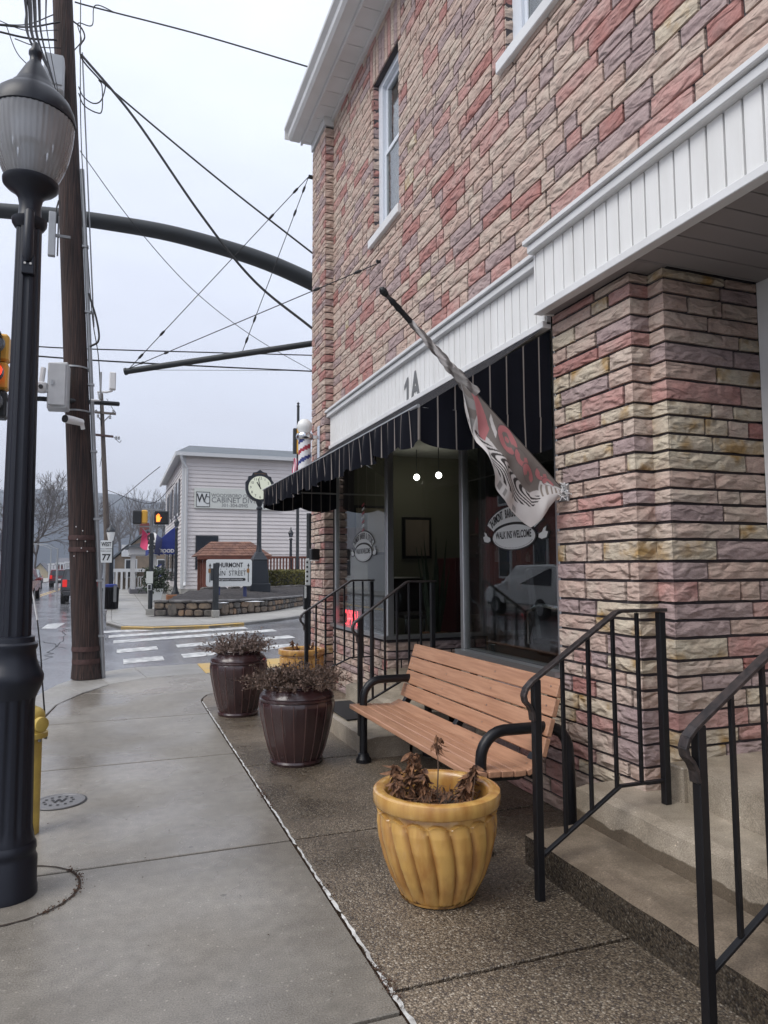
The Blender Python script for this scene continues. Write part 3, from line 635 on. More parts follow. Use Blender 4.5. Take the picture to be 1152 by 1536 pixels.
gu.extr([(x, -1, z) for x, z in prof], (0, 10.92, 0)).box(2.18, 2.406, 9.915, 9.925, 7.91, 8.07); gu.build('gutter', 'white_trim', ev)
MB().prism([(2.3, -1.1), (11.2, -1.1), (11.2, 9.95), (2.3, 9.95)], 8.1, [8.12, 9.6, 9.6, 8.12]).build('roof', 'far_roof', bld)
# upstairs windows
def sash_window(ya, yb, za, zb):
    w_ = MB().box(2.775, 2.86, ya, ya+.05, za, zb).box(2.775, 2.86, yb-.13, yb, za, zb).box(2.775, 2.86, ya+.05, yb-.13, zb-.08, zb).build('window', 'window_frame', bld)
    MB().box(2.655, 2.80, ya-.07, yb+.07, za-.10, za).build('sill', 'white_trim', w_, bevel=.006)
    a, b = ya+.052, yb-.132; mid = (za+zb)/2+.02
    for nm, x, p, q in (('upper_sash', 2.82, mid, zb-.082), ('lower_sash', 2.80, za+.002, mid+.03)):
        s_ = MB().box(x, x+.028, a, a+.045, p, q).box(x, x+.028, b-.045, b, p, q).box(x, x+.028, a+.045, b-.045, p, p+.05).box(x, x+.028, a+.045, b-.045, q-.05, q).build(nm, 'window_frame', w_)
    MB().box(2.832, 2.838, a+.045, b-.045, mid+.05, zb-.13).build('pane', 'shop_glass', w_)
    MB().box(2.811, 2.817, a+.045, b-.045, za+.05, mid-.02).build('pane', 'shop_glass', w_)
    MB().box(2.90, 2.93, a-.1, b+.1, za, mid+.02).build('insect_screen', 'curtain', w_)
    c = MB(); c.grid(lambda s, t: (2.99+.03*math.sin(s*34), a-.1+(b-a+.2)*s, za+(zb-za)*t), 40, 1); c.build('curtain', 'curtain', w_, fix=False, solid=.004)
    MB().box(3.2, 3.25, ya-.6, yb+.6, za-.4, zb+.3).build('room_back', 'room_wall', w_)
for h in UP_HOLES: sash_window(*h)
MB().box(2.76, 2.9, 6.70, 7.50, 7.2501, 7.30).build('lintel', 'mortar', bld)
# shop front: bays, frames, glass
sf = MB().box(2.66, 2.86, 3.957, 5.41, .845, .885).build('shop_window', 'aluminium', bld)          # near bay
MB().box(2.715, 2.775, 5.35, 5.41, .886, 3.18).build('mullion', 'aluminium', sf, bevel=.005); MB().box(2.715, 2.775, 3.96, 4.0, .886, 3.18).build('mullion', 'aluminium', sf, bevel=.005)
MB().box(2.74, 2.75, 4.0, 5.35, .886, 3.17).build('pane', 'shop_glass', sf)
MB().box(2.78, 3.85, 5.375, 5.385, .6, 3.17).build('pane', 'shop_glass', sf)
s2 = MB().box(2.66, 2.86, 7.08, 9.119, .805, .845).box(2.861, 3.9, 7.08, 7.2, .805, .845).build('shop_window', 'aluminium', bld)   # far bay with its return
MB().box(2.70, 2.775, 7.09, 7.165, .846, 3.18).build('mullion', 'aluminium', s2, bevel=.005); MB().box(2.71, 2.775, 9.05, 9.118, .846, 3.18).build('mullion', 'aluminium', s2, bevel=.005); MB().box(3.84, 3.9, 7.09, 7.165, .846, 3.18).build('mullion', 'aluminium', s2)
MB().box(2.735, 2.745, 7.165, 9.05, .846, 3.17).build('pane', 'shop_glass', s2); MB().box(2.775, 3.84, 7.12, 7.13, .846, 3.17).build('pane', 'shop_glass', s2)
MB().box(2.70, 4.0, 5.37, 7.12, .30, .50).build('entry_floor', 'step', bld)
dd = MB().box(3.9, 3.96, 5.39, 5.47, .5, 3.1).box(3.9, 3.96, 7.02, 7.1, .5, 3.1).box(3.9, 3.96, 5.47, 7.02, 2.6, 2.7).box(3.9, 3.96, 5.47, 7.02, .5, .72).build('shop_door', 'dark_aluminium', bld)
MB().box(3.925, 3.935, 5.47, 7.02, .72, 2.6).build('pane', 'shop_glass', dd)
# interior of the barber shop
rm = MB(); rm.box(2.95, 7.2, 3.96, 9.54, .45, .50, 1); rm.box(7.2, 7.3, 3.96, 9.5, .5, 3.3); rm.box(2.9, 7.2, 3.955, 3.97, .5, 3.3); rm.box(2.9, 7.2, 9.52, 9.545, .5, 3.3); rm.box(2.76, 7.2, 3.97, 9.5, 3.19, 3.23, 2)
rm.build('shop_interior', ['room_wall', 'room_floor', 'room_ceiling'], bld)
for p in (at(658, 713, 8.6), at(625, 716, 8.9)):
    l_ = thing('pendant_light', p, 'small round white pendant lamp glowing inside the dark shop', 'lamp', 'lamps inside the shop')
    MB().lathe([(.004, -.042), (.03, -.03), (.042, 0), (.03, .03), (.012, .042)], p, 14).build('bulb', 'bulb', l_, smooth=True)
    pl_ = bpy.data.lights.new('pendant_light', 'POINT'); pl_.energy = 1.2; pl_.color = (1, .93, .8); pl_.shadow_soft_size = .06; po = bpy.data.objects.new('lamp_light', pl_); COL.objects.link(po); po.parent = l_; po.location = (0, -.15, -.1)
    MB().tube([p+ZH*.04, Vector((p.x, p.y, 3.19))], .006, 5).build('cord', 'wire', l_)
# lettering on the panelled fascia
hn = MB(); c = atx(615, 585, 2.644); put_text(hn, 'A', .38, c+Vector((0, -.13, 0)), (0, -1, 0), ZH, .8, bold=.012)
hn.add([c+Vector((0, -a, b)) for a, b in ((-.09, .06), (-.15, .03), (-.15, .075), (-.075, .14), (-.04, .14), (-.04, -.135), (-.09, -.135))], [tuple(range(7))])
tag(hn.build('house_number', 'grey_ink', fix=False), 'dark grey 1A lettering on the white panelled fascia', 'house number')
# small black lamp box on the far pilaster
lb_ = thing('wall_light', (2.52, 9.4, 1.75), 'small black square lamp box on the far brick pilaster', 'wall lamp')
MB().box(2.46, 2.577, 9.33, 9.47, 1.68, 1.83).build('housing', 'black_metal', lb_, bevel=.01); MB().box(2.475, 2.56, 9.345, 9.455, 1.665, 1.679).build('lens', 'opal', lb_)

# awning -----------------------------------------------------------
aw = thing('shop_awning', (2.2, 6.4, 2.6), 'navy pinstriped shop awning with scalloped ruffled valance over the barber windows', 'awning')
AF, AZ, AY0, AY1 = 1.725, 2.545, 3.975, 8.94
def cloth(name, fn, nu, nv, uvf, solid=.004):
    m_ = MB(); m_.grid(fn, nu, nv); o = m_.build(name, 'awning', aw, fix=False, smooth=True)
    uvl = o.data.uv_layers.new(name='UVMap')
    for p in o.data.polygons:
        for li, vi in zip(p.loop_indices, p.vertices):
            i, j = vi % (nu+1), vi//(nu+1); uvl.data[li].uv = uvf(i/nu, j/nv)
    return o
SP = .125
lenY = AY1-AY0
cloth('top_sheet', lambda s, t: (AF+.01+(2.645-AF-.01)*t, AY0+lenY*s, AZ+.01+(3.16-AZ-.01)*t-.025*math.sin(t*math.pi)), 60, 6, lambda s, t: (s*lenY/SP, t))
def scal(u, per=.36): return .045*abs(math.sin(math.pi*u/per))**.7
def valance(s, t):
    y = AY0+lenY*s; drop = .20+scal(y); e_ = min(1, min(s, 1-s)*40); wv = e_*(.024*math.sin(y*2*math.pi/.25)+.013*math.sin(y*19.7+1.3))
    return (AF-.012*e_+wv*t**.8, y, AZ+.012-drop*t)
cloth('valance', valance, 320, 5, lambda s, t: (s*lenY/SP, t))
for y, sg in ((AY0, 1), (AY1, -1)):
    cloth('side_panel', lambda s, t: (AF+(2.69-AF)*s, y+.004*math.sin(s*30), (AZ-.01)+(.60*s)*t+.012), 24, 4, lambda s, t: (s*(2.69-AF)/SP, t))
    cloth('side_valance', lambda s, t: (AF+(2.69-AF)*s, y-.004+.012*math.sin(s*22)*t, AZ+.002-(.20+scal(s*(2.69-AF), .48)*1.2)*t), 60, 4, lambda s, t: (s*(2.69-AF)/SP, t))
MB().tube([(AF, AY0, AZ+.012), (AF, AY1, AZ+.012)], .013, 8).build('front_bar', 'galvanised', aw)
for y in (AY0+.012, AY1-.012): MB().tube([(AF, y, AZ), (2.69, y, AZ-.005)], .011, 8).build('side_bar', 'galvanised', aw)
MB().tube([(2.63, AY0+.1, 3.13), (2.63, AY1, 3.13)], .014, 8).build('back_bar', 'galvanised', aw)

# barber pole -----------------------------------------------------
bc = at(457, 640, 9.35); bp_ = thing('barber_pole', (bc.x, bc.y, 2.80), 'red, white and blue striped barber pole with white globe on the far pilaster', 'barber pole')
zt = bc.z
MB().lathe([(.02, -.105), (.075, -.085), (.1, -.03), (.105, .01), (.09, .06), (.05, .097), (.01, .105)], (bc.x, bc.y, zt), 20).build('globe', 'opal', bp_, smooth=True)
MB().lathe([(.07, -.10), (.105, -.10), (.118, -.125), (.118, -.16), (.1, -.185), (.085, -.19)], (bc.x, bc.y, zt), 20).build('top_collar', 'chrome', bp_, smooth=True)
MB().lathe([(.085, -.72), (.1, -.715), (.118, -.74), (.118, -.78), (.07, -.84)], (bc.x, bc.y, zt), 20).build('bottom_collar', 'chrome', bp_, smooth=True)
st = MB(); nb, nh = 24, 26; vs = [(bc.x+.085*math.cos(2*math.pi*j/nb), bc.y+.085*math.sin(2*math.pi*j/nb), zt-.19-.53*i/nh) for i in range(nh+1) for j in range(nb)]
for i in range(nh):
    for j in range(nb):
        k = (j/nb*1.0+i/nh*1.9) % 1.0; q = 0 if k < .2 else (1 if .5 < k < .7 else 2)
        st.f.append((i*nb+j, i*nb+(j+1) % nb, (i+1)*nb+(j+1) % nb, (i+1)*nb+j)); st.m.append(q)
st.v = vs; st.build('striped_cylinder', ['red_enamel', 'blue_enamel', 'white_enamel'], bp_, smooth=True)
for dz in (-.14, -.76): MB().box(bc.x+.1, 2.576, bc.y-.03, bc.y+.03, zt+dz-.02, zt+dz+.02).build('bracket', 'chrome', bp_)
MB().box(2.555, 2.577, bc.y-.06, bc.y+.06, zt-.85, zt+.02).build('back_plate', 'chrome', bp_)

# window lettering -------------------------------------------------
def decal(cx, cz, x, su, sv, label, pole=False):
    s = sv
    # cx: y position of centre. drawn on the glass, facing the street
    d = thing('window_decal', (x, cx, cz), label, 'window sign'); rt = Vector((0, -1, 0))
    P = lambda u, v, k=0: Vector((x-k, cx, cz))+rt*u*su+ZH*v*sv
    def ell(name, a, b, oy, mt, k, a0=0, a1=360, inner=None, n=40):
        m_ = MB(); o_ = [P(a*math.cos(R(a0+(a1-a0)*i/n)), oy+b*math.sin(R(a0+(a1-a0)*i/n)), k) for i in range(n+1)]
        if inner: i_ = [P(inner[0]*math.cos(R(a0+(a1-a0)*i/n)), oy+inner[1]+inner[2]*math.sin(R(a0+(a1-a0)*i/n)), k) for i in range(n+1)]; m_.add(o_+i_, [(i, i+1, n+2+i, n+1+i) for i in range(n)])
        else: m_.add(o_[:-1], [tuple(range(n))])
        return m_.build(name, mt, d, fix=False)
    ell('dark_band', .60, .52, -.05, 'ink', .002, 18, 162, (.40, -.04, .20))
    ell('arch_band', .57, .49, -.05, 'sign_white', .003, 20, 160, (.43, -.04, .22))
    ell('dark_oval', .44, .265, -.16, 'ink', .004); ell('oval', .415, .24, -.16, 'sign_white', .005)
    dots = MB()
    for i in range(34):
        a = R(200+140*i/33); c = P(.385*math.cos(a), -.16+.215*math.sin(a), .006); dots.add([c+rt*.008*s+ZH*.008*s, c-rt*.008*s+ZH*.008*s, c-rt*.008*s-ZH*.008*s, c+rt*.008*s-ZH*.008*s], [(0, 1, 2, 3)])
    dots.build('dots', 'ink', d, fix=False)
    tx = MB(); put_text(tx, 'WALK INS WELCOME', .2*s, P(0, -.12, .006), rt, ZH, .55, fit=.70*su, bold=.002)
    tx.build('lower_lettering', 'ink', d, fix=False)
    tx = MB(); T = 'THURMONT BARBER & STYLING'; n = len(T)
    for i, ch in enumerate(T):
        if ch == ' ': continue
        a = R(152-124*i/(n-1)); px_, pz_ = .50*math.cos(a), -.075+.375*math.sin(a); tilt = (math.pi/2-a)*.55
        put_text(tx, ch, .24*s, P(px_, pz_+.01, .006), rt*math.cos(tilt)-ZH*math.sin(tilt), ZH*math.cos(tilt)+rt*math.sin(tilt), .50, bold=.002)
    tx.build('arched_lettering', 'ink', d, fix=False)
    for sg in (-1, 1):
        bn = MB(); pts = [(.46, .02), (.53, .06), (.56, .14), (.62, .18), (.60, .08), (.655, .05), (.62, -.07), (.52, -.10), (.45, -.06)]
        bn.add([P(sg*(a+.01), b-.16, .003) for a, b in [(p[0]*1.0, p[1]) for p in pts]], [tuple(range(len(pts)))]); bn.build('ribbon_outline', 'ink', d, fix=False)
        bn = MB(); bn.add([P(sg*(.55+(a-.55)*.8), -.135+(b-.03)*.8, .0045) for a, b in pts], [tuple(range(len(pts)))]); bn.build('ribbon', 'sign_white', d, fix=False)
    if pole:
        for k in range(7):
            q = MB(); z0 = .42+k*.12; q.add([P(-.06, z0, .004), P(.06, z0+.06, .004), P(.06, z0+.12, .004), P(-.06, z0+.06, .004)], [(0, 1, 2, 3)]); q.build('pole_stripe', ('red_enamel', 'white_enamel')[k % 2], d, fix=False)
    return d
dc = atx(770, 795, 2.738); decal(dc.y, dc.z+.01, 2.7385, .72, .38, 'grey barber shop lettering in an arch and oval on the window behind the bench')
dc = atx(545, 822, 2.733); decal(dc.y, dc.z+.01, 2.7335, .72, .42, 'small barber shop lettering with striped pole on the window behind the entry railings', True)
oc = atx(519, 928, 2.80); ns = thing('open_sign', (2.80, oc.y, oc.z), 'red neon OPEN sign low in the far shop window', 'neon sign'); on = MB(); put_text(on, 'OPEN', .30, (2.795, oc.y-.22, oc.z), (0, -1, 0), ZH, .75, bold=.006)
on.build('lettering', 'neon_red', ns, fix=False); MB().box(2.81, 2.83, oc.y-.6, oc.y+.14, oc.z-.16, oc.z+.16).build('backing', 'black_metal', ns)
# things seen inside
ch = thing('barber_chair', (3.42, 4.72, .5), 'black leather and chrome barber chair behind the near window', 'chair')
cx_, cy_ = 3.42, 4.72
MB().lathe([(.26, .0), (.26, .03), (.08, .06), (.06, .3), (.09, .34)], (cx_, cy_, .5), 20).build('base', 'chrome', ch, smooth=True)
MB().box(cx_-.27, cx_+.27, cy_-.26, cy_+.26, .86, .99).build('seat', 'leather', ch, bevel=.03)
MB().extr([(cx_-.25, cy_+.2, .97), (cx_-.25, cy_+.3, .97), (cx_-.25, cy_+.42, 1.55), (cx_-.25, cy_+.33, 1.56)], (.5, 0, 0)).build('backrest', 'leather', ch, bevel=.02)
for sx in (-.31, .31):
    MB().tube([(cx_+sx, cy_+.25, .95), (cx_+sx, cy_+.26, 1.2), (cx_+sx, cy_+.1, 1.27), (cx_+sx, cy_-.22, 1.25), (cx_+sx, cy_-.28, 1.15)], .02, 8).build('armrest', 'chrome', ch, smooth=True)
fr_ = MB().bar((cx_-.3, cy_-.25, .95), (cx_-.3, cy_-.55, .62), .05, .03, mi=0).bar((cx_+.2, cy_-.25, .95), (cx_+.2, cy_-.55, .62), .05, .03).box(cx_-.34, cx_+.25, cy_-.68, cy_-.5, .58, .62); fr_.build('footrest', 'chrome', ch, bevel=.005)
sp_ = thing('snake_plant', (3.55, 7.75, .5), 'tall narrow leaved plant standing inside the shop window', 'plant'); MB().lathe([(.13, 0), (.17, .28), (.16, .3)], (3.55, 7.75, .5), 18).build('pot', 'terracotta', sp_, smooth=True)
rr = random.Random(12)
for k in range(9):
    a_ = rr.uniform(0, 6.28); h_ = rr.uniform(.6, 1.25); b_ = Vector((3.55+.06*math.cos(a_), 7.75+.06*math.sin(a_), .78)); t_ = b_+Vector((.16*math.cos(a_), .16*math.sin(a_), h_)); w_ = Vector((-math.sin(a_), math.cos(a_), 0))*.03
    MB().add([b_-w_*.6, b_+w_*.6, b_.lerp(t_, .5)+w_, t_, b_.lerp(t_, .5)-w_], [(0, 1, 2, 3, 4)]).build('leaf', 'green_shrub', sp_, fix=False, solid=.006)
sh_ = thing('bottle_shelf', (5.2, 9.4, 1.2), 'wall shelf with bottles at the end wall inside the shop', 'shelf')
for k in range(3): MB().box(4.95, 6.4, 9.3, 9.5, 1.2+k*.42, 1.23+k*.42).build('board', 'shelf_wood', sh_)
for k in range(24):
    x_ = 5.0+(k % 8)*.17+rr.uniform(0, .04); z_ = 1.231+(k//8)*.42; h_ = rr.uniform(.14, .26); MB().lathe([(.035, 0), (.035, h_*.65), (.014, h_*.8), (.014, h_)], (x_, 9.4, z_), 10).build('bottle', rr.choice(['red_enamel', 'white_plastic', 'blue_enamel', 'brass', 'black_rubber']), sh_, smooth=True)
for k, (y0_, z0_, w_, h_, mt2) in enumerate(((8.05, 1.75, .5, .7, 'far_tan'), (8.75, 1.7, .45, .6, 'far_stone'))):
    po_ = thing('framed_poster', (4.99, y0_, z0_), ('tan framed poster on the end wall inside the shop', 'brown framed poster above the salon cabinet inside the shop')[k], 'poster'); x_ = 3.1+k*.75; MB().box(x_, x_+w_, 9.47, 9.515, z0_, z0_+h_).build('frame', 'black_metal', po_); MB().box(x_+.04, x_+w_-.04, 9.462, 9.469, z0_+.04, z0_+h_-.04).build('print', mt2, po_)
pf_ = thing('wall_mirror', (7.18, 7.5, 1.6), 'dark framed mirror on the back wall of the shop', 'mirror'); MB().box(7.14, 7.2, 6.4, 8.8, 1.5, 2.5).build('frame', 'maroon_furniture', pf_); MB().box(7.13, 7.139, 6.5, 8.7, 1.6, 2.4).build('mirror_glass', 'chrome', pf_)
wc = thing('waiting_chair', (3.6, 8.45, .5), 'black and chrome waiting chair behind the far shop window', 'chair'); MB().box(3.35, 3.85, 8.2, 8.7, .93, 1.0).build('seat', 'leather', wc, bevel=.02); MB().box(3.35, 3.85, 8.66, 8.72, 1.0, 1.45).build('backrest', 'leather', wc, bevel=.02)
for lx in (3.38, 3.82):
    for ly in (8.23, 8.67): MB().tube([(lx, ly, .5), (lx, ly, .94)], .014, 6).build('leg', 'chrome', wc)
cb = thing('tool_cabinet', (4.6, 9.0, .5), 'dark maroon salon cabinet inside the shop behind the far window', 'cabinet')
MB().box(4.3, 4.9, 8.7, 9.3, .5, 1.7).build('carcass', 'maroon_furniture', cb, bevel=.01)
for k in range(4): MB().box(4.33, 4.87, 8.685, 8.699, .54+k*.28, .80+k*.28).build('drawer', 'maroon_furniture', cb, bevel=.004)
stl = thing('wooden_stool', (4.3, 7.7, .5), 'pale wooden stool inside the shop by the entry', 'stool')
MB().box(4.1, 4.5, 7.5, 7.9, .95, .99).build('seat', 'shelf_wood', stl)
for ax in (4.13, 4.47):
    for ay in (7.53, 7.87): MB().tube([(ax, ay, .5), (ax, ay, .95)], .018, 6).build('leg', 'shelf_wood', stl)

# ================================================================== STEPS AND RAILINGS
def rough_step(name, x0, x1, y0, y1, z0, z1, mt, parent, seed=1, corner=0):
    m_ = MB(); nx, ny = 5, 26; rr = random.Random(seed)
    def top(s, t):
        x = x0+(x1-x0)*s; y = y0+(y1-y0)*t; e = 0
        if s == 0: e = -.012+rr.uniform(-.006, .002)
        x2 = x+(rr.uniform(-.004, .006)+.0 if s == 0 else 0)
        if corner and t > .96 and s < .2: x2 += corner
        return (x2, y, z1+e+rr.uniform(-.002, .002))
    m_.grid(top, nx, ny)
    n0 = len(m_.v)
    ring = [j*(nx+1) for j in range(ny+1)]                                   # front edge
    nxt = [nx for _ in ()]
    vs = [(m_.v[i][0]+.0, m_.v[i][1], z0) for i in ring]; o = len(m_.v); m_.v += vs
    for k in range(ny): m_.f.append((ring[k], ring[k+1], o+k+1, o+k)); m_.m.append(1)
    for t in (0, ny):
        r2 = [t*(nx+1)+i for i in range(nx+1)]; o = len(m_.v); m_.v += [(m_.v[i][0], m_.v[i][1], z0) for i in r2]
        for k in range(nx): m_.f.append((r2[k], r2[k+1], o+k+1, o+k)); m_.m.append(0)
    m_.f.append((nx, (ny+1)*(nx+1)-1, len(m_.v), len(m_.v)+1)); m_.v += [(x1, y1, z0), (x1, y0, z0)]; m_.m.append(0)
    return m_.build(name, mt, parent, bevel=0)
ns_ = thing('concrete_steps', (2.4, 2.0, 0), 'worn concrete steps up to the recessed doorway under the white canopy', 'steps')
rough_step('step', 2.05, 2.46, -1, 3.36, 0, .165, ['step_mid', 'aggregate_wet_shaded'], ns_, 1)
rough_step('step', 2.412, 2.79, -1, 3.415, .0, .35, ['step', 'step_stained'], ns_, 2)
rough_step('step', 2.735, 3.6, -1, 2.955, .30, .54, ['step', 'step'], ns_, 3, .03)
MB().box(2.735, 3.53, 2.956, 3.066, .30, .53).build('step_end', 'step', ns_, bevel=.01)
fs_ = thing('concrete_steps', (2.4, 6.5, 0), 'low concrete steps between railings at the barber shop entry', 'steps')
rough_step('step', 1.95, 2.36, 5.62, 7.38, 0, .17, ['step', 'step'], fs_, 4); rough_step('step', 2.33, 2.70, 5.62, 7.38, 0, .335, ['step', 'step'], fs_, 5)
mt_ = MB().box(2.02, 2.3, 7.05, 7.55, .172, .182); 
tag(MB().box(2.0, 2.32, 6.3, 7.2, .175, .187).build('door_mat', 'black_rubber', bevel=.004), 'dark rubber mat lying on the low entry step', 'mat')
def railing(y, x0, x1, xb, zl, zh, z0, z1, label, nb, low0, low1, group='black iron stair railings'):
    t = thing('stair_railing', (x0, y, z0), label, 'railing', group)
    MB().box(x0-.019, x0+.019, y-.019, y+.019, z0, zl+.004).build('post', 'black_metal', t, bevel=.003)
    MB().box(x1-.019, x1+.019, y-.019, y+.019, z1, zh).build('post', 'black_metal', t, bevel=.003)
    sl = (zh-zl)/(xb-x0); hx = x0-.075
    hr = MB(); path = [(x1+.03, y, zh+.012), (xb+.03, y, zh+.012), (xb, y, zh+.004), (x0-.02, y, zl-.02*sl+.01)]
    cl = [(x0-.055, y, zl-.035), (x0-.068, y, zl-.066), (x0-.062, y, zl-.095), (x0-.04, y, zl-.118), (x0-.026, y, zl-.145), (x0-.021, y, zl-.185)]
    P = [Vector(p) for p in path+cl]
    for a, b in zip(P[:-1], P[1:]):
        d = (b-a).normalized(); hr.bar(a-d*.003, b+d*.003, .042, .017, up=(0, 0, 1) if abs(d.z) < .8 else (1, 0, 0))
    hr.build('handrail', 'worn_black', t, bevel=.003)
    lr = MB(); ls = [(x1, y, low1), (xb, y, low1), (x0+.018, y, low0)]
    for a, b in zip(ls[:-1], ls[1:]): lr.bar(a, b, .024, .014)
    lr.build('lower_rail', 'black_metal', t, bevel=.002)
    for i in range(1, nb+1):
        x = x0+(x1-x0)*i/(nb+1); f = min(1, (x-x0)/(xb-x0)); zt = zl+(zh-zl)*f; zb_ = low0+(low1-low0)*f
        MB().box(x-.0085, x+.0085, y-.0085, y+.0085, zb_, zt).build('baluster', 'black_metal', t, bevel=.001)
railing(2.985, 1.895, 2.655, 2.37, 1.015, 1.32, 0, .35, 'black iron stair railing beside the wooden bench with scrolled handrail end', 4, .20, .47)
railing(1.965, 1.895, 2.655, 2.37, 1.005, 1.32, 0, .35, 'black iron stair railing on the doorway side of the worn concrete steps', 4, .19, .47)
railing(5.72, 1.93, 2.60, 2.35, 1.13, 1.43, .17, .335, 'black iron entry railing nearer to the wooden bench, before the shop windows', 5, .42, .62, 'black iron entry railings')
railing(7.25, 1.86, 2.58, 2.34, 1.11, 1.42, .17, .335, 'black iron entry railing beside the far ochre pot, before the neon sign', 6, .42, .62, 'black iron entry railings')

# ================================================================== BENCH
bn = thing('park_bench', (2.1, 4.5, 0), 'long park bench with orange-brown slats and black tubular frame below the shop window', 'bench')
BY0, BY1 = 3.50, 5.62
prof = [(1.855, .437, .105, -2), (1.955, .432, .075, -2), (2.035, .427, .075, -3), (2.115, .423, .075, 0), (2.205, .437, .095, 24)]
def slat(cx, cz, wd, ang, th=.036):
    a = R(ang); d = Vector((math.cos(a), 0, math.sin(a))); n = Vector((-d.z, 0, d.x)); c = Vector((cx, 0, cz))
    p = [c-d*wd/2-n*th/2, c+d*wd/2-n*th/2, c+d*wd/2+n*th/2, c-d*wd/2+n*th/2]
    m_ = MB(); m_.extr([(q.x, BY0, q.z) for q in p], (0, BY1-BY0, 0)); o = m_.build('slat', 'slat', bn, bevel=.005)
    sc = MB()
    for yy in (BY0+.07, BY0+.72, BY0+1.4, BY1-.07):
        for off in (0,):
            q = c+d*off+n*(th/2+.0012); q.y = yy; sc.add([q+Vector((d.x*.006*math.cos(k*1.047), .006*math.sin(k*1.047), d.z*.006*math.cos(k*1.047))) for k in range(6)], [(0, 1, 2, 3, 4, 5)])
    sc.build('screw', 'screw', o, fix=False)
for p in prof: slat(*p)
bx, bz, ba = 2.285, .565, 72
for k in range(4):
    d = Vector((math.cos(R(ba)), 0, math.sin(R(ba)))); c = Vector((2.283, 0, .545))+d*(k*.112); slat(c.x, c.z, .104, ba)
for yy in (3.56, 5.55):
    MB().tube([(1.90, yy, 0.0), (1.90, yy, .50)]+[(1.90+.15*(1-math.cos(R(a))), yy, .50+.15*math.sin(R(a))) for a in range(15, 91, 15)]+[(2.32, yy, .648)]+[(2.32+.15*math.sin(R(a)), yy, .498+.15*math.cos(R(a))) for a in range(15, 91, 15)]+[(2.485, yy, .0)], .032, 14).build('armrest', 'black_metal', bn, smooth=True)
    for fx in (1.90, 2.485): MB().lathe([(.062, 0), (.062, .03), (.05, .045), (.042, .07), (.034, .075)], (fx, yy, 0), 18).build('foot', 'black_metal', bn, smooth=True)
for yy in (3.60, 4.57, 5.51):
    fr_ = MB(); pts = [(1.85, .405), (2.12, .392), (2.20, .40), (2.27, .46), (2.325, .60), (2.445, .965), (2.415, .975), (2.30, .62), (2.24, .49), (2.19, .432), (2.12, .418), (1.85, .425)]
    pts = [(1.84, .395), (2.0, .372), (2.15, .365), (2.24, .40), (2.30, .48), (2.36, .62), (2.44, .89), (2.405, .90), (2.315, .62), (2.265, .52), (2.215, .445), (2.12, .40), (1.84, .415)]
    fr_.extr([(x, yy-.025, z) for x, z in pts], (0, .05, 0)); fr_.build('frame_rib', 'black_metal', bn, bevel=.003)
MB().tube([(1.90, 3.56, .385), (1.90, 5.55, .385)], .018, 8).build('cross_bar', 'black_metal', bn); MB().tube([(2.24, 3.56, .375), (2.24, 5.55, .375)], .018, 8).build('cross_bar', 'black_metal', bn)
for yy in (3.575,): MB().lathe([(.012, 0), (.012, .006), (.006, .01)], (0, 0, 0), 8)

# ================================================================== POTS AND DRIED PLANTS
def ochre_pot(c, label, h=.5, r=.30, rz=0):
    t = thing('flower_pot', c, label, 'plant pot', 'ochre fluted pots')
    k = r/.30; prof = [(.160, 0), (.176, .006), (.200, .05), (.233, .11), (.263, .19), (.285, .28), (.291, .35), (.286, .405), (.281, .43)]
    pf = []
    for i in range(len(prof)-1):
        (a, b), (c1, d) = prof[i], prof[i+1]
        nn_ = 14 if b > .27 else 5
        for j in range(nn_): f = j/nn_; pf.append((a+(c1-a)*f, b+(d-b)*f))
    pf.append(prof[-1])
    NF, PER = 17, 12
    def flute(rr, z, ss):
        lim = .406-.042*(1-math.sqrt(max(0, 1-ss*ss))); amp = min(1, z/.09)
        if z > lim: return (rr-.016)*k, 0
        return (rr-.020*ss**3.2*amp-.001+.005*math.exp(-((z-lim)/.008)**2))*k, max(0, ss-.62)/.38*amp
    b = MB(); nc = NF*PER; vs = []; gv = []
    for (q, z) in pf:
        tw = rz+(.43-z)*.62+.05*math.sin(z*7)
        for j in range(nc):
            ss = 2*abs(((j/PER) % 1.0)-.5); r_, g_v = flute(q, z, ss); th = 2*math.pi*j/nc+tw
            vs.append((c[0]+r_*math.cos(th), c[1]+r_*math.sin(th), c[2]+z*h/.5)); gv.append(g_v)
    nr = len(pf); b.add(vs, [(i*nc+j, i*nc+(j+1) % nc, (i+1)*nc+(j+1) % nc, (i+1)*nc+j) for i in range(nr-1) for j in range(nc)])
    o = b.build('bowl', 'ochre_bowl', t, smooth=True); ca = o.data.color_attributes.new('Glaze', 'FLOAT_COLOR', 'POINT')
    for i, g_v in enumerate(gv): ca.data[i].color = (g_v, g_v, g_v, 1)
    b = MB(); b.lathe([(x*k, z*h/.5) for x, z in [(.262, .421), (.282, .424), (.301, .430), (.307, .438), (.309, .478), (.305, .493), (.296, .499), (.266, .5), (.254, .494), (.247, .482), (.242, .46), (.236, .40), (.235, .37)]], c, 56, caps=False); b.build('rim', 'ochre_glaze', t, smooth=True)
    b = MB(); b.lathe([(.001, .405), (.1, .41), (.236*k, .395)], c, 28, caps=False); b.build('soil', 'soil', t)
    b = MB(); b.lathe([(x*k+.0025, z) for x, z in [(.161, .0), (.177, .008), (.182, .02)]], c, 60, caps=False, fn=lambda rr, z, th, i: rr*1.0+.001); b.build('worn_foot', 'ochre_worn', t, smooth=True)
    return t
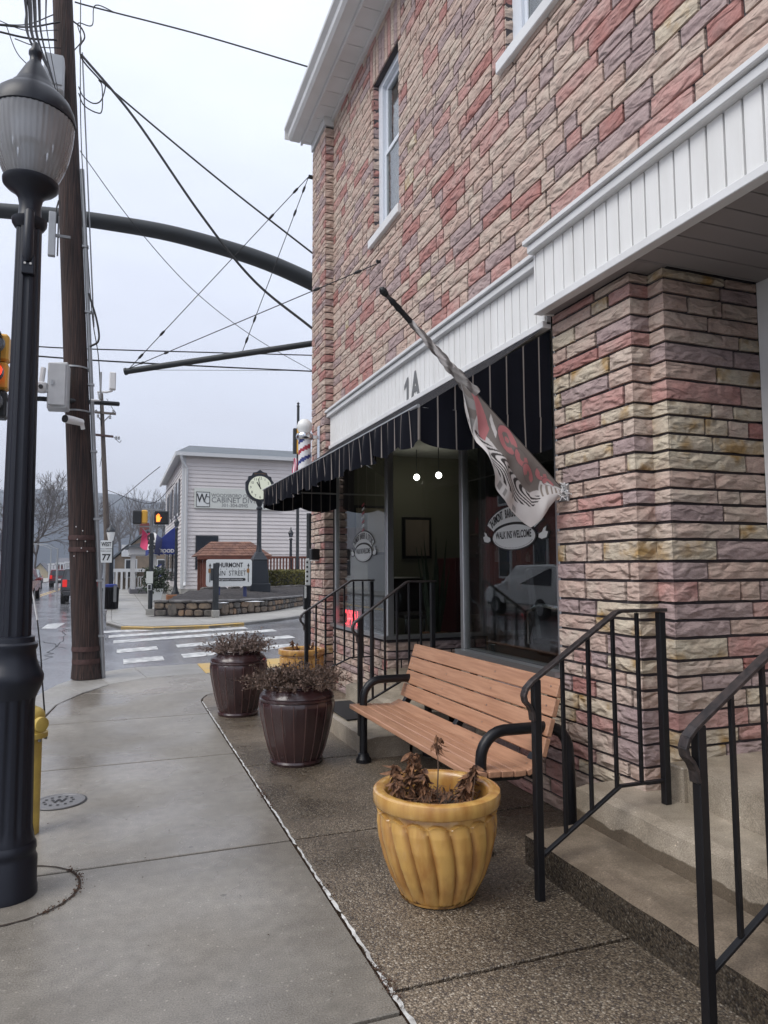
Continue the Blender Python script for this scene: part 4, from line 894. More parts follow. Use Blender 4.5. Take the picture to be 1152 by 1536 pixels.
def bowl_mat():
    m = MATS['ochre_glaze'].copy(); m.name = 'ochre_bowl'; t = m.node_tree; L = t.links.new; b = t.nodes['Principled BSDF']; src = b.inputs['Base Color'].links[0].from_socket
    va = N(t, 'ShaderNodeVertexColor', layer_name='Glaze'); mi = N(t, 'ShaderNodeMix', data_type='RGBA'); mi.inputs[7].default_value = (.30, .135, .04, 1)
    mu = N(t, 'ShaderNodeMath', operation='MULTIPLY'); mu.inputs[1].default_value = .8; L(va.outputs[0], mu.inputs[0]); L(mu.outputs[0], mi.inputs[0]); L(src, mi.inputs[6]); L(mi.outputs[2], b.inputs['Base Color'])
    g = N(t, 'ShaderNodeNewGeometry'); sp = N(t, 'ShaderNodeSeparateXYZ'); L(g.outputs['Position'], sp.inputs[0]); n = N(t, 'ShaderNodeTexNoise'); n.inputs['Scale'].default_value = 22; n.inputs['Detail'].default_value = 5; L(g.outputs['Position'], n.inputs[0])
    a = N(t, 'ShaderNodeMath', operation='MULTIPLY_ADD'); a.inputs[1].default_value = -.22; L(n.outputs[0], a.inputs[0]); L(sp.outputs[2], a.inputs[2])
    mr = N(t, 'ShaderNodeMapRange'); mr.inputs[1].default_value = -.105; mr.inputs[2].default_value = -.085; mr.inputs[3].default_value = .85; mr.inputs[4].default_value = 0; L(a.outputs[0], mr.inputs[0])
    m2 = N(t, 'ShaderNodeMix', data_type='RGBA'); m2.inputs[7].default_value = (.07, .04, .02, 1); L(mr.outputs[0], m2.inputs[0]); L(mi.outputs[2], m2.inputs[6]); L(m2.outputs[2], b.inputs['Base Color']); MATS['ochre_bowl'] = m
bowl_mat()
def purple_pot(c, label, h=.64, r=.31):
    t = thing('flower_pot', c, label, 'plant pot', 'purple-brown glazed pots'); k = r/.31; z = h/.64
    P = lambda pr: [(a*k, b*z) for a, b in pr]
    MB().lathe(P([(.20, 0), (.215, .0), (.222, .02), (.215, .035), (.205, .04)]), c, 40).build('foot', 'purple_glaze', t, smooth=True)
    b = MB(); pr = [(.203, .038), (.235, .12), (.262, .22), (.285, .32), (.302, .41), (.31, .47), (.308, .50), (.300, .515)]
    b.lathe(P(pr), c, 120, fn=lambda rr, zz, th, i: rr-.003*(math.sin(th*10)**2)**12); b.build('body', 'purple_glaze', t, smooth=True)
    rb = MB()
    for j in range(20):
        a = 2*math.pi*j/20; rb.tube([(c[0]+(x*k+.0005)*math.cos(a), c[1]+(x*k+.0005)*math.sin(a), c[2]+zz*z) for x, zz in pr[:-1]], .004, 5)
    rb.build('rib', 'purple_rib', t, smooth=True)
    MB().lathe(P([(.300, .51), (.309, .518), (.309, .53), (.30, .538), (.305, .545), (.302, .555), (.288, .575), (.262, .60), (.24, .612), (.236, .62), (.25, .632), (.262, .64), (.255, .648), (.235, .645), (.222, .62), (.22, .56)]), c, 56, caps=False).build('shoulder', 'purple_glaze', t, smooth=True)
    MB().lathe([(.001, .60*z), (.1, .605*z), (.221*k, .59*z)], c, 24, caps=False).build('soil', 'soil', t)
    return t
pc1, pc2, pc3, pc4 = Vector((1.475, 3.22, .003)), Vector((1.405, 5.78, .003)), Vector((1.265, 7.86, .003)), Vector((2.30, 9.2, .003))
ochre_pot(pc1, 'ochre yellow fluted ceramic pot in front of the bench')
purple_pot(pc2, 'dark purple-brown glazed pot beside the far end of the bench', .62, .305)
purple_pot(pc3, 'dark purple-brown glazed pot at the rounded end of the aggregate paving', .68, .305)
ochre_pot(pc4, 'ochre yellow fluted pot by the far brick pilaster', .52, .30, .8)
def leaf_quad(mb, c, d, n_, L_, w_, rr, curl=.5, mi=0):
    d = d.normalized(); s_ = d.cross(n_).normalized(); n2 = s_.cross(d); vs = []
    for i in range(4):
        t = i/3; wd = w_*math.sin(math.pi*(.12+.85*t))*.5; p = c+d*(L_*t)+n2*(curl*L_*(t*t)*.5)+s_*(rr.uniform(-.1, .1)*w_)
        vs += [p-s_*wd+n2*wd*.5, p+n2*rr.uniform(-.3, .3)*wd, p+s_*wd+n2*wd*.5]
    mb.add(vs, [(3*i+j, 3*i+j+1, 3*i+j+4, 3*i+j+3) for i in range(3) for j in range(2)], mi)
def rv(rr): return Vector((rr.gauss(0, 1), rr.gauss(0, 1), rr.gauss(0, 1))).normalized()
def sedum(c, top, r, label, seed, n=150, mt=('dry_sedum', 'twig'), spread=.14, hgt=.13, leaves=15, ls=.018):
    rr = random.Random(seed); t = thing('dried_plant', (c.x, c.y, c.z+top), label, 'dead plant', 'dried plants in the purple pots'); lf = MB(); sm_ = MB()
    for i in range(n):
        a = rr.uniform(0, 2*math.pi); q = r*math.sqrt(rr.random()); b = Vector((c.x+q*math.cos(a), c.y+q*math.sin(a), c.z+top-.03)); lean = q/r
        tip = b+Vector((math.cos(a)*spread*lean**1.5*rr.uniform(.3, 1.3), math.sin(a)*spread*lean**1.5*rr.uniform(.3, 1.3), hgt*rr.uniform(.4, 1.1)*(1-.55*lean**2)+(.0 if lean < .8 else -.05*rr.random())))
        mid = b.lerp(tip, .5)+Vector((0, 0, .025)); sm_.tube([b, mid, tip], [.003, .002, .0014], 4)
        for k in range(leaves):
            f = rr.uniform(.3, 1.05); p = (b.lerp(mid, f*2) if f < .5 else mid.lerp(tip, (f-.5)*2))+rv(rr)*.012
            leaf_quad(lf, p, rv(rr)+Vector((0, 0, .3)), rv(rr), rr.uniform(.6, 1.3)*ls, rr.uniform(.5, .9)*ls, rr, rr.uniform(-1, 1))
    for k in range(110):
        a = rr.uniform(0, 6.28); q = r*math.sqrt(rr.random()); b = Vector((c.x+q*math.cos(a), c.y+q*math.sin(a), c.z+top)); d = Vector((math.cos(a)*q/r*1.2+rr.gauss(0, .4), math.sin(a)*q/r*1.2+rr.gauss(0, .4), rr.uniform(.3, 1.1))).normalized(); L_ = rr.uniform(.1, .27)
        e_ = b+d*L_+rv(rr)*.03-ZH*rr.uniform(0, .06); sm_.tube([b, b+d*L_*.5+rv(rr)*.02, e_], [.002, .0016, .001], 4)
        for j in range(rr.choice([0, 2, 5])): leaf_quad(lf, e_+rv(rr)*.012, rv(rr), rv(rr), .018, .014, rr, 1)
    stuff(lf.build('leaves', mt[0], t, fix=False)); stuff(sm_.build('stems', mt[1], t, fix=False)); return t
sedum(pc2, .62, .245, 'dense dried brown stonecrop filling the purple pot beside the bench', 3, 260, spread=.24, hgt=.19, leaves=17, ls=.019)
sedum(pc3, .68, .235, 'pale dried stonecrop sprigs in the pot at the rounded paving end', 4, 170, ('dry_sedum_pale', 'twig'), .22, .22, 11, .021)
def withered(c, top, label, stalks, seed):
    rr = random.Random(seed); t = thing('dried_plant', (c.x, c.y, c.z+top), label, 'dead plant', 'withered plants in the ochre pots'); lf = MB(); sm_ = MB()
    for (dx, dy, h, lx, ly, nl) in stalks:
        b = Vector((c.x+dx, c.y+dy, c.z+top-.01)); tip = b+Vector((lx, ly, h)); mid = b.lerp(tip, .5)+Vector((rr.uniform(-.015, .015), rr.uniform(-.015, .015), .01))
        sm_.tube([b, mid, tip], [.0045, .0035, .002], 5)
        for k in range(int(nl*2.6)):
            f = rr.uniform(.1, 1.0)**.7; p = (b.lerp(mid, f*2) if f < .5 else mid.lerp(tip, (f-.5)*2)); d = rv(rr)*.6+Vector((0, 0, -1.0))
            leaf_quad(lf, p+rv(rr)*.008, d, rv(rr), rr.uniform(.022, .05), rr.uniform(.014, .03), rr, rr.uniform(-3, 3))
    for k in range(230):
        a = rr.uniform(0, 6.28); q = .21*math.sqrt(rr.random()); p = Vector((c.x+q*math.cos(a), c.y+q*math.sin(a), c.z+top+rr.uniform(-.005, .03)))
        leaf_quad(lf, p, rv(rr)+Vector((0, 0, .2)), ZH, rr.uniform(.02, .05), rr.uniform(.012, .024), rr, rr.uniform(-1.5, 1.5))
    for k in range(46):
        a = rr.uniform(0, 6.28); q = .2*math.sqrt(rr.random()); b = Vector((c.x+q*math.cos(a), c.y+q*math.sin(a), c.z+top)); d = Vector((rr.gauss(0, .6), rr.gauss(0, .6), rr.uniform(.3, 1.2))).normalized(); L_ = rr.uniform(.05, .17)
        m_ = b+d*L_*.5+rv(rr)*.02; sm_.tube([b, m_, b+d*L_+rv(rr)*.03-ZH*.02], [.0022, .0018, .001], 4)
    stuff(lf.build('leaves', 'dry_leaf', t, fix=False)); stuff(sm_.build('stems', 'twig', t, fix=False))
withered(pc1, .40, 'withered brown leafy stalks in the ochre pot before the bench', [(-.13, .08, .20, -.05, .02, 26), (-.12, .02, .15, -.09, .0, 24), (-.10, .05, .26, -.01, .0, 34), (-.06, .07, .25, .0, .02, 30), (-.08, .0, .20, .02, -.01, 24), (.02, .04, .30, .03, .05, 0), (.05, .10, .02, .0, .0, 6), (.10, -.03, .19, .09, .0, 30), (.13, .0, .16, .08, .02, 26), (.15, .04, .12, .04, .02, 20), (.02, -.1, .06, .03, .0, 14), (-.02, .0, .10, -.04, .0, 16)], 9)
tp = Vector((pc1.x+.05, pc1.y+.09, .71)); 
lfm = MB(); rr = random.Random(2)
for k in range(26): leaf_quad(lfm, tp+Vector((rr.gauss(0, .008), rr.gauss(0, .008), rr.uniform(-.05, .015))), rv(rr)*.5+Vector((0, 0, -1)), rv(rr), rr.uniform(.03, .065), rr.uniform(.012, .024), rr, rr.uniform(-2, 2))
_pl = [o for o in bpy.data.objects if o.get('label', '').startswith('withered brown leafy')][0]
stuff(lfm.build('seed_head', 'dry_leaf', _pl, fix=False))
withered(pc4, .42, 'few bare reddish sprigs in the far ochre pot', [(-.1, 0, .22, -.03, .0, 16), (-.06, .02, .18, .0, .02, 14), (.05, 0, .16, .05, 0, 12), (.1, .02, .19, .06, 0, 12), (-.13, 0, .1, -.08, 0, 10)], 11)

# ================================================================== WALL FLAG
T_, B_ = at(575, 437, 3.9), atx(845, 738, 2.675)
fl = thing('wall_flag', B_, 'weathered printed shop flag twisted round an angled pole on the brick pier', 'flag')
MB().tube([T_, B_], .013, 10).build('pole', 'worn_black', fl, smooth=True)
dT = (B_-T_).normalized()
MB().tube([T_-dT*.03, T_-dT*.015, T_, T_+dT*.02, T_+dT*.035], [.006, .02, .024, .02, .014], 12).build('ball_tip', 'black_metal', fl, smooth=True)
MB().tube([T_+dT*.06, T_+dT*.09, T_+dT*.10, T_+dT*.14, T_+dT*.15, T_+dT*.25], [.014, .021, .016, .021, .017, .018], 10).build('sleeve_rings', 'black_metal', fl, smooth=True)
MB().tube([B_-dT*.03, B_+dT*.02], .026, 10).build('socket', 'galvanised', fl); MB().box(2.672, 2.70, B_.y-.035, B_.y+.035, B_.z-.06, B_.z+.05).build('socket_plate', 'galvanised', fl, bevel=.004)
fm = bpy.data.materials.new('flag_print'); fm.use_nodes = True; ft_ = fm.node_tree; fb_ = ft_.nodes['Principled BSDF']; fb_.inputs['Roughness'].default_value = .8
va = N(ft_, 'ShaderNodeVertexColor', layer_name='Col'); ft_.links.new(va.outputs[0], fb_.inputs['Base Color']); MATS['flag_print'] = fm
WH, TP, PK, DK, GY = (.58, .55, .535), (.19, .165, .15), (.46, .17, .175), (.035, .028, .028), (.28, .265, .255)
def flag_col(s, t, h):
    """print on the cloth: s along the pole (0 upper), v metres below the pole"""
    c = WH
    e1 = .46-.06*math.sin(s*7+.4)+.02*math.sin(s*31)
    if t < e1: c = TP
    if s > .80 and t > .22+.05*math.sin(s*30): c = WH
    if s < .20: c = GY if math.sin(s*55+t*16) > -.1 else TP
    if .10 < s < .33 and abs(t-(.10+(s-.10)*1.5)) < .15: c = PK
    if .30 < s < .38 and abs(t-.12-(s-.3)*2) < .05: c = WH
    for n_, (a, b, ra, rb) in enumerate(((.47, .17, .085, .165), (.60, .22, .060, .10), (.68, .30, .060, .10), (.80, .16, .055, .10), (.87, .24, .05, .09))):
        x_, y2 = (s-a)/ra, (t-b)/rb; q = x_*x_+y2*y2; an = math.atan2(y2, x_)
        if n_ == 0: ink = q < 1 and not (.05 < q < .30 and abs(x_*.7-y2*.7) < .34) and not (q > .3 and -.1 < an < .55)
        else: ink = .10 < q < 1 and not ((-2.6 < an < -.9) if n_ % 2 else (.5 < an < 2.2))
        if ink: c = PK
        elif q < 1.25: c = (.15, .125, .12) if q > .95 else c
    band = abs(t-(.62+.05*math.sin(s*5-.6)))
    if .20 < s < .80 and band < .17*math.sin(math.pi*min(1, (s-.2)/.6)**.8)+.03:
        k = math.sin((s+.10*math.sin(t*11+s*3))*120)
        c = DK if k > .05 else WH
    if .80 < s < .97 and .34 < t < .62: c = (.25, .21, .18) if math.sin(s*170) > .2 else WH
    if t > .86 and s < .70: c = GY if (math.sin(s*80)*math.sin(s*37+1) > .25 and .89 < t < .97) else WH
    return c
def flag_sheet(name, s0, s1, hang, nu, nv, wob):
    m_ = MB(); L_ = (B_-T_)
    def fn(i, j):
        s = s0+(s1-s0)*i; h = hang(i); p = T_+L_*s; q = p+Vector((-.018*math.sin(i*9)*j*0, 0, -h*j)); k = j*h/.4
        off = wob*(math.sin(i*12+j*4.0)*.045+math.sin(i*25-j*6)*.02+math.sin(j*7+i*3)*.03+math.sin(i*47+j*9)*.006)*min(1, k*1.6)*(1-.65*max(0, min(1, (i-.55)/.2))*j)
        return q+Vector((off*.25-.10*k*math.sin(math.pi*min(1, i*1.3)), -.014-off*.8-.035*k*math.sin(i*5), 0))
    m_.grid(fn, nu, nv); o = m_.build(name, 'flag_print', fl, fix=False, smooth=True)
    ca = o.data.color_attributes.new('Col', 'FLOAT_COLOR', 'POINT')
    for j in range(nv+1):
        for i in range(nu+1): ca.data[j*(nu+1)+i].color = (*flag_col(i/nu, j/nv, hang(i/nu)), 1)
    md = o.modifiers.new('thick', 'SOLIDIFY'); md.thickness = .002
def hang(i):
    K = [(0, .02), (.09, .16), (.2, .29), (.36, .38), (.5, .415), (.66, .44), (.72, .445), (.86, .22), (1, .03)]
    for (a, b), (c, d) in zip(K[:-1], K[1:]):
        if a <= i <= c: f = (i-a)/(c-a); return b+(d-b)*f
    return .03
flag_sheet('cloth', .40, .985, hang, 230, 130, 1.0)
tw = MB(); nn = 70; kk = 26; vs = []
ax1 = dT.cross(ZH).normalized(); ax2 = ax1.cross(dT)
for i in range(nn+1):
    f = i/nn; p = T_+(B_-T_)*(.145+.35*f)
    for j in range(kk):
        a = 2*math.pi*j/kk; rr_ = .017+.020*f**1.3; rr_ *= 1+.20*math.sin(3*a+f*24)+.10*math.sin(5*a-f*31)
        vs.append(p+(ax1*math.cos(a)+ax2*math.sin(a))*rr_-ZH*.01*f)
tw.add(vs, [(i*kk+j, i*kk+(j+1) % kk, (i+1)*kk+(j+1) % kk, (i+1)*kk+j) for i in range(nn) for j in range(kk)])
o = tw.build('twisted_cloth', 'flag_print', fl, fix=False, smooth=True); ca = o.data.color_attributes.new('Col', 'FLOAT_COLOR', 'POINT')
for i in range(nn+1):
    for j in range(kk):
        k = math.sin(j*2*math.pi/kk*2+i/nn*20+.8*math.sin(i*.3)); ca.data[i*kk+j].color = (*(WH if k > .35 and i < 45 else (GY if k > -.25 else (.13, .115, .11))), 1)
tie = MB(); rr = random.Random(4)
for k in range(26):
    c = B_-dT*.02+Vector((rr.gauss(0, .012), -.03+rr.gauss(0, .01), rr.gauss(-.01, .02))); tie.tube([c, c+rv(rr)*.03, c+rv(rr)*.05-ZH*.01], .0025, 4)
stuff(tie.build('frayed_tie', 'white_cloth', fl))

# ================================================================== STREET LAMP
LY = lamp_c.y
zz = lambda py: at(40, py, LY).z
lp = thing('street_lamp', lamp_c, 'black fluted street lamp with ribbed clear globe beside the yellow hydrant', 'street lamp')
LC = (lamp_c.x, lamp_c.y, 0)
flt = lambda n, d: (lambda r, z, th, i: r-d*(abs(math.sin(th*n/2))**.5 < .0) if False else r-d*max(0, math.cos(th*n))**.7)
MB().lathe([(.142, 0), (.142, .03), (.138, .04), (.138, .165), (.131, .18), (.128, .20), (.133, .21), (.13, .235), (.12, .25)], LC, 40).build('base', 'lamp_black', lp, smooth=True)
MB().lathe([(.122, .25), (.117, .28), (.111, .32), (.103, .9), (.106, .93)], LC, 96, fn=lambda r, z, th, i: r-(.010*max(0, math.cos(th*12))**.6 if i in (2, 3) else 0)).build('fluted_base', 'lamp_black', lp, smooth=True)
MB().lathe([(.108, .93), (.116, .95), (.13, .985), (.139, 1.01), (.14, 1.035), (.132, 1.055), (.115, 1.085), (.104, 1.12), (.10, 1.16), (.108, 1.175), (.108, 1.19), (.095, 1.20), (.092, 1.225), (.075, 1.23)], LC, 40).build('collar', 'lamp_black', lp, smooth=True)
zc = zz(345)
MB().lathe([(.076, 1.225), (.074, 1.4), (.060, zc)], LC, 80, fn=lambda r, z, th, i: r-.008*max(0, math.cos(th*8))**.5).build('shaft', 'lamp_black', lp, smooth=True)
z1 = zz(283)
MB().lathe([(.058, zc), (.07, zc+.01), (.082, zc+.03), (.084, zc+.05), (.06, zc+.06), (.054, zc+.08), (.052, zc+.13), (.06, zc+.17), (.085, z1-.02), (.118, z1), (.132, z1+.015), (.134, z1+.035), (.118, z1+.04)], LC, 44).build('capital', 'lamp_black', lp, smooth=True)
def globe_mat():
    m = bpy.data.materials.new('ribbed_acrylic'); m.use_nodes = True; t = m.node_tree; t.nodes.clear(); L = t.links.new
    o = N(t, 'ShaderNodeOutputMaterial'); tr = N(t, 'ShaderNodeBsdfTransparent'); tr.inputs[0].default_value = (.86, .88, .9, 1); gl = N(t, 'ShaderNodeBsdfGlossy'); gl.inputs['Roughness'].default_value = .12
    df = N(t, 'ShaderNodeBsdfDiffuse'); df.inputs[0].default_value = (.66, .66, .67, 1); fr = N(t, 'ShaderNodeFresnel'); fr.inputs[0].default_value = 1.6
    a = N(t, 'ShaderNodeMixShader'); a.inputs[0].default_value = .34; L(tr.outputs[0], a.inputs[1]); L(df.outputs[0], a.inputs[2])
    b = N(t, 'ShaderNodeMixShader'); L(fr.outputs[0], b.inputs[0]); L(a.outputs[0], b.inputs[1]); L(gl.outputs[0], b.inputs[2]); L(b.outputs[0], o.inputs[0]); MATS['acrylic'] = m
globe_mat()
zb_ = zz(178)
gp = [(.112, z1+.035), (.135, z1+.075), (.158, z1+.13), (.178, z1+.20), (.192, z1+.28), (.198, zb_-.03), (.199, zb_)]
MB().lathe(gp, LC, 180, caps=False, fn=lambda r, z, th, i: r*(1+.007*math.cos(th*45))).build('globe', 'acrylic', lp, smooth=True)
inr = MB(); inr.lathe([(.05, z1+.05), (.055, z1+.22), (.085, z1+.24), (.12, zb_-.01)], LC, 28); inr.build('lamp_housing', 'galvanised', lp, smooth=True)
zt_, zd = zz(128), zz(80)
MB().lathe([(.196, zb_-.012), (.206, zb_-.006), (.206, zb_+.012), (.198, zb_+.05), (.178, zb_+.095), (.15, zb_+.125), (.118, zt_-.03), (.112, zt_-.015), (.095, zt_), (.088, zt_+.02), (.062, zt_+.075), (.042, zt_+.115), (.034, zt_+.125), (.028, zt_+.14), (.028, zt_+.165), (.034, zt_+.175), (.034, zt_+.19), (.022, zt_+.21), (.016, zt_+.235), (.004, zt_+.25)], LC, 44).build('hood', 'lamp_black', lp, smooth=True)
fwd = Vector((-CF.x*0+.10, -1, 0)).normalized(); pc = Vector(LC)+fwd*.085
MB().tube([pc+ZH*(zc-.20), pc+ZH*(zc-.17), pc+ZH*(zc+.06), pc+ZH*(zc+.075)], [.012, .024, .024, .012], 12).build('photocell', 'lamp_black', lp, smooth=True)
MB().box(pc.x-.03, pc.x+.03, pc.y, pc.y+.05, zc-.26, zc-.16).build('bracket', 'lamp_black', lp, bevel=.004)
for dx in (-.013, .013): MB().tube([(pc.x+dx, pc.y-.006, zc-.21), (pc.x+dx, pc.y+.01, zc-.21)], .006, 8).build('bolt', 'screw', lp)

# hydrant, whip marker, cover ---------------------------------------
hc = G(38, 1250); hy = thing('fire_hydrant', hc, 'yellow fire hydrant half hidden behind the black street lamp', 'hydrant')
hz = at(44, 1068, hc.y).z; H_ = (hc.x, hc.y, 0)
MB().lathe([(.074, 0), (.074, hz*.78), (.07, hz*.80)], H_, 28).build('barrel', 'yellow_iron', hy, smooth=True)
MB().lathe([(.09, hz*.785), (.105, hz*.79), (.105, hz*.83), (.095, hz*.835), (.09, hz*.85)], H_, 28).build('flange', 'yellow_iron', hy, smooth=True)
MB().lathe([(.088, hz*.845), (.088, hz*.97), (.082, hz), (.06, hz*1.03), (.03, hz*1.05), (.022, hz*1.07), (.022, hz*1.1), (.004, hz*1.105)], H_, 28).build('bonnet', 'yellow_iron', hy, smooth=True)
for d in (Vector((.62, -.78, 0)).normalized(), Vector((-.6, -.8, 0)).normalized()):
    a = Vector(H_)+ZH*hz*.915; MB().tube([a+d*.05, a+d*.10, a+d*.10, a+d*.13, a+d*.135], [.035, .035, .042, .042, .03], 16).build('nozzle_cap', 'yellow_iron', hy, smooth=True)
for k in range(8):
    a = 2*math.pi*k/8; MB().tube([(H_[0]+.093*math.cos(a), H_[1]+.093*math.sin(a), hz*.765), (H_[0]+.093*math.cos(a), H_[1]+.093*math.sin(a), hz*.79)], .010, 6).build('bolt', 'cast_iron', hy)
W0 = [at(67, 1070, hc.y+.02), at(64, 1030, hc.y+.02), at(61, 980, hc.y+.02), at(56, 930, hc.y+.02), at(50, 895, hc.y+.02), at(46, 880, hc.y+.02)]
wk = thing('hydrant_marker', W0[0], 'thin curved whip marker rod rising from the yellow hydrant', 'marker rod')
MB().tube(W0[:4], [.0055, .005, .0045, .004], 6).build('rod', 'black_rubber', wk, smooth=True); MB().tube(W0[3:], [.0055, .005, .005], 6).build('reflective_sleeve', 'white_plastic', wk, smooth=True); MB().tube([W0[-1], at(43, 871, hc.y+.02)], .005, 6).build('red_tip', 'red_enamel', wk)
MB().tube([Vector((hc.x+.08, hc.y, W0[0].z-.05)), W0[0]], .006, 6).build('spring', 'galvanised', wk)
cv = G(88, 1203); mc = thing('utility_cover', (cv.x, cv.y, 0), 'round iron utility cover set in the sidewalk', 'manhole cover')
MB().lathe([(.178, .001), (.178, .0035)], (cv.x, cv.y, 0), 48).build('rim', 'ink', mc); MB().lathe([(.167, .0036), (.165, .008), (.145, .008), (.143, .006)], (cv.x, cv.y, 0), 48).build('lid', 'cast_iron', mc)
tx = MB(); put_text(tx, 'W', .09, (cv.x, cv.y, .0095), (1, 0, 0), (0, 1, 0), bold=.004)
for k in range(12): a = k*.5236; tx.add([(cv.x+.09*math.cos(a)+dx, cv.y+.09*math.sin(a)+dy, .0095) for dx, dy in ((-.009, -.009), (.009, -.009), (.009, .009), (-.009, .009))], [(0, 1, 2, 3)])
tx.build('relief', 'ink', mc, fix=False)

# ================================================================== UTILITY POLE
ub = Vector((-.36, 11.28, 0)); utop = at(92, -60, 11.3)
up_ = thing('utility_pole', ub, 'dark brown wooden utility pole leaning at the kerb corner', 'utility pole')
ax_ = lambda z: ub.lerp(Vector((utop.x, utop.y, utop.z)), z/utop.z)
pv = MB(); n = 30; k = 40; vs = []; rr = random.Random(8)
for i in range(k+1):
    z = utop.z*i/k; c = ax_(z); r = .185-.045*i/k+(.03 if i == 0 else 0)
    for j in range(n):
        a = 2*math.pi*j/n; q = r*(1+.018*math.sin(j*5.1)+.012*math.sin(j*9.7+i*.3)+rr.uniform(-.006, .006)); vs.append((c.x+q*math.cos(a), c.y+q*math.sin(a), z))
pv.add(vs, [(i*n+j, i*n+(j+1) % n, (i+1)*n+(j+1) % n, (i+1)*n+j) for i in range(k) for j in range(n)]+[tuple(range(k*n, k*n+n))]); pv.build('shaft', 'pole_wood', up_, smooth=True)
pr_ = lambda z: .185-.045*z/utop.z
for py, hh, mt in ((806, .07, 'rusty_band'), (824, .07, 'rusty_band'), (975, .07, 'rusty_band'), (994, .07, 'rusty_band'), (548, .025, 'galvanised'), (614, .025, 'galvanised')):
    z = at(120, py, 11.06).z; c = ax_(z); r = pr_(z)+.012; MB().lathe([(r, -hh/2), (r+.003, 0), (r, hh/2)], (c.x, c.y, z), 30, caps=False).build('band', mt, up_, smooth=True)
CP = lambda z, off=.0: ax_(z)+Vector((pr_(z)+.035+off, -.05, 0))
MB().tube([CP(z) for z in (0, 2, 4, 6, 7.6)], .032, 10).build('conduit', 'galvanised', up_, smooth=True); MB().tube([CP(z, .07)+Vector((0, .05, 0)) for z in (5.2, 6.5, 8, 9.5)], .012, 6).build('ground_wire', 'galvanised', up_)
for z in (.6, 1.4, 2.3, 3.3, 4.3, 5.4, 6.4): c = CP(z); MB().box(c.x-.045, c.x+.045, c.y-.04, c.y+.04, z-.015, z+.015).build('strap', 'galvanised', up_)
tg = MB()
for q in ((116, 809), (122, 822), (131, 827), (111, 834), (124, 796), (114, 790), (128, 812)):
    p = at(*q, 11.06); q = Vector((p.x, p.y, p.z)); tg.lathe([(.003, -.01), (.008, 0), (.003, .008)], (q.x, q.y-.0, q.z), 6)
stuff(tg.build('staples', 'white_plastic', up_))
# equipment on the pole
bx0 = at(66, 600, 10.95)
cab = thing('equipment_cabinet', at(88, 612, 10.95), 'light grey equipment cabinet strapped to the wooden utility pole', 'cabinet')
a, b = at(73, 546, 10.9), at(101, 616, 10.9)
MB().prism([(a.x, 10.80), (b.x, 10.70), (b.x+.02, 11.02), (a.x+.0, 11.06)], b.z, a.z).build('box', 'cabinet_grey', cab, bevel=.012)
MB().box(a.x+.02, b.x-.02, 10.69, 10.745, b.z+.03, a.z-.03).build('door', 'cabinet_grey', cab, bevel=.008)
MB().box(a.x+.06, a.x+.09, 10.675, 10.69, (a.z+b.z)/2-.02, (a.z+b.z)/2+.05).build('latch', 'galvanised', cab)
dcm = thing('dome_camera', at(60, 580, 10.8), 'white dome camera on the side of the grey cabinet', 'camera')
c = at(62, 581, 10.8); MB().lathe([(.005, -.085), (.06, -.07), (.085, -.02), (.085, .05), (.06, .07)], c, 20).build('dome', 'white_plastic', dcm, smooth=True); MB().tube([c+Vector((.0, -.08, -.01)), c+Vector((0, -.1, -.01))], .03, 12).build('lens', 'black_rubber', dcm)
MB().tube([c+Vector((0, 0, .06)), c+Vector((.02, 0, .28))], .035, 10).build('arm', 'white_plastic', dcm); MB().box(c.x+.04, a.x+.01, c.y-.03, c.y+.06, c.z-.06, c.z+.06).build('mount', 'white_plastic', dcm)
c = at(119, 633, 10.98); bcm = thing('bullet_camera', c, 'white bullet camera below the cabinet strap on the pole', 'camera')
MB().tube([c+Vector((.03, .03, 0)), c+Vector((-.08, -.09, 0)), c+Vector((-.17, -.17, .0))], [.05, .058, .058], 16).build('body', 'white_plastic', bcm, smooth=True); MB().tube([c+Vector((-.165, -.165, 0)), c+Vector((-.185, -.185, 0))], .054, 14).build('lens', 'black_rubber', bcm); MB().tube([c+Vector((.03, .02, 0)), c+Vector((.05, .06, -.09))], .03, 8).build('mount', 'white_plastic', bcm)
c = at(83, 115, 11.0); gb = thing('meter_box', c, 'pale grey splice box high on the utility pole behind the lamp hood', 'junction box')
MB().box(c.x-.15, c.x+.12, 10.88, 11.12, c.z-.27, c.z+.27).build('box', 'cabinet_grey', gb, bevel=.02); MB().box(c.x-.14, c.x+.11, 10.862, 10.88, c.z-.2, c.z+.26).build('cover', 'galvanised', gb, bevel=.006)
c = at(79, 352, 11.0); an = thing('panel_antenna', c, 'slim grey antenna panel hung beside the utility pole below the lamp globe', 'antenna')
MB().box(c.x-.055, c.x+.04, 10.95, 11.03, c.z-.33, c.z+.33).build('panel', 'galvanised', an, bevel=.008); MB().tube([c+Vector((.07, .02, -.3)), c+Vector((.07, .02, .3))], .012, 6).build('rod', 'dark_aluminium', an); MB().tube([c+Vector((.02, .02, .33)), c+Vector((.06, .05, .55))], .012, 6).build('cable', 'wire', an); MB().box(c.x+.03, ax_(c.z).x, 11.0, 11.03, c.z-.02, c.z+.02).build('bracket', 'dark_aluminium', an)
c = at(169, 572, 11.1); an2 = thing('radio_antenna', c, 'white radio antenna on a curved bracket right of the utility pole', 'antenna')
MB().box(c.x-.045, c.x+.045, 11.05, 11.15, c.z-.13, c.z+.13).build('panel', 'white_plastic', an2, bevel=.012); q = at(137, 600, 11.15)
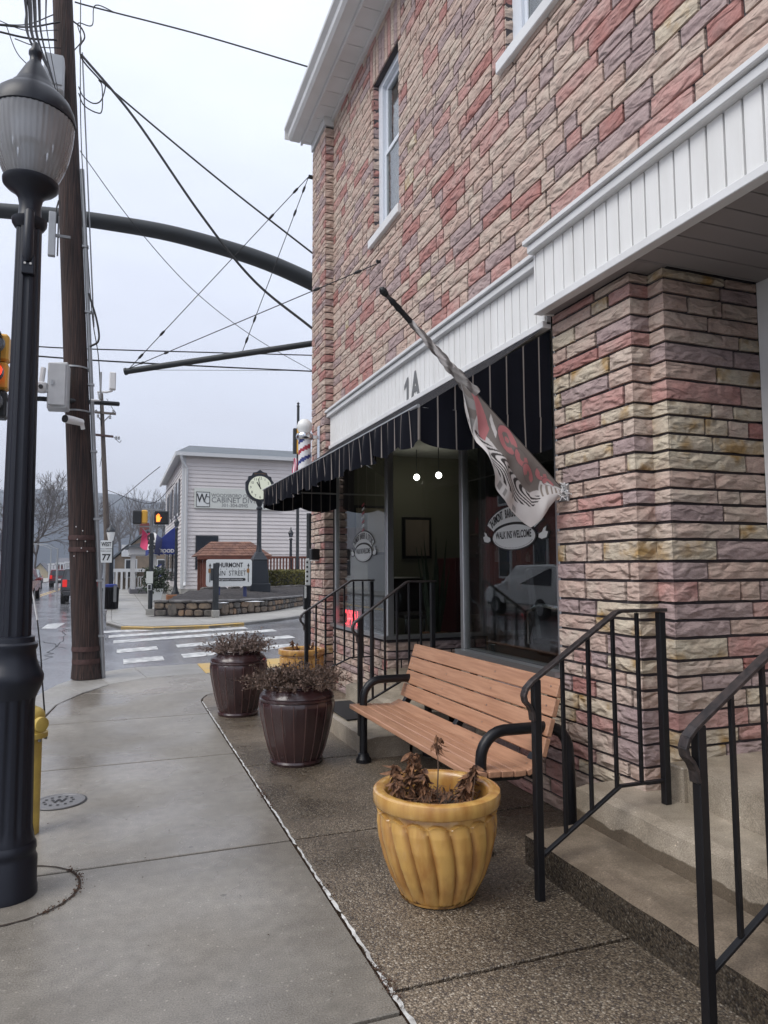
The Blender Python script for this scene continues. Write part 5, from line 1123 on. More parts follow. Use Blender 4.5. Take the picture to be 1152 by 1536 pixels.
MB().tube([c-ZH*.14, c-ZH*.17+Vector((-.08, 0, 0)), c-ZH*.17+Vector((-.2, .02, 0)), q.lerp(c, .4)-ZH*.12, q], .018, 8).build('bracket', 'white_plastic', an2, smooth=True); v_ = at(151, 580, 11.1); MB().tube([v_-ZH*.18, v_+ZH*.22], .014, 8).build('whip', 'galvanised', an2)

# wires --------------------------------------------------------------
def wire(name, pts, r, label, group='overhead wires', sag=0, cat='wire', n=14):
    P = []; Q = [Vector(p) for p in pts]; Q = [Q[0]*2-Q[1]]+Q+[Q[-1]*2-Q[-2]]
    for i in range(1, len(Q)-2):
        p0, p1, p2, p3 = Q[i-1:i+3]
        for j in range(n):
            t = j/n; P.append(.5*((2*p1)+(p2-p0)*t+(2*p0-5*p1+4*p2-p3)*t*t+(3*p1-p0-3*p2+p3)*t**3))
    P.append(Q[-2])
    o = MB(); o.tube(P, r, 6); o = o.build(name, 'wire', origin=P[0], smooth=True); return tag(o, label, cat, group)
WP = lambda px, py: at(px, py, 11.15)
wire('overhead_wire', [at(112, 3, 11.2), at(145, 12, 11.2), atx(300, 55, 1.5) if False else at(300, 52, 10.6), at(468, 102, 9.95)], .011, 'thin service wire from the pole top to the white gutter corner')
wire('overhead_cable', [WP(122, 82), at(200, 175, 10.9), at(300, 320, 10.6), at(380, 420, 10.4), at(470, 494, 9.9)], .02, 'thick black cable sweeping from the pole down to the building corner')
wire('overhead_cable', [WP(150, 120), at(250, 205, 10.8), at(350, 287, 10.5), at(469, 380, 9.95)], .014, 'black cable from the pole ending at the brick pilaster above the mast arm')
wire('overhead_wire', [WP(120, 226), at(200, 335, 11.3), at(290, 435, 12), at(380, 505, 13), at(475, 560, 14)], .006, 'thin wire crossing behind the dark curved mast arm')
wire('overhead_wire', [at(40, 519, 15), at(150, 524, 15), at(470, 533, 15.5)], .013, 'upper level span wire running behind the utility pole')
wire('overhead_wire', [at(40, 533, 15), at(150, 541, 15), at(320, 550, 15.2), at(470, 557, 15.5)], .016, 'lower level span wire running behind the utility pole')
wire('overhead_wire', [at(225, 555, 15.6), at(470, 556, 15.9)], .005, 'faint thin wire just under the lower level span wire')
wire('vertical_wire', [WP(121, -30), WP(121, 180), WP(128, 320), WP(138, 470), WP(148, 540), WP(152, 640)], .008, 'thin wire running straight down beside the utility pole', 'pole wires')
wire('vertical_cable', [WP(133, 440), WP(145, 480), WP(148, 510), WP(135, 520)], .016, 'short bent black cable beside the pole above the cabinet', 'pole wires')
wire('cable_loop', [WP(112, 75), WP(122, 60), WP(117, 35), WP(138, 38), WP(143, 8), WP(175, 20)], .008, 'looped slack wire near the top of the utility pole', 'slack cable loops', n=8)
wire('cable_loop', [WP(118, 130), WP(125, 145), WP(140, 155), WP(152, 150), WP(158, 128), WP(150, 122)], .009, 'outer slack cable loop hanging right of the utility pole', 'slack cable loops', n=8)
wire('cable_loop', [WP(118, 140), WP(126, 158), WP(145, 169), WP(153, 165), WP(153, 130), WP(148, 120)], .009, 'inner slack cable loop hanging right of the utility pole', 'slack cable loops', n=8)
wire('cable_loop', [WP(110, 32), WP(122, 42), WP(127, 56), WP(120, 70), WP(124, 90), WP(150, 120)], .012, 'knotted cable joining the pole to the swept cables', 'slack cable loops', n=8)
over = [(43, 0, 70), (46, 0, 62), (50, -5, 75), (54, -5, 80), (32, 0, 90), (58, 0, 95)]
for i, (px, py, py2) in enumerate(over):
    wire('overhead_bundle_wire', [at(px-14+i*7, -90, 3.2), at(px-4+i*3, 10, 5.0), at(px+3+i*2.4, 62, 7.6), at(72+i*4, 95+i*14, 11.0)], (.009, .014, .012, .009, .005, .005)[i], 'black wire in the bundle passing over the lamp to the pole', 'bundle of wires above the lamp', n=8)
for i, (p0, p1) in enumerate((((0, 37), (90, 33)), ((0, 46), (85, 60)), ((0, 36), (80, 22)), ((0, 28), (88, 45)), ((18, 40), (42, 98)), ((30, 58), (92, 72)))):
    mid = ((p0[0]+p1[0])/2+rnd.uniform(-6, 6), (p0[1]+p1[1])/2+rnd.uniform(4, 14))
    wire('overhead_wire', [at(p0[0]-8, p0[1], 11.0), at(*mid, 11.0), at(p1[0], p1[1], 11.05)], (.012, .014, .008, .006, .007, .007)[i], 'black service wire tied to the pole top from across the street', 'wires on the street side of the pole top', n=8)
for i, (a, b, d) in enumerate((((0, 620, 120), (180, 660, 90)), ((0, 690, 110), (240, 690, 70)))) if False else []: pass
wire('overhead_wire', [at(95, 735, 90), at(240, 716, 60)] if False else [at(80, 800, 110), at(150, 768, 60), at(240, 700, 40)], .02, 'distant street wire climbing past the wooden pole', 'distant wires')
wire('overhead_wire', [at(80, 812, 110), at(105, 800, 80), at(160, 770, 55)], .02, 'distant street wire climbing past the wooden pole', 'distant wires')
wire('overhead_wire', [at(160, 735, 47), at(225, 755, 44), at(262, 725, 41)], .02, 'distant wire from the far pole to the sided house', 'distant wires')
# sign bracket on the building corner, with its guy wires
sb0, sb1 = at(466, 515, 10.25), at(190, 557, 11.3)
sbk = thing('sign_bracket', sb0, 'rusty horizontal bracket pole held out from the building corner by guy wires', 'bracket')
MB().tube([sb0+Vector((.12, -.02, .02)), sb1], .047, 12).build('pole', 'mast', sbk, smooth=True)
MB().tube([sb1, sb1+(sb1-sb0).normalized()*.03], .056, 10).build('end_cap', 'mast', sbk); gt = at(463, 265, 9.82)
def guy(a, b, r=.006):
    a, b = Vector(a), Vector(b); m_ = MB(); m_.tube([a, b], r, 6)
    for f in (.08, .2, .8, .93):
        c = a.lerp(b, f); d = (b-a).normalized(); m_.tube([c-d*.06, c-d*.03, c+d*.03, c+d*.06], [.006, .018, .018, .006], 6)
    m_.build('guy_wire', 'wire', sbk)
guy(sb1, gt); guy(sb0.lerp(sb1, .375), gt); guy(sb1+Vector((0, 0, .03)), atx(572, 393, 2.70))
MB().tube([gt+Vector((.1, 0, 0)), gt], .03, 8).build('eye_bolt', 'mast', sbk); q = atx(572, 393, 2.705); MB().tube([q, q+Vector((-.06, .0, 0))], .018, 8).build('eye_bolt', 'mast', sbk)

# signal mast arm ------------------------------------------------------
ma0 = [(560, 470, 12.6), (470, 424, 12.8), (400, 393, 12.9), (330, 370, 13), (250, 349, 13.1), (170, 335, 13.2), (90, 324, 13.3), (0, 316, 13.4), (-120, 306, 13.5)]
P0 = [at(*q) for q in ma0]; Q = [P0[0]*2-P0[1]]+P0+[P0[-1]*2-P0[-2]]; P = []
for i in range(1, len(Q)-2):
    a, b, c, d = Q[i-1:i+3]
    for j in range(6): t = j/6; P.append(.5*((2*b)+(c-a)*t+(2*a-5*b+4*c-d)*t*t+(3*b-a-3*c+d)*t**3))
P.append(P0[-1])
mast = thing('signal_mast', (P[0].x, P[0].y, 0), 'dark curved traffic signal mast arm reaching over the street from behind the shop', 'traffic signal mast')
MB().tube(P, [.165-.045*i/(len(P)-1) for i in range(len(P))], 16).build('arm', 'mast', mast, smooth=True)
MB().tube([(P[0].x, P[0].y, 0), (P[0].x, P[0].y, 4), P[0]+ZH*.1], [.23, .21, .2], 16).build('post', 'mast', mast, smooth=True)
# side signal on the pole
c0 = at(0, 562, 10.6); sg = thing('traffic_signal', c0, 'yellow backed traffic signal showing red, left of the street lamp', 'traffic light')
ct = lambda px, py: at(px-3, py, 10.6)
zt0, zb0 = ct(5, 500).z, ct(5, 628).z; sx0 = ct(-14, 560).x; sx1 = ct(15, 560).x
MB().box(ct(-20, 560).x, ct(4, 560).x, 10.42, 10.56, zb0, zt0).build('face', 'signal_black', sg, bevel=.02)
hs = (zt0-zb0)/3
for k in range(3):
    zc_ = zb0+hs*(k+.5); MB().box(ct(-16, 560).x, sx1, 10.56, 10.80, zc_-hs*.48, zc_+hs*.48).build('section', 'signal_yellow' if k != 0 else 'signal_black', sg, bevel=.03)
    xx = (ct(-4, 560).x); q = Vector((xx, 10.42, zc_)); MB().tube([q, q+Vector((0, -.012, 0))], .12, 18).build('lens', 'red_light' if k == 1 else 'dark_glass', sg)
    MB().tube([q, q+Vector((.0, -.16, 0))], .13, 18, caps=False).build('visor', 'signal_black', sg)
MB().tube([Vector((ct(-10, 598).x, 10.75, ct(0, 598).z)), at(60, 598, 10.9), at(178, 606, 11.5)], .035, 8).build('arm', 'mast', sg)

# ================================================================== FAR CORNER: WALL, BED, SIGN, CLOCK
mpp = lambda px, py, y: (at(px, py, y)-EYE).dot(CF)/FPX
rr = random.Random(17)
rw = thing('retaining_wall', (3.05, 24.3, 0), 'low rubble stone retaining wall round the mulched corner bed', 'wall')
wl = [Vector(p) for p in ((1.2, 25.35, 0), (3.05, 24.35, 0), (5.25, 26.2, 0), (8.3, 31.3, 0), (12, 37, 0))]
hts = [.50, .50, .46, .40, .40]
cw = MB()
for i in range(4):
    a, b = wl[i], wl[i+1]; d = (b-a).normalized(); n_ = Vector((d.y, -d.x, 0)); h0, h1 = hts[i], hts[i+1]
    cw.add([a-n_*.06, b-n_*.06, b-n_*.35, a-n_*.35]+[a-n_*.06+ZH*h0*.95, b-n_*.06+ZH*h1*.95, b-n_*.35+ZH*h1*.95, a-n_*.35+ZH*h0*.95], [(0, 1, 2, 3), (4, 5, 6, 7), (0, 1, 5, 4), (1, 2, 6, 5), (2, 3, 7, 6), (3, 0, 4, 7)])
cw.build('core', 'mortar', rw)
def stone(a, d, n_, u0, u1, z0, z1, mt, nm='stone', par=None, proud=.02):
    m_ = MB(); pts = []
    k = 8
    for j in range(k):
        t = 2*math.pi*j/k+.39; ex = lambda v: math.copysign(abs(v)**.55, v)
        pts.append(a+d*((u0+u1)/2+ex(math.cos(t))*(u1-u0)/2*rr.uniform(.86, 1))+ZH*((z0+z1)/2+ex(math.sin(t))*(z1-z0)/2*rr.uniform(.86, 1)))
    vs = [p-n_*.075 for p in pts]+[p+n_*(proud*.2) for p in pts]+[p.lerp(a+d*(u0+u1)/2+ZH*(z0+z1)/2, .18)+n_*(proud+rr.uniform(0, .02)) for p in pts]
    m_.add(vs, [(j, (j+1) % k, k+(j+1) % k, k+j) for j in range(k)]+[(k+j, k+(j+1) % k, 2*k+(j+1) % k, 2*k+j) for j in range(k)]+[tuple(range(2*k, 3*k))])
    return m_.build(nm, mt, par)
for i in range(3):
    a, b = wl[i], wl[i+1]; L_ = (b-a).length; d = (b-a).normalized(); n_ = Vector((d.y, -d.x, 0)); hh = (hts[i]+hts[i+1])/2*.92
    z = 0
    for row in range(2 if L_ < 5 else 2):
        u = rr.uniform(0, .1); rh = hh/2
        while u < L_-.08:
            w_ = rr.uniform(.17, .48); w_ = min(w_, L_-u); hh2 = rh*(2 if rr.random() < .12 and row == 0 else 1)
            stone(a, d, n_, u+.008, u+w_-.008, row*rh+.006, row*rh+hh2-.006, rr.choice(['stone_a', 'stone_a', 'stone_b', 'stone_b', 'stone_c']), par=rw); u += w_
    u = 0
    while u < L_-.05:
        w_ = min(rr.uniform(.5, .9), L_-u); f0, f1 = u/L_, (u+w_)/L_; z0 = (hts[i]+(hts[i+1]-hts[i])*f0)*.93; p, q = a+d*(u+.008), a+d*(u+w_-.008)
        m_ = MB(); dz = rr.uniform(0, .02)
        m_.add([p+n_*.06+ZH*z0, q+n_*.06+ZH*z0, q-n_*.36+ZH*z0, p-n_*.36+ZH*z0]+[v+ZH*(.06+dz) for v in (p+n_*.05+ZH*z0, q+n_*.07+ZH*z0, q-n_*.36+ZH*z0, p-n_*.36+ZH*z0)], [(0, 1, 2, 3), (4, 5, 6, 7), (0, 1, 5, 4), (1, 2, 6, 5), (2, 3, 7, 6), (3, 0, 4, 7)])
        m_.build('cap_stone', 'stone_cap', rw, bevel=.012); u += w_
bed = MB(); bp2 = [(1.5, 25.6), (3.1, 24.6), (5.1, 26.4), (8.1, 31.4), (12, 37.4), (13, 33), (8, 31), (3.5, 30.2), (2.6, 28.5)]
def bedf(s, t):
    a = Vector((1.5, 25.55, .42)).lerp(Vector((3.1, 24.65, .42)), min(1, s*4)) if s < .25 else (Vector((3.1, 24.65, .42)).lerp(Vector((5.2, 26.45, .40)), (s-.25)*4) if s < .5 else Vector((5.2, 26.45, .40)).lerp(Vector((9.5, 33.3, .36)), (s-.5)*2))
    b = Vector((2.7, 29.2, .72)).lerp(Vector((11, 35, .9)), s) if s > .5 else Vector((2.7, 29.2, .72)).lerp(Vector((6.85, 32.1, .81)), s*2)
    p = a.lerp(b, t); return p+ZH*(.06*mnoise.noise(p*2.2)+.04*math.sin(t*3.1))
bed.grid(bedf, 60, 30); struct(bed.build('mulch_bed', 'mulch', smooth=True, fix=False))
sn = MB()
for px, py, L_, w_ in ((383, 903, .35, .07), (335, 905, .2, .05), (268, 895, .3, .08)):
    c = G(px, py, .5); c.z = .515; ring = [Vector((c.x+L_*math.cos(k*.524)*rr.uniform(.7, 1.1), c.y+w_*math.sin(k*.524), .515)) for k in range(12)]; sn.add(ring+[c+ZH*.02], [(k, (k+1) % 12, 12) for k in range(12)])
stuff(sn.build('snow_patches', 'snow', smooth=True))
r2 = thing('garden_wall', (5, 30.6, .7), 'thin dark stone edging behind the mulch bed below the hedge', 'wall')
for k in range(16):
    a = Vector((3.2+k*.62, 30.0+k*.30, .62)); d = Vector((.9, .43, 0)).normalized(); n_ = Vector((d.y, -d.x, 0)); stone(a, d, n_, .02, .66, 0, rr.uniform(.2, .27), rr.choice(['stone_b', 'stone_b', 'stone_cap']), par=r2, proud=.08)
# town sign
y_ = 27.0; p0, p1 = at(309, 880, y_), at(378, 839, y_); tsn = thing('town_sign', at(345, 892, y_), 'white town main street sign board on short posts in the mulch bed', 'sign')
W_, H_ = p1.x-p0.x, p1.z-p0.z; cx_, cz_ = (p0.x+p1.x)/2, (p0.z+p1.z)/2
def rrect(x0, x1, z0, z1, r, y, n=5):
    P = []
    for (cx, cz, a) in ((x1-r, z1-r, 0), (x0+r, z1-r, 90), (x0+r, z0+r, 180), (x1-r, z0+r, 270)):
        for i in range(n+1): P.append((cx+r*math.cos(R(a+90*i/n)), y, cz+r*math.sin(R(a+90*i/n))))
    return P
MB().extr(rrect(p0.x, p1.x, p0.z, p1.z, .09, y_), (0, .05, 0)).build('board', 'sign_white', tsn)
for px in (328, 368): c = at(px, 880, y_); MB().box(c.x-.06, c.x+.06, y_+.051, y_+.16, .5, p1.z-.1).build('post', 'navy_cloth', tsn)
tx = MB(); F_ = y_-.006
put_text(tx, 'THURMONT', .24, (cx_, F_, p1.z-.22), Xv, ZH, fit=W_*.60, bold=.006); put_text(tx, 'MAIN  STREET', .27, (cx_, F_, cz_-.02), Xv, ZH, fit=W_*.74)
tx.build('lettering', 'ink', tsn, fix=False); MB().extr(rrect(cx_-W_*.30, cx_+W_*.36, p0.z+.20, p0.z+.31, .05, F_), (0, .004, 0)).build('banner', 'ink', tsn)
tx = MB(); put_text(tx, 'designated community', .10, (cx_+.03, F_-.004, p0.z+.255), Xv, ZH, fit=W_*.56, shear=.3); tx.build('script', 'sign_white', tsn, fix=False)
for sg_ in (-1, 1):
    x = cx_+sg_*W_*.42; MB().extr([(x-.015, F_, p0.z+.16), (x+.015, F_, p0.z+.16), (x+.015, F_, p1.z-.26), (x-.015, F_, p1.z-.26)], (0, .004, 0)).build('lamp_emblem', 'ink', tsn)
    MB().extr([(x-.045, F_-.001, p1.z-.26), (x+.045, F_-.001, p1.z-.26), (x, F_-.001, p1.z-.14)], (0, .004, 0)).build('lamp_emblem', 'ink', tsn); MB().extr(rrect(x-.06, x+.04, cz_+.0, cz_+.16, .03, F_-.002), (0, .004, 0)).build('basket_emblem', 'brass', tsn)
sx = MB()
for k in range(6): c = Vector((cx_-W_*.32+k*W_*.13, F_, cz_+.14)); sx.add([c+Vector((.02*math.cos(a*1.2566), 0, .02*math.sin(a*1.2566))) for a in range(5)], [(0, 1, 2, 3, 4)])
sx.build('stars', 'grey_ink', tsn, fix=False)
# push-button post before the wall
c = G(323, 926); pb = thing('button_post', c, 'brown square signal post on a concrete foot in front of the stone wall', 'post'); t_ = at(323, 845, c.y)
MB().box(c.x-.09, c.x+.09, c.y-.09, c.y+.09, t_.z-1.9, t_.z).build('post', 'brown_timber' if False else 'mast', pb, bevel=.01); MB().box(c.x-.12, c.x+.12, c.y-.12, c.y+.12, 0, .24).build('foot', 'far_concrete', pb, bevel=.02); MB().box(c.x-.17, c.x-.09, c.y-.1, c.y+.02, 1.2, 1.6).build('button_box', 'mast', pb)
MB().box(c.x-.09, c.x+.09, c.y-.088, c.y+.088, .24, t_.z-1.9).build('stem', 'mast', pb)
# street clock
y_ = 29.3; u_ = mpp(388, 760, y_); c = at(388, 880, y_); ck = thing('street_clock', (c.x, y_, .6), 'black post street clock with crested cream dial reading two minutes to eleven', 'clock')
zc_ = lambda py: at(388, py, y_).z
b = MB(); b.prism([(c.x-15*u_, y_-15*u_), (c.x+15*u_, y_-15*u_), (c.x+15*u_, y_+15*u_), (c.x-15*u_, y_+15*u_)], .55, zc_(875)); b.build('plinth', 'clock_black', ck, bevel=.02)
def frus(h0, h1, z0, z1, nm): MB().add([(c.x+sx_*h*u_, y_+sy*h*u_, z) for h, z in ((h0, z0), (h1, z1)) for sx_, sy in ((-1, -1), (1, -1), (1, 1), (-1, 1))], [(0, 1, 2, 3), (4, 5, 6, 7), (0, 1, 5, 4), (1, 2, 6, 5), (2, 3, 7, 6), (3, 0, 4, 7)]).build(nm, 'clock_black', ck, bevel=.015)
frus(13, 10.5, zc_(875), zc_(840), 'pedestal'); frus(11.5, 5, zc_(840), zc_(828), 'pedestal_cap')
MB().lathe([(5, 0), (4.2, .1), (3.4, .3), (3.2, zc_(765)-zc_(828)), (4.5, zc_(763)-zc_(828)), (3, zc_(757)-zc_(828)), (6, zc_(750)-zc_(828))] and [(a*u_, b) for a, b in [(5, 0), (4.2, .1), (3.4, .3), (3.2, zc_(765)-zc_(828)), (4.6, zc_(764)-zc_(828)), (4.6, zc_(762)-zc_(828)), (3, zc_(760)-zc_(828)), (6, zc_(751)-zc_(828))]], (c.x, y_, zc_(828)), 20).build('shaft', 'clock_black', ck, smooth=True)
fc = Vector((c.x, y_, zc_(732)))
hd = MB(); P = [fc+Vector((21*u_*math.cos(R(a)), -4*u_, 21*u_*math.sin(R(a)))) for a in range(0, 360, 10)]; hd.extr(P, (0, 8*u_, 0)); hd.build('head', 'clock_black', ck)
cr_ = [(-21, 3), (-21, 10), (-17, 12), (-16, 17), (-12, 18), (-10, 23), (-5, 24), (0, 28), (5, 24), (10, 23), (12, 18), (16, 17), (17, 12), (21, 10), (21, 3), (14, 14), (0, 19), (-14, 14)]
cr_ = [(-21, 0), (-21.5, 8), (-18, 12), (-17, 17), (-12, 18.5), (-10, 23), (-5, 24), (0, 27.5), (5, 24), (10, 23), (12, 18.5), (17, 17), (18, 12), (21.5, 8), (21, 0)]
MB().extr([fc+Vector((a*u_, -2.5*u_, b*u_)) for a, b in cr_], (0, 5*u_, 0)).build('crest', 'clock_black', ck)
MB().tube([fc+Vector((0, -4.6*u_, 0)), fc+Vector((0, -3.8*u_, 0))], 17.5*u_, 40).build('dial', 'clock_face', ck)
tk = MB()
for k in range(12):
    a = R(90-30*k); d = Vector((math.cos(a), 0, math.sin(a))); q = fc+d*14.2*u_-Vector((0, 4.75*u_, 0)); put_text(tk, str(k or 12), 5.4*u_, q, Xv, ZH)
tk.build('numerals', 'ink', ck, fix=False)
for ang, L_, w_ in ((90+12, 14, 1.1), (90+31, 9.5, 1.6)):
    d = Vector((math.cos(R(ang)), 0, math.sin(R(ang)))); MB().bar(fc-d*2*u_-Vector((0, 4.9*u_, 0)), fc+d*L_*u_-Vector((0, 4.9*u_, 0)), w_*u_, .1*u_, up=(0, 1, 0)).build('hand', 'ink', ck)
tx = MB(); put_text(tx, 'THURMONT', 4.2*u_, fc+Vector((0, -2.7*u_, 20.3*u_)), Xv, ZH, fit=17*u_); tx.build('crest_lettering', 'brass', ck, fix=False)
# kiosk with hipped shingle roof
y_ = 31.3; e0, e1, r0, r1 = at(296, 834, y_), at(408, 834, y_), at(322, 811, y_), at(383, 811, y_); D = 1.3
ks = thing('notice_kiosk', ((e0.x+e1.x)/2, y_+D, .7), 'small notice kiosk with hipped brown shingle roof beside the clock', 'kiosk')
def quadp(a, b, c, d, s, t): return a.lerp(b, s).lerp(d.lerp(c, s), t)
faces = [(e0, e1, r1+Vector((0, D, 0)), r0+Vector((0, D, 0))), (e0+Vector((0, 2*D, 0)), e0, r0+Vector((0, D, 0)), r0+Vector((0, D, 0))), (e1, e1+Vector((0, 2*D, 0)), r1+Vector((0, D, 0)), r1+Vector((0, D, 0)))]
core_ = MB(); core_.add([e0, e1, e1+Vector((0, 2*D, 0)), e0+Vector((0, 2*D, 0)), r0+Vector((0, D, 0)), r1+Vector((0, D, 0))], [(0, 3, 2, 1), (0, 1, 5, 4), (1, 2, 5), (2, 3, 4, 5), (3, 0, 4)]); roof = core_.build('roof', 'shingle', ks)
for f in faces:
    nr = 6
    for r_ in range(nr):
        t0, t1 = r_/nr, min(1, (r_+1.25)/nr); a, b = quadp(*f, 0, t0), quadp(*f, 1, t0); a2, b2 = quadp(*f, 0, t1), quadp(*f, 1, t1); n_ = (b-a).cross(a2-a)
        if n_.length < 1e-6: continue
        n_.normalize(); n_ = n_ if n_.z > 0 else -n_
        k = max(2, int((b-a).length/.3))
        for j in range(k):
            s0, s1 = j/k+.004, (j+1)/k-.004; P = [a.lerp(b, s0)+n_*.03, a.lerp(b, s1)+n_*.03, a2.lerp(b2, s1)+n_*.008, a2.lerp(b2, s0)+n_*.008]
            MB().extr(P, -n_*.012).build('shingle', 'shingle', roof)
MB().box(e0.x, e1.x, y_-.02, y_+.06, e0.z-.14, e0.z-.005).build('eave_board', 'brown_timber', ks); 
for x in (e0.x+.35, e1.x-.35):
    for yy in (y_+.3, y_+2*D-.3): MB().box(x-.09, x+.09, yy-.09, yy+.09, .5, e0.z-.01).build('post', 'brown_timber', ks)
MB().box(e0.x+.7, e1.x-.8, y_+1.2, y_+1.3, 1.0, e0.z-.15).build('notice_board', 'sign_white', ks); MB().box(e0.x+.2, e0.x+.75, y_+.5, y_+.6, .5, e0.z-.3).build('side_panel', 'brown_timber', ks)
# hedge, fence
y_ = 33.0; h0, h1 = at(397, 884, y_), at(500, 856, y_); hg = thing('hedge', ((h0.x+h1.x)/2, y_+.6, .6), 'clipped yellow-green hedge beside the clock', 'hedge'); lm = MB(); rr = random.Random(6)
MB().box(h0.x+.1, h1.x-.1, y_+.1, y_+1.1, h0.z, h1.z-.1).build('inner_twigs', 'bark', hg)
for k in range(7000):
    p = Vector((rr.uniform(h0.x, h1.x), rr.choice([y_+abs(rr.gauss(0, .07)), rr.uniform(y_, y_+1.2)]), rr.uniform(h0.z-.1, h1.z))) if rr.random() < .7 else Vector((rr.uniform(h0.x, h1.x), rr.uniform(y_, y_+1.2), h1.z-abs(rr.gauss(0, .07))))
    leaf_quad(lm, p+rv(rr)*.05, rv(rr), rv(rr), .08, .05, rr, .5)
stuff(lm.build('leaves', 'hedge', hg, fix=False))
y_ = 35.5; f0, f1 = at(399, 862, y_), at(500, 836, y_); fe = thing('picket_railing', (f0.x, y_, .6), 'red-brown timber railing behind the hedge', 'fence')
for z in (f0.z-.15, f1.z): MB().box(f0.x, f1.x, y_-.05, y_+.05, z-.05, z+.05).build('rail', 'brown_timber', fe)
k = int((f1.x-f0.x)/.16)
for i in range(k): x = f0.x+.08+i*.16; MB().box(x-.035, x+.035, y_-.03, y_+.03, f0.z-.12, f1.z-.05).build('baluster', 'brown_timber', fe)
for x in (f0.x+.05, f1.x-.1): MB().box(x-.07, x+.07, y_-.07, y_+.07, .5, f1.z+.05).build('post', 'brown_timber', fe)
# lantern posts
def lantern_post(px, ptop, pbase, y, label, zb=0, w=1):
    c = at(px, pbase, y); u = mpp(px, (ptop+pbase)/2, y)*w; zt = at(px, ptop, y).z; t = thing('lantern_post', (c.x, y, zb), label, 'street lamp', 'old style lantern posts')
    C3 = (c.x, y, 0); MB().lathe([(6*u, zb), (6*u, zb+.5), (4*u, zb+.6), (2.2*u, zb+.9), (1.9*u, zt-20*u), (3*u, zt-19*u), (1.6*u, zt-17*u)], C3, 16).build('post', 'clock_black', t, smooth=True)
    MB().lathe([(2.2*u, zt-16*u), (3.6*u, zt-10*u)], C3, 6).build('lantern_glass', 'house_glass', t); MB().lathe([(4.3*u, zt-10.2*u), (4.3*u, zt-9.6*u), (2*u, zt-6*u), (.8*u, zt-4*u), (1*u, zt-2.5*u), (.2*u, zt)], C3, 10).build('lantern_roof', 'clock_black', t, smooth=True)
    for k in range(6): a = k*math.pi/3; MB().tube([(c.x+2.3*u*math.cos(a), y+2.3*u*math.sin(a), zt-16*u), (c.x+3.7*u*math.cos(a), y+3.7*u*math.sin(a), zt-10*u)], .25*u, 4).build('lantern_bar', 'clock_black', t)
lantern_post(263, 774, 890, 34, 'black lantern post in front of the sided house corner', 0)
lantern_post(436, 790, 862, 36, 'black lantern post by the red-brown timber railing', .6)
# flag and signal pole behind the barber pole
y_ = 34.0; c = at(446, 860, y_); fp = thing('signal_pole', (c.x, y_, .6), 'tall dark pole with finial and yellow signal head behind the barber pole', 'signal pole'); zt = at(446, 612, y_).z; u = mpp(446, 700, y_)
MB().tube([(c.x, y_, .6), (c.x, y_, zt)], [2.4*u, 2*u], 10).build('post', 'mast', fp); MB().lathe([(1.5*u, zt), (2.6*u, zt+3*u), (1*u, zt+5*u), (2.4*u, zt+7*u), (.5*u, zt+9*u)], (c.x, y_, 0), 10).build('finial', 'signal_black', fp)
za, zb2 = at(446, 644, y_).z, at(446, 682, y_).z
MB().box(c.x-9*u, c.x-4*u, y_-.3, y_-.1, zb2, za).build('signal_face', 'signal_black', fp, bevel=.03); MB().box(c.x-4*u, c.x+6*u, y_-.35, y_-.05, zb2, za).build('signal_housing', 'signal_yellow', fp, bevel=.05)
q = MB(); q.grid(lambda s, t: (c.x-9*u+7*u*s+.6*u*math.sin(t*9), y_-.2+.1*math.sin(s*8+t*3), at(440, 688+40*t, y_).z), 14, 14); o = q.build('bunting', ['pink_cloth', 'white_cloth'], fp, fix=False)
for i, p in enumerate(o.data.polygons): p.material_index = (i//2+i//14) % 2
# corner push button pole beside the brick pilaster
c = G(463, 1000); c.z = 0; cp = thing('crossing_pole', c, 'dark crossing pole with push button plate beside the brick pilaster', 'post'); zt = at(460, 770, c.y).z; u = mpp(462, 900, c.y)
MB().tube([c, Vector((c.x, c.y, zt))], 4.2*u, 12).build('post', 'mast', cp, smooth=True)
zz2 = lambda py: at(462, py, c.y).z
MB().box(c.x-7*u, c.x+1*u, c.y-6*u, c.y-4.3*u, zz2(878), zz2(838)).build('sign_plate', 'sign_white', cp, bevel=.01); MB().box(c.x-9*u, c.x-3*u, c.y-6*u, c.y+0*u, zz2(914), zz2(878)).build('button_box', 'signal_black', cp, bevel=.01)
pk = MB()
for k in range(5): pk.add([(c.x-6*u, c.y-6.1*u, zz2(842+k*7)), (c.x-3*u, c.y-6.1*u, zz2(842+k*7)), (c.x-3*u, c.y-6.1*u, zz2(845+k*7)), (c.x-6*u, c.y-6.1*u, zz2(845+k*7))], [(0, 1, 2, 3)])
pk.build('pictograms', 'ink', cp, fix=False); MB().extr(rrect(c.x-8.5*u, c.x-5.5*u, zz2(897), zz2(879), u, c.y-6.2*u), (0, .004, 0)).build('button_plate', 'sign_white', cp)
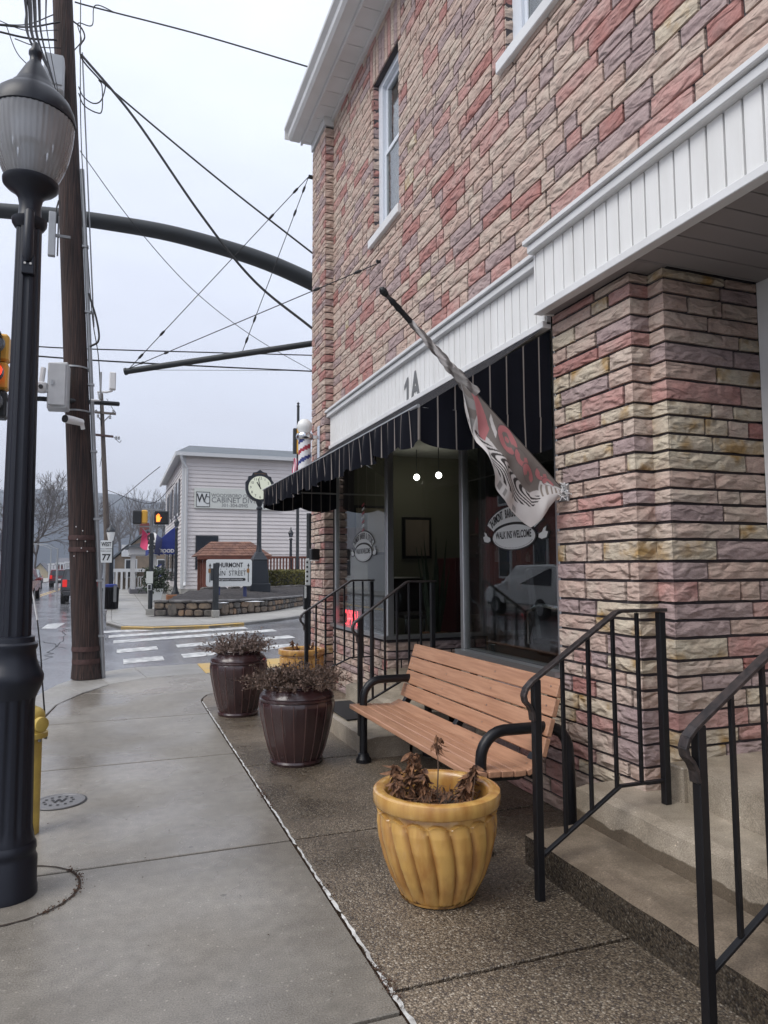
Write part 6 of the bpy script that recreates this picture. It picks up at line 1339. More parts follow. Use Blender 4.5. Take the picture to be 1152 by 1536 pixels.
# pedestrian signal
c = G(225, 922); c.z = 0; y_ = c.y; pg = thing('pedestrian_signal', c, 'pedestrian signal post showing an orange hand at the far corner', 'pedestrian signal'); u = mpp(226, 780, y_); Z_ = lambda py: at(226, py, y_).z; X_ = lambda px: at(px, 780, y_).x
MB().tube([c, Vector((c.x, y_, Z_(800)))], 3.3*u, 10).build('post', 'mast', pg, smooth=True); MB().tube([Vector((c.x, y_, Z_(800))), Vector((c.x, y_, Z_(764)))], 2.2*u, 10).build('upper_post', 'galvanised', pg)
MB().box(c.x-6*u, c.x+6*u, y_-6*u, y_+6*u, 0, .2).build('foot', 'far_concrete', pg)
MB().box(X_(231), X_(252), y_-.35, y_-.12, Z_(787), Z_(767)).build('signal_box', 'signal_black', pg, bevel=.03); MB().box(X_(233), X_(250), y_-.353, y_-.35, Z_(785.5), Z_(768.5)).build('signal_face', 'black_rubber', pg)
hnd = MB(); hx, hz_ = X_(236.6), Z_(777.5); f_ = y_-.358
hand = [(-3, -6.5), (2.2, -6.5), (3.2, -2.5), (5, .5), (4.2, 1.3), (2.4, 0), (2.3, 5), (1.4, 5.2), (1.1, 1.5), (.9, 6.5), (-.1, 6.6), (-.3, 1.6), (-.8, 6), (-1.8, 5.9), (-1.7, 1.3), (-2.5, 4.4), (-3.4, 4.1), (-3.2, -1)]
hnd.add([(hx+a*u*.9, f_, hz_+b_*u*.9) for a, b_ in hand], [tuple(range(len(hand)))]); hnd.build('hand_symbol', 'orange_hand', pg, fix=False)
MB().box(X_(199), X_(212), y_-.30, y_-.05, Z_(787), Z_(767)).build('side_signal_box', 'signal_black', pg, bevel=.03); MB().box(X_(211.5), X_(221), y_-.28, y_-.06, Z_(786), Z_(766)).build('side_signal_housing', 'signal_yellow', pg, bevel=.04)
MB().box(X_(214), X_(242), y_-.05, y_+.03, Z_(765), Z_(763)).build('bracket', 'galvanised', pg); MB().box(X_(208), X_(246), y_-.05, y_+.03, Z_(791), Z_(789)).build('bracket', 'galvanised', pg)
MB().box(X_(221), X_(231), y_-.2, y_-.17, Z_(875), Z_(857)).build('sign_plate', 'sign_cream', pg); MB().box(X_(223), X_(229), y_-.2, y_-.14, Z_(885), Z_(876)).build('button_plate', 'sign_white', pg, bevel=.01); MB().box(X_(224), X_(228), y_-.205, y_-.2, Z_(884), Z_(877)).build('button_symbol', 'ink', pg)
# route sign on a lantern post, litter bin
y_ = 29.8; c = at(165, 912, y_); u = mpp(165, 850, y_); rs = thing('route_sign', (c.x, y_, 0), 'white west 77 route sign plates on a green lamp post', 'road sign'); Z_ = lambda py: at(165, py, y_).z; X_ = lambda px: at(px, 850, y_).x
MB().box(X_(150), X_(167.5), y_-.25, y_-.235, Z_(823), Z_(811)).build('plate', 'sign_white', rs); MB().box(X_(148), X_(167.5), y_-.25, y_-.235, Z_(844), Z_(824)).build('plate', 'sign_white', rs); MB().box(X_(155.5), X_(158.5), y_-.23, y_-.15, 0, Z_(812)).build('post', 'galvanised', rs)
tx = MB(); put_text(tx, 'WEST', 8.5*u, (X_(158.8), y_-.256, Z_(817)), Xv, ZH, fit=14*u, bold=.006); tx.build('direction_lettering', 'ink', rs, fix=False); tx = MB(); put_text(tx, 'MARYLAND', 3.2*u, (X_(158.5), y_-.256, Z_(827)), Xv, ZH, fit=15*u); put_text(tx, '77', 13*u, (X_(159), y_-.256, Z_(836.5)), Xv, ZH, fit=12*u, bold=.01); tx.build('route_lettering', 'ink', rs, fix=False)
y_ = 31.2; c = at(163, 905, y_); Z_ = lambda py: at(163, py, y_).z; u = mpp(163, 850, y_); gl_ = thing('lantern_post', (c.x, y_, 0), 'dark green lamp post with tapered clear lantern behind the route sign', 'street lamp')
MB().tube([(c.x+3*u, y_, 0), (c.x+2*u, y_, Z_(812))], [4*u, 2.4*u], 12).build('post', 'clock_black', gl_, smooth=True); MB().lathe([(3.6*u, Z_(811)), (6*u, Z_(798))], (c.x+.5*u, y_, 0), 14).build('lantern_glass', 'opal', gl_, smooth=True); MB().lathe([(6.6*u, Z_(798)), (6*u, Z_(794)), (3*u, Z_(791)), (1*u, Z_(788))], (c.x+.5*u, y_, 0), 14).build('lantern_roof', 'clock_black', gl_, smooth=True)
y_ = 30.6; a, b = G(154, 914), G(177, 914); cx_ = (a.x+b.x)/2; r_ = (b.x-a.x)/2; lb2 = thing('litter_bin', (cx_, y_, 0), 'dark slatted litter bin with blue liner on the far sidewalk', 'litter bin'); zt = at(165, 882, y_).z
MB().lathe([(r_*.86, .03), (r_*.92, zt)], (cx_, y_, 0), 24).build('liner', 'black_rubber', lb2)
for k in range(28): q = 2*math.pi*k/28; MB().tube([(cx_+r_*.92*math.cos(q), y_+r_*.92*math.sin(q), .02), (cx_+r_*math.cos(q), y_+r_*math.sin(q), zt)], .028, 4).build('slat', 'black_metal', lb2)
MB().lathe([(r_*1.02, zt-.03), (r_*1.06, zt), (r_*1.02, zt+.04), (r_*.8, zt+.05)], (cx_, y_, 0), 24).build('rim', 'black_metal', lb2, smooth=True); MB().lathe([(r_*.85, zt+.04), (r_*.8, zt+.14), (r_*.5, zt+.16)], (cx_, y_, 0), 18).build('blue_bag', 'blue_canvas', lb2); MB().box(cx_+r_*.35, cx_+r_*.75, y_-r_*1.05, y_-r_*.9, .3, .95).build('notice', 'grey_ink', lb2)
# second wooden pole
y_ = 46; c = at(164, 890, y_); t0 = at(152, 590, y_); Z_ = lambda py: at(155, py, y_).z; u = mpp(155, 700, y_); p2 = thing('utility_pole', (c.x, y_, 0), 'weathered wooden utility pole with cross arms beyond the far lamp post', 'utility pole')
MB().tube([(c.x, y_, 0), (t0.x, y_, t0.z)], [5.2*u, 2.6*u], 12).build('shaft', 'pole_wood_grey', p2, smooth=True)
for py, x0, x1, sl, mt in ((618, 140, 174, 0, 'pole_wood_grey'), (652, 142, 170, -.1, 'rusty_band')): q0, q1 = at(x0, py, y_-.2), at(x1, py+3, y_-.2); MB().bar(q0, q1, .12, .13).build('cross_arm', mt, p2)
for px, py in ((147, 624), (165, 626), (170, 617), (144, 617), (174, 657), (178, 657)): q = at(px, py, y_-.2); MB().lathe([(.05, 0), (.08, .06), (.05, .1), (.08, .16), (.04, .22)], (q.x, q.y, q.z-.1), 8).build('insulator', 'galvanised', p2)
MB().bar(at(146, 622, y_-.15), at(152, 632, y_-.15), .05, .05).build('brace', 'pole_wood_grey', p2); MB().bar(at(166, 622, y_-.15), at(156, 632, y_-.15), .05, .05).build('brace', 'pole_wood_grey', p2)
for i, (a, b) in enumerate((((174, 619), (160, 598)), ((170, 655), (182, 660)), ((152, 628), (150, 700)))): wire('jumper_wire', [at(*a, y_-.2), at((a[0]+b[0])/2+3, (a[1]+b[1])/2+6, y_-.2), at(*b, y_-.2)], .018, 'jumper wire on the weathered pole cross arms', 'jumper wires on the far pole', n=5)

# ================================================================== SIDED HOUSE
y_ = 39.0; hc_ = at(272, 893, y_); HX = hc_.x; HZ = at(272, 683, y_).z; hx1 = HX+13; hy1 = y_+14
hs_ = thing('sided_house', (HX, y_, 0), 'pale pinkish clapboard two storey house with grey roof and trade sign', 'house')
hw = MB().box(HX, hx1, y_, hy1, .0, HZ).build('wall', 'house_siding', hs_); bh = .205; z = .55; k = 0
MB().box(HX-.03, hx1+.03, y_-.04, hy1, 0, .55).build('foundation', 'far_concrete', hs_)
while z < HZ-.02:
    z2 = min(HZ, z+bh); MB().add([(HX-.0, y_-.045, z), (hx1, y_-.045, z), (hx1, y_-.008, z2), (HX-.0, y_-.008, z2), (HX, y_+.01, z), (hx1, y_+.01, z), (hx1, y_+.01, z2), (HX, y_+.01, z2)], [(0, 1, 2, 3), (7, 6, 5, 4), (0, 4, 5, 1), (3, 2, 6, 7), (0, 3, 7, 4), (1, 5, 6, 2)]).build('clapboard', 'house_siding', hw)
    MB().add([(HX-.045, y_, z), (HX-.045, hy1, z), (HX-.008, hy1, z2), (HX-.008, y_, z2), (HX+.01, y_, z), (HX+.01, hy1, z), (HX+.01, hy1, z2), (HX+.01, y_, z2)], [(0, 1, 2, 3), (7, 6, 5, 4), (0, 4, 5, 1), (3, 2, 6, 7), (0, 3, 7, 4), (1, 5, 6, 2)]).build('clapboard', 'house_siding', hw); z = z2
MB().box(HX-.07, HX+.12, y_-.07, y_+.12, .55, HZ).build('corner_board', 'far_white', hs_)
ov = .45; rf = MB(); rp = at(263, 671, y_+4).z
rf.add([(HX-ov, y_-ov, HZ+.12), (hx1, y_-ov, HZ+.12), (hx1, hy1+ov, HZ+.12), (HX-ov, hy1+ov, HZ+.12), (HX+.9, y_+7, HZ+1.75), (hx1, y_+7, HZ+1.75)], [(0, 1, 5, 4), (1, 2, 5), (2, 3, 4, 5), (3, 0, 4), (0, 3, 2, 1)]); rf.build('roof', 'slate_roof', hs_)
MB().box(HX-ov, hx1, y_-ov-.02, y_-ov+.1, HZ-.06, HZ+.13).box(HX-ov-.02, HX-ov+.1, y_-ov, hy1+ov, HZ-.10, HZ+.13).build('eave_board', 'far_white', hs_); MB().box(HX-ov, hx1, y_-ov, hy1+ov, HZ+.0, HZ+.05).build('soffit', 'grey_trim', hs_)
ga, gb2 = at(277, 695, y_-.12), at(279, 888, y_-.12)
MB().tube([(HX-.2, y_-ov, HZ), (HX-.1, y_-.3, HZ-.35), (HX+.15, y_-.14, HZ-.7), (HX+.15, y_-.14, .9), (HX+.1, y_-.4, .7)], .075, 8).build('downspout', 'far_white', hs_, smooth=True)
wi = [at(295, 852, y_-.05), at(325, 806, y_-.05)]
w_ = MB().box(wi[0].x-.08, wi[1].x+.08, y_-.09, y_-.03, wi[0].z-.08, wi[1].z+.08).build('window', 'clock_black', hs_); MB().box(wi[0].x, wi[1].x, y_-.1, y_-.092, wi[0].z, wi[1].z).build('pane', 'dark_glass', w_)
for yy in (41, 43.2, 46.5, 49.5):
    w_ = MB().box(HX-.09, HX-.03, yy, yy+1.0, 4.6, 6.6).build('window', 'far_white', hs_); MB().box(HX-.1, HX-.092, yy+.12, yy+.88, 4.75, 6.45).build('pane', 'dark_glass', w_)
    for s_ in (-.35, 1.02): MB().box(HX-.1, HX-.04, yy+s_, yy+s_+.32, 4.6, 6.6).build('shutter', 'far_roof', w_)
for yy in (41.5, 45, 48.5): w_ = MB().box(HX-.09, HX-.03, yy, yy+2.2, .9, 3.1).build('shop_window', 'clock_black', hs_); MB().box(HX-.1, HX-.092, yy+.12, yy+2.08, 1.0, 3.0).build('pane', 'dark_glass', w_)
sa, sb_ = at(291, 762, y_-.08), at(420, 736, y_-.08); sgn = thing('trade_sign', at(350, 762, y_-.1), 'long cream trade sign with a monogram fixed to the sided house', 'sign')
MB().box(sa.x, sb_.x, y_-.13, y_-.07, sa.z, sb_.z).build('board', 'sign_cream', sgn); q0, q1 = at(294, 760, y_-.13), at(315, 738, y_-.13); MB().box(q0.x, q1.x, y_-.14, y_-.131, q0.z, q1.z).build('monogram_panel', 'sign_white', sgn)
fr_ = MB(); 
for (x0, x1, z0, z1) in ((q0.x, q1.x, q0.z, q0.z+.03), (q0.x, q1.x, q1.z-.03, q1.z), (q0.x, q0.x+.03, q0.z, q1.z), (q1.x-.03, q1.x, q0.z, q1.z)): fr_.box(x0, x1, y_-.15, y_-.141, z0, z1)
fr_.build('monogram_border', 'ink', sgn); tx = MB(); cc_ = (q0+q1)/2; put_text(tx, 'W', .66, (cc_.x-.06, y_-.151, cc_.z+.04), Xv, ZH, .8, bold=.01); tx.build('monogram', 'ink', sgn, fix=False); tx = MB(); put_text(tx, 'C', .62, (cc_.x+.2, y_-.152, cc_.z-.06), Xv, ZH, .7); tx.build('monogram', 'grey_ink', sgn, fix=False)
tx = MB(); l0 = at(317, 743, y_-.14); put_text(tx, 'WOODSBORO CRAFTSMEN', .27, (l0.x, y_-.14, l0.z), Xv, ZH, .9, align='LEFT'); l0 = at(317, 750, y_-.14); put_text(tx, 'CABINET DIVISION', .40, (l0.x, y_-.14, l0.z), Xv, ZH, .95, align='LEFT'); l0 = at(332, 758, y_-.14); put_text(tx, '301-304-0945', .27, (l0.x, y_-.14, l0.z), Xv, ZH, .95, align='LEFT'); tx.build('lettering', 'grey_ink', sgn, fix=False)
# blue awning, open flag, porch
ba = thing('blue_awning', (HX-.7, 44, 2.6), 'bright blue canvas awning on the street front of the sided house', 'awning')
A = lambda px, py, y: at(px, py, y)
MB().add([(HX-.1, 41.8, 4.05), (HX-.1, 46.5, 4.05), (HX-1.55, 46.5, 2.75), (HX-1.55, 41.8, 2.75), (HX-.1, 41.8, 2.75), (HX-.1, 46.5, 2.75)], [(0, 1, 2, 3), (0, 3, 4), (1, 5, 2)]).build('canvas', 'blue_canvas', ba, fix=False, solid=.02)
vl = MB(); vl.grid(lambda s, t: (HX-1.56+1.45*s, 41.78, 2.75-t*(.28+.05*abs(math.sin(s*16)))), 30, 1).grid(lambda s, t: (HX-1.57, 41.8+4.7*s, 2.75-t*(.28+.05*abs(math.sin(s*40)))), 60, 1); vl.build('valance', 'blue_canvas', ba, fix=False, solid=.01)
tx = MB(); put_text(tx, 'SEAFOOD', .26, (HX-.8, 41.76, 2.62), Xv, ZH, fit=1.2, bold=.012); tx.build('lettering', 'white_cloth', ba, fix=False)
op = thing('open_flag', (HX-.9, 41.4, 3.9), 'pink, white and navy OPEN flag hanging above the blue awning', 'flag'); p0 = at(240, 800, 41.4)
def oflag(s, t): px = 214+30*s; py = 794+12*s+26*t+2*math.sin(s*8); px += -4*t; return at(px, py, 41.4+.25*math.sin(s*5+t*2))
q = MB(); q.grid(oflag, 30, 12); o = q.build('cloth', ['pink_cloth', 'white_cloth', 'navy_cloth'], op, fix=False, solid=.01)
for i, p in enumerate(o.data.polygons): s = (i % 30)/30; p.material_index = 0 if s < .36 else (1 if s < .68 else 2)
tx = MB(); d1 = (oflag(.6, .9)-oflag(.6, .1)).normalized(); 
put_text(tx, 'OPEN', .5, oflag(.5, .5)+Vector((0, -.32, 0)), -Vector((d1.x, 0, d1.z)) if False else Vector((-.12, 0, .99)), Vector((-.99, 0, -.12)), .8, bold=.02); tx.build('lettering', 'ink', op, fix=False)
MB().tube([at(247, 832, 41.3), at(214, 792, 41.3)], .02, 6).build('pole', 'galvanised', op)
pch = thing('white_porch', (1.6, 52, 0), 'white columned porch beyond the blue awning', 'porch'); PX_ = lambda px, y: at(px, 860, y).x
yp = 50.0; x0, x1 = PX_(200, yp), PX_(240, yp); zr = at(200, 832, yp).z
MB().box(x0-.3, x1, yp-.3, yp+5, zr, zr+.45).build('entablature', 'far_white', pch); MB().prism([(x0-.5, yp-.5), (x1, yp-.5), (x1, yp+5.2), (x0-.5, yp+5.2)], zr+.451, [zr+.5, zr+1.2, zr+1.2, zr+.5]).build('roof', 'slate_roof', pch)
for k, yy in enumerate((yp, yp+2.3, yp+4.6)): MB().box(x0-.12, x0+.12, yy-.12, yy+.12, .3, zr).build('column', 'far_white', pch)
MB().box(x0+1.2, x0+1.42, yp-.1, yp+.1, .3, zr).build('column', 'far_white', pch); MB().box(x0-.2, x1, yp-.2, yp+5, 0, .3).build('deck', 'far_roof', pch)
for z in (.42, 1.1): MB().box(x0, x1, yp-.04, yp+.04, z-.04, z+.04).build('rail', 'far_white', pch)
for k in range(14): x = x0+.15+k*.16; MB().box(x-.03, x+.03, yp-.03, yp+.03, .42, 1.1).build('baluster', 'far_white', pch)
def shrub(px, pb, pt, y, w, label, zb=0):
    c = at(px, pb, y); t = thing('potted_shrub', (c.x, y, zb), label, 'shrub'); lm = MB(); zt = at(px, pt, y).z; rr = random.Random(px)
    for k in range(900):
        p = Vector((c.x, y, zb+.5))+Vector((rr.gauss(0, w*.5), rr.gauss(0, w*.4), (zt-zb-.5)*rr.random()**1.2)); leaf_quad(lm, p, rv(rr), rv(rr), .14, .06, rr, .5)
    stuff(lm.build('leaves', 'green_shrub', t, fix=False)); MB().tube([(c.x, y, zb+.3), (c.x, y, zt-.4)], .03, 6).build('stem', 'bark', t); return t, c
t_, c = shrub(232, 903, 852, 32.5, .55, 'dark green shrub in a white pot behind the stone wall corner', .15)
MB().add([(c.x+sx_*h, 32.5+sy*h, z) for h, z in ((.22, .15), (.33, .75)) for sx_, sy in ((-1, -1), (1, -1), (1, 1), (-1, 1))], [(0, 1, 2, 3), (4, 5, 6, 7), (0, 1, 5, 4), (1, 2, 6, 5), (2, 3, 7, 6), (3, 0, 4, 7)]).build('pot', 'sign_white', t_)
q0, q1 = at(250, 903, 29), at(271, 892, 29); pl = thing('planter_box', ((q0.x+q1.x)/2, 29, .4), 'brown wooden planter box on the stone wall corner', 'planter'); MB().box(q0.x, q1.x, 29, 29.5, q0.z-.1, q1.z).build('box', 'terracotta', pl, bevel=.02); MB().box(q0.x+.05, q1.x-.05, 29.05, 29.45, q1.z, q1.z+.01).build('soil', 'soil', pl)
c = at(238, 860, 41.6); ib = thing('barber_pole', c, 'small blue striped pole hanging under the blue awning', 'barber pole'); MB().tube([c-ZH*.35, c+ZH*.45], .14, 12).build('cylinder', 'white_enamel', ib)
for k in range(4): q = c+ZH*(-.25+.2*k); MB().add([q+Vector((-.13, -.15, -.04)), q+Vector((.13, -.15, .10)), q+Vector((.13, -.15, .19)), q+Vector((-.13, -.15, .05))], [(0, 1, 2, 3)]).build('stripe', 'blue_enamel', ib, fix=False)

# ================================================================== FAR HOUSES
def house(x0, x1, y0, y1, h, rh, wall_, roof_, label, ridge='x', nw=(3, 2), group='houses along the far street', z0=0, chim=False):
    t = thing('house', ((x0+x1)/2, y0, z0), label, 'house', group); b = MB().box(x0, x1, y0, y1, z0, h).build('wall', wall_, t); o_ = .3; r_ = MB()
    if ridge == 'x': ym = (y0+y1)/2; P = [(x0-o_, y0-o_, h), (x0-o_, y1+o_, h), (x0-o_, ym, h+rh)]; r_.extr(P, (x1-x0+2*o_, 0, 0)); g_ = None
    else: xm = (x0+x1)/2; P = [(x0-o_, y0-o_, h), (x1+o_, y0-o_, h), (xm, y0-o_, h+rh)]; r_.extr([(x0, y0, h), (x1, y0, h), (xm, y0, h+rh)], (0, .3, 0))
    if ridge == 'x': rf_ = r_.build('roof', roof_, t)
    else:
        r_.build('gable', wall_, t); m_ = MB()
        for a, b2 in (((x0-o_, h-.1), (xm, h+rh+.1)), ((x1+o_, h-.1), (xm, h+rh+.1))): m_.add([(a[0], y0-o_, a[1]), (b2[0], y0-o_, b2[1]), (b2[0], y1, b2[1]), (a[0], y1, a[1])]+[(a[0], y0-o_, a[1]+.18), (b2[0], y0-o_, b2[1]+.18), (b2[0], y1, b2[1]+.18), (a[0], y1, a[1]+.18)], [(0, 1, 2, 3), (4, 5, 6, 7), (0, 1, 5, 4), (1, 2, 6, 5), (2, 3, 7, 6), (3, 0, 4, 7)])
        rf_ = m_.build('roof', roof_, t)
    if chim: MB().box((x0+x1)/2-.5, (x0+x1)/2+.3, (y0+y1)/2-.4, (y0+y1)/2+.4, h+rh*.5, h+rh+1.1).build('chimney', 'red_brick_far', rf_)
    for k in range(nw[0]):
        for f in range(nw[1]):
            ww = (x1-x0)/nw[0]; xx = x0+ww*(k+.5); zz_ = z0+1.0+f*2.8
            if zz_+1.5 > h: continue
            w_ = MB().box(xx-.5, xx+.5, y0-.06, y0+.02, zz_-.1, zz_+1.5).build('window', 'far_white', t); MB().box(xx-.4, xx+.4, y0-.07, y0-.062, zz_, zz_+1.4).build('pane', 'pane', w_)
    return t
sx0_, sx1_ = at(172, 850, 64).x, at(240, 850, 64).x
house(sx0_, sx1_+1.5, 64, 74, at(180, 838, 64).z, at(205, 798, 64).z-at(180, 838, 64).z, 'far_stone', 'slate_roof', 'brown stone gabled house beyond the white porch', 'y', (2, 1), None, chim=True)
q = at(189, 826, 63.8); MB().box(q.x-.35, q.x+.35, 63.7, 63.98, q.z-.5, q.z+.5).build('gable_window', 'far_white', bpy.data.objects['house'])
pp0, pp1 = at(175, 858, 61).x, at(198, 858, 61).x; ph = thing('porch', (pp0, 61, 0), 'low dark porch in front of the brown stone house', 'porch'); MB().box(pp0-.5, pp1+1, 61, 63.9, at(180, 858, 61).z, at(180, 853, 61).z).build('roof', 'far_white', ph)
for k in range(4): x = pp0+(pp1-pp0)*k/3; MB().box(x-.08, x+.08, 61, 61.15, 0, at(180, 858, 61).z).build('column', 'far_white', ph)
hl = [(104, 114, 96, 846, 'far_tan', 'far_roof', 'tan row house nearest the wooden pole on the distant street'), (97, 105, 104, 848, 'far_green', 'far_roof', 'grey-green row house on the distant street'), (84, 98, 114, 840, 'far_red', 'far_roof', 'red row house on the distant street'), (72, 85, 130, 848, 'far_white', 'far_roof', 'white row house at the left end of the distant red house'), (48, 71, 165, 850, 'far_tan', 'far_roof', 'pale gabled house closing the end of the distant street')]
for i, (a, b, y, pt, wm, rm_, lab) in enumerate(hl):
    x0, x1 = at(a, 870, y).x, at(b, 870, y).x; h = at(a, pt+8, y).z; house(x0, x1, y, y+12, h, at(a, pt-4, y).z-h, wm, rm_, lab, 'y' if i in (4,) else 'x', (3, 2) if i < 4 else (2, 1), 'houses along the distant street')
    if i < 4: o = [q for q in bpy.data.objects if q.get('label') == lab][0]; MB().box(x0, x1, y-1.6, y-.1, 2.5, 2.7).build('porch_roof', 'far_white', o); [MB().box(xx-.08, xx+.08, y-1.55, y-1.4, 0, 2.5).build('porch_post', 'far_white', o) for xx in (x0+.2, (x0+x1)/2, x1-.2)]
house(-24, -8.95, 60, 72, 3.2, 2.4, 'far_white', 'far_roof', 'white low building behind the lamp post across the street', 'x', (5, 1), None)
house(-24, -11.5, 12, 34, 8.2, 2.0, 'red_brick_far', 'far_roof', 'red brick terrace across the street, mirrored in the shop glass', 'x', (4, 2), None)
o = [q for q in bpy.data.objects if q.get('label', '').startswith('red brick terrace')][0]
for k in range(7):
    for f in range(2):
        yy = 13.5+k*3; w_ = MB().box(-11.5, -11.42, yy, yy+1.1, 1.1+f*3.4, 3.1+f*3.4).build('window', 'far_white', o); MB().box(-11.415, -11.40, yy+.1, yy+1.0, 1.2+f*3.4, 3.0+f*3.4).build('pane', 'pane', w_)
house(-23, -12, 37, 50, 6.0, 2.2, 'far_white', 'far_roof', 'white clapboard house next to the red brick terrace', 'x', (3, 2), None)

# ================================================================== CARS
def car(loc, rz, paint, label, kind='suv'):
    t = thing('parked_car', (0, 0, 0), label, 'car', 'cars on the main street'); Wd = .92
    if kind == 'suv': pr_ = [(-2.3, .45), (-2.35, .75), (-2.28, 1.05), (-2.05, 1.72), (-1.8, 1.78), (.35, 1.76), (1.0, 1.15), (2.05, 1.0), (2.3, .8), (2.32, .45)]; gl = [(-2.0, 1.1), (-1.88, 1.64), (.28, 1.64), (.80, 1.14)]
    elif kind == 'pickup': pr_ = [(-2.7, .5), (-2.7, 1.05), (-.7, 1.08), (-.55, 1.75), (.6, 1.75), (1.1, 1.18), (2.4, 1.1), (2.6, .85), (2.62, .45)]; gl = [(-.5, 1.15), (-.42, 1.65), (.55, 1.65), (.95, 1.16)]
    else: pr_ = [(-2.2, .4), (-2.25, .7), (-2.1, .98), (-1.5, 1.05), (-1.0, 1.42), (.3, 1.44), (1.05, 1.02), (2.05, .85), (2.25, .65), (2.25, .4)]; gl = [(-1.35, 1.05), (-.95, 1.34), (.25, 1.34), (.85, 1.03)]
    b = MB(); vs = []; nP = len(pr_)
    for s_, k in ((-1, 0), (1, 0)):
        for y, z in pr_: vs.append((s_*(Wd-(.16 if z > 1.2 else 0)-(.03 if z < .5 else 0)), y, z))
    b.add(vs, [tuple(range(nP)), tuple(range(2*nP-1, nP-1, -1))]+[(i, nP+i, nP+(i+1) % nP, (i+1) % nP) for i in range(nP)]); body = b.build('body', paint, t, bevel=.05)
    for s_ in (-1, 1):
        g = MB(); g.add([(s_*(Wd-.005-.15*(z-1.05)/.6), y, z) for y, z in gl], [(0, 1, 2, 3)]); g.build('side_window', 'dark_glass', t, fix=False, solid=.02)
        for yy in (-1.4, 1.42):
            w_ = MB().tube([(s_*(Wd-.2), yy, .34), (s_*(Wd+.01), yy, .34)], .34, 20).build('wheel', 'tyre', t); MB().tube([(s_*(Wd+.0), yy, .34), (s_*(Wd+.018), yy, .34)], .2, 14).build('rim', 'aluminium', w_)
        MB().box(s_*(Wd-.2)-.1, s_*(Wd-.2)+.1, pr_[0][0]-.08, pr_[0][0]+.05, .85, 1.2 if kind != 'sedan' else .98).build('tail_light', 'tail_light', t, bevel=.02)
        MB().box(s_*(Wd-.25)-.16, s_*(Wd-.25)+.16, pr_[-1][0]-.12, pr_[-1][0]+.03, .66, .82).build('headlight', 'headlight', t, bevel=.02)
        MB().box(s_*(Wd+.08)-.09, s_*(Wd+.08)+.09, .55, .72, 1.08, 1.22).build('mirror', paint, t, bevel=.02)
    rz_ = [(pr_[2], pr_[3])] if kind == 'suv' else ([(pr_[2], pr_[3])] if kind == 'pickup' else [(pr_[3], pr_[4])])
    for (a, c) in rz_:
        A_, C_ = Vector((0, a[0], a[1])), Vector((0, c[0], c[1])); p, q = A_.lerp(C_, .18)+Vector((0, -.03, 0)), A_.lerp(C_, .88)+Vector((0, -.03, 0)); MB().add([(-.68, p.y, p.z), (.68, p.y, p.z), (.62, q.y, q.z), (-.62, q.y, q.z)], [(0, 1, 2, 3)]).build('rear_window', 'dark_glass', t, fix=False, solid=.02)
    k = [i for i, p in enumerate(pr_) if p[1] > 1.3][-1]; a, c = pr_[k+1], pr_[k]; A_, C_ = Vector((0, a[0], a[1])), Vector((0, c[0], c[1])); p, q = A_.lerp(C_, .1)+Vector((0, .02, .02)), A_.lerp(C_, .92)+Vector((0, .02, .02)); MB().add([(-.72, p.y, p.z), (.72, p.y, p.z), (.64, q.y, q.z), (-.64, q.y, q.z)], [(0, 1, 2, 3)]).build('windscreen', 'dark_glass', t, fix=False, solid=.02)
    MB().box(-.8, .8, pr_[0][0]-.1, pr_[0][0]+.06, .42, .66).build('bumper', 'car_black' if kind == 'suv' else paint, t, bevel=.03); MB().box(-.26, .26, pr_[0][0]-.115, pr_[0][0]-.1, .72, .86).build('number_plate', 'sign_white', t); MB().box(-.75, .75, pr_[-1][0]-.05, pr_[-1][0]+.06, .36, .6).build('bumper', 'car_black', t, bevel=.03)
    t.location = loc; t.rotation_euler[2] = rz; return t
q = G(95, 907, RZ); car((q.x+.75, q.y+2.35, RZ), 0, 'car_black', 'black sport utility car parked behind the wooden utility pole', 'suv')
q = at(43, 880, 70); car((q.x, 70, RZ), math.pi, 'car_silver', 'silver pickup truck oncoming in the opposite lane', 'pickup')
q = at(91, 876, 78); car((q.x, 78, RZ), 0, 'car_maroon', 'maroon car ahead on the street beyond the black car', 'suv')
q = at(22, 890, 44); car((q.x, 46, RZ), 0, 'car_red', 'red car mostly hidden behind the street lamp', 'suv')
car((-8.1, 21, RZ), 0, 'car_white', 'white car parked before the red brick terrace', 'suv')

# ================================================================== TREES
def bare_tree(base, h, seed, label, mt, depth=6, r0=.28, spread=.62, n0=3):
    rr = random.Random(seed); t = thing('bare_tree', base, label, 'tree', 'bare winter trees'); tr = MB(); cr_ = MB()
    def grow(p, d, L, r, lv):
        k = 3; P = [p]; dd = d.copy()
        for i in range(k): dd = (dd+rv(rr)*.13+ZH*.03).normalized(); P.append(P[-1]+dd*(L/k))
        (tr if lv == depth else cr_).tube(P, [r*(1-.3*i/k) for i in range(k+1)], 6 if lv > depth-2 else 3, caps=False)
        if lv == 0: return
        for c in range(n0 if lv == depth else rr.choice([2, 2, 3])):
            nd = (dd+rv(rr)*spread*(1.15 if lv == depth else 1)+ZH*.10).normalized(); grow(P[-1] if c else P[-1].lerp(P[-2], .15), nd, L*rr.uniform(.66, .86), max(r*.62, .012), lv-1)
        if lv < depth-1: nd = (dd+rv(rr)*.9).normalized(); grow(P[1], nd, L*.55, max(r*.4, .012), max(0, lv-2))
    grow(Vector(base), ZH, h*.24, r0, depth); tr.build('trunk', mt, t, fix=False); cr_.build('crown', mt, t, fix=False)
bare_tree((at(14, 872, 62).x, 62, 0), 12, 4, 'large spreading bare tree behind the street lamp', 'bark', 7, .14, .7, 4)
bare_tree((at(52, 872, 74).x, 74, 0), 12.5, 9, 'bare tree between the lamp and the utility pole', 'bark', 7, .13, .72, 4)
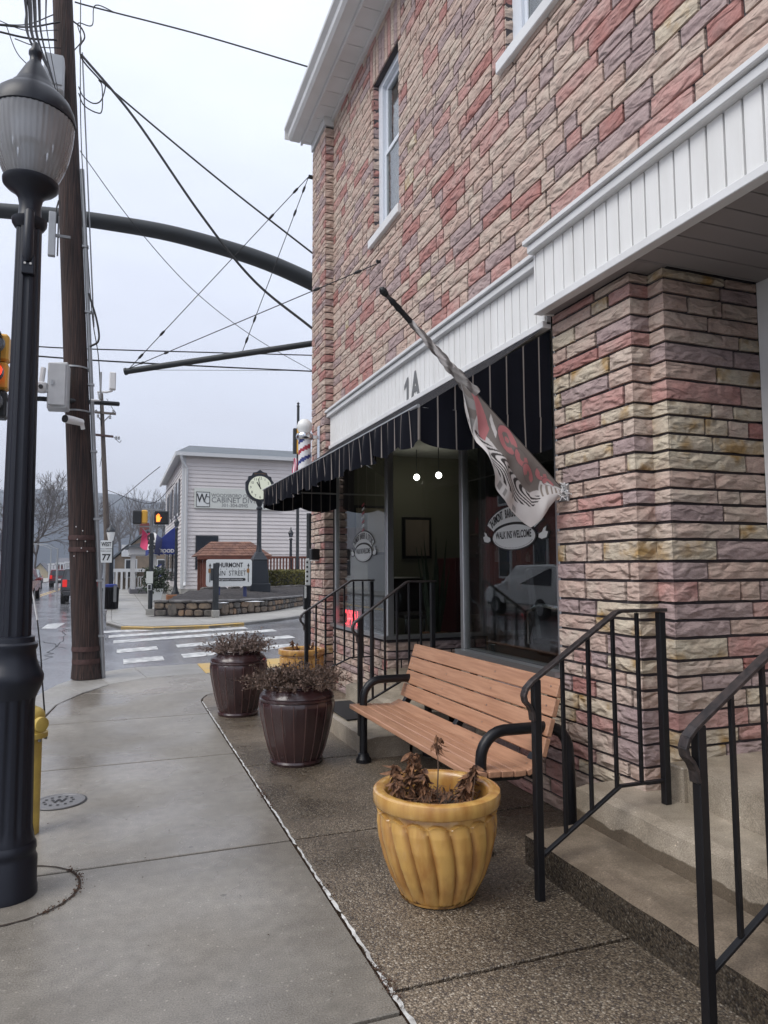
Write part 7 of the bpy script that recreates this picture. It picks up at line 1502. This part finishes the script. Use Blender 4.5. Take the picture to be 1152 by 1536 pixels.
TL = ('thin grey bare tree over the left slope of the brown stone gable', 'thin grey bare tree over the brown stone gable peak', 'thin grey bare tree behind the pedestrian signal', 'thin grey bare tree behind the weathered far pole', 'thin grey bare tree beside the sided house front')
for i, (px, y, h) in enumerate(((176, 92, 13), (200, 86, 12), (222, 96, 13.5), (150, 100, 12), (240, 82, 12))): bare_tree((at(px, 868, y).x, y, 0), h, 20+i, TL[i], 'bark_grey', 6, .25, .55, 3)
for px, y in ((85, 60), (75, 85)):
    c = at(px, 875, y); t_ = thing('lamp_standard', (c.x, y, 0), 'tall slim road lamp standard on the distant street', 'street lamp', 'distant road lamps'); zt = at(px, 822, y).z; MB().tube([(c.x, y, 0), (c.x, y, zt)], [.09, .06], 8).build('column', 'galvanised', t_); MB().tube([(c.x, y, zt-.1), (c.x-.8, y, zt+.25), (c.x-1.7, y, zt+.3)], .04, 6).build('arm', 'galvanised', t_); MB().box(c.x-2.2, c.x-1.6, y-.15, y+.15, zt+.24, zt+.36).build('lamp_head', 'galvanised', t_, bevel=.04)

# ================================================================== HILLS AND AIR
hm = MB()
def hill(s, t):
    x = -1500+3000*s; y = 600+1900*t; e = max(0, math.sin(min(1, max(0, (y-640)/1150))*math.pi/2))
    hgt = (120+50*mnoise.noise(Vector((x*.0018, y*.0012, 3)))+26*mnoise.noise(Vector((x*.007, y*.006, 1)))+45*math.exp(-((x+330)/520)**2))*e
    return (x, y, hgt-.7)
hm.grid(hill, 90, 50); struct(hm.build('hills', 'hill', smooth=True, fix=False))
hz_m = bpy.data.materials.new('haze'); hz_m.use_nodes = True; t = hz_m.node_tree; t.nodes.clear(); o_ = N(t, 'ShaderNodeOutputMaterial'); pv_ = N(t, 'ShaderNodeVolumePrincipled'); pv_.inputs['Color'].default_value = (.86, .92, 1, 1); pv_.inputs['Density'].default_value = .00036; pv_.inputs['Anisotropy'].default_value = 0; t.links.new(pv_.outputs[0], o_.inputs['Volume']); MATS['haze'] = hz_m
o = MB().box(-4100, 4100, -600, 5100, -1.7, 330).build('haze', 'haze'); stuff(o)
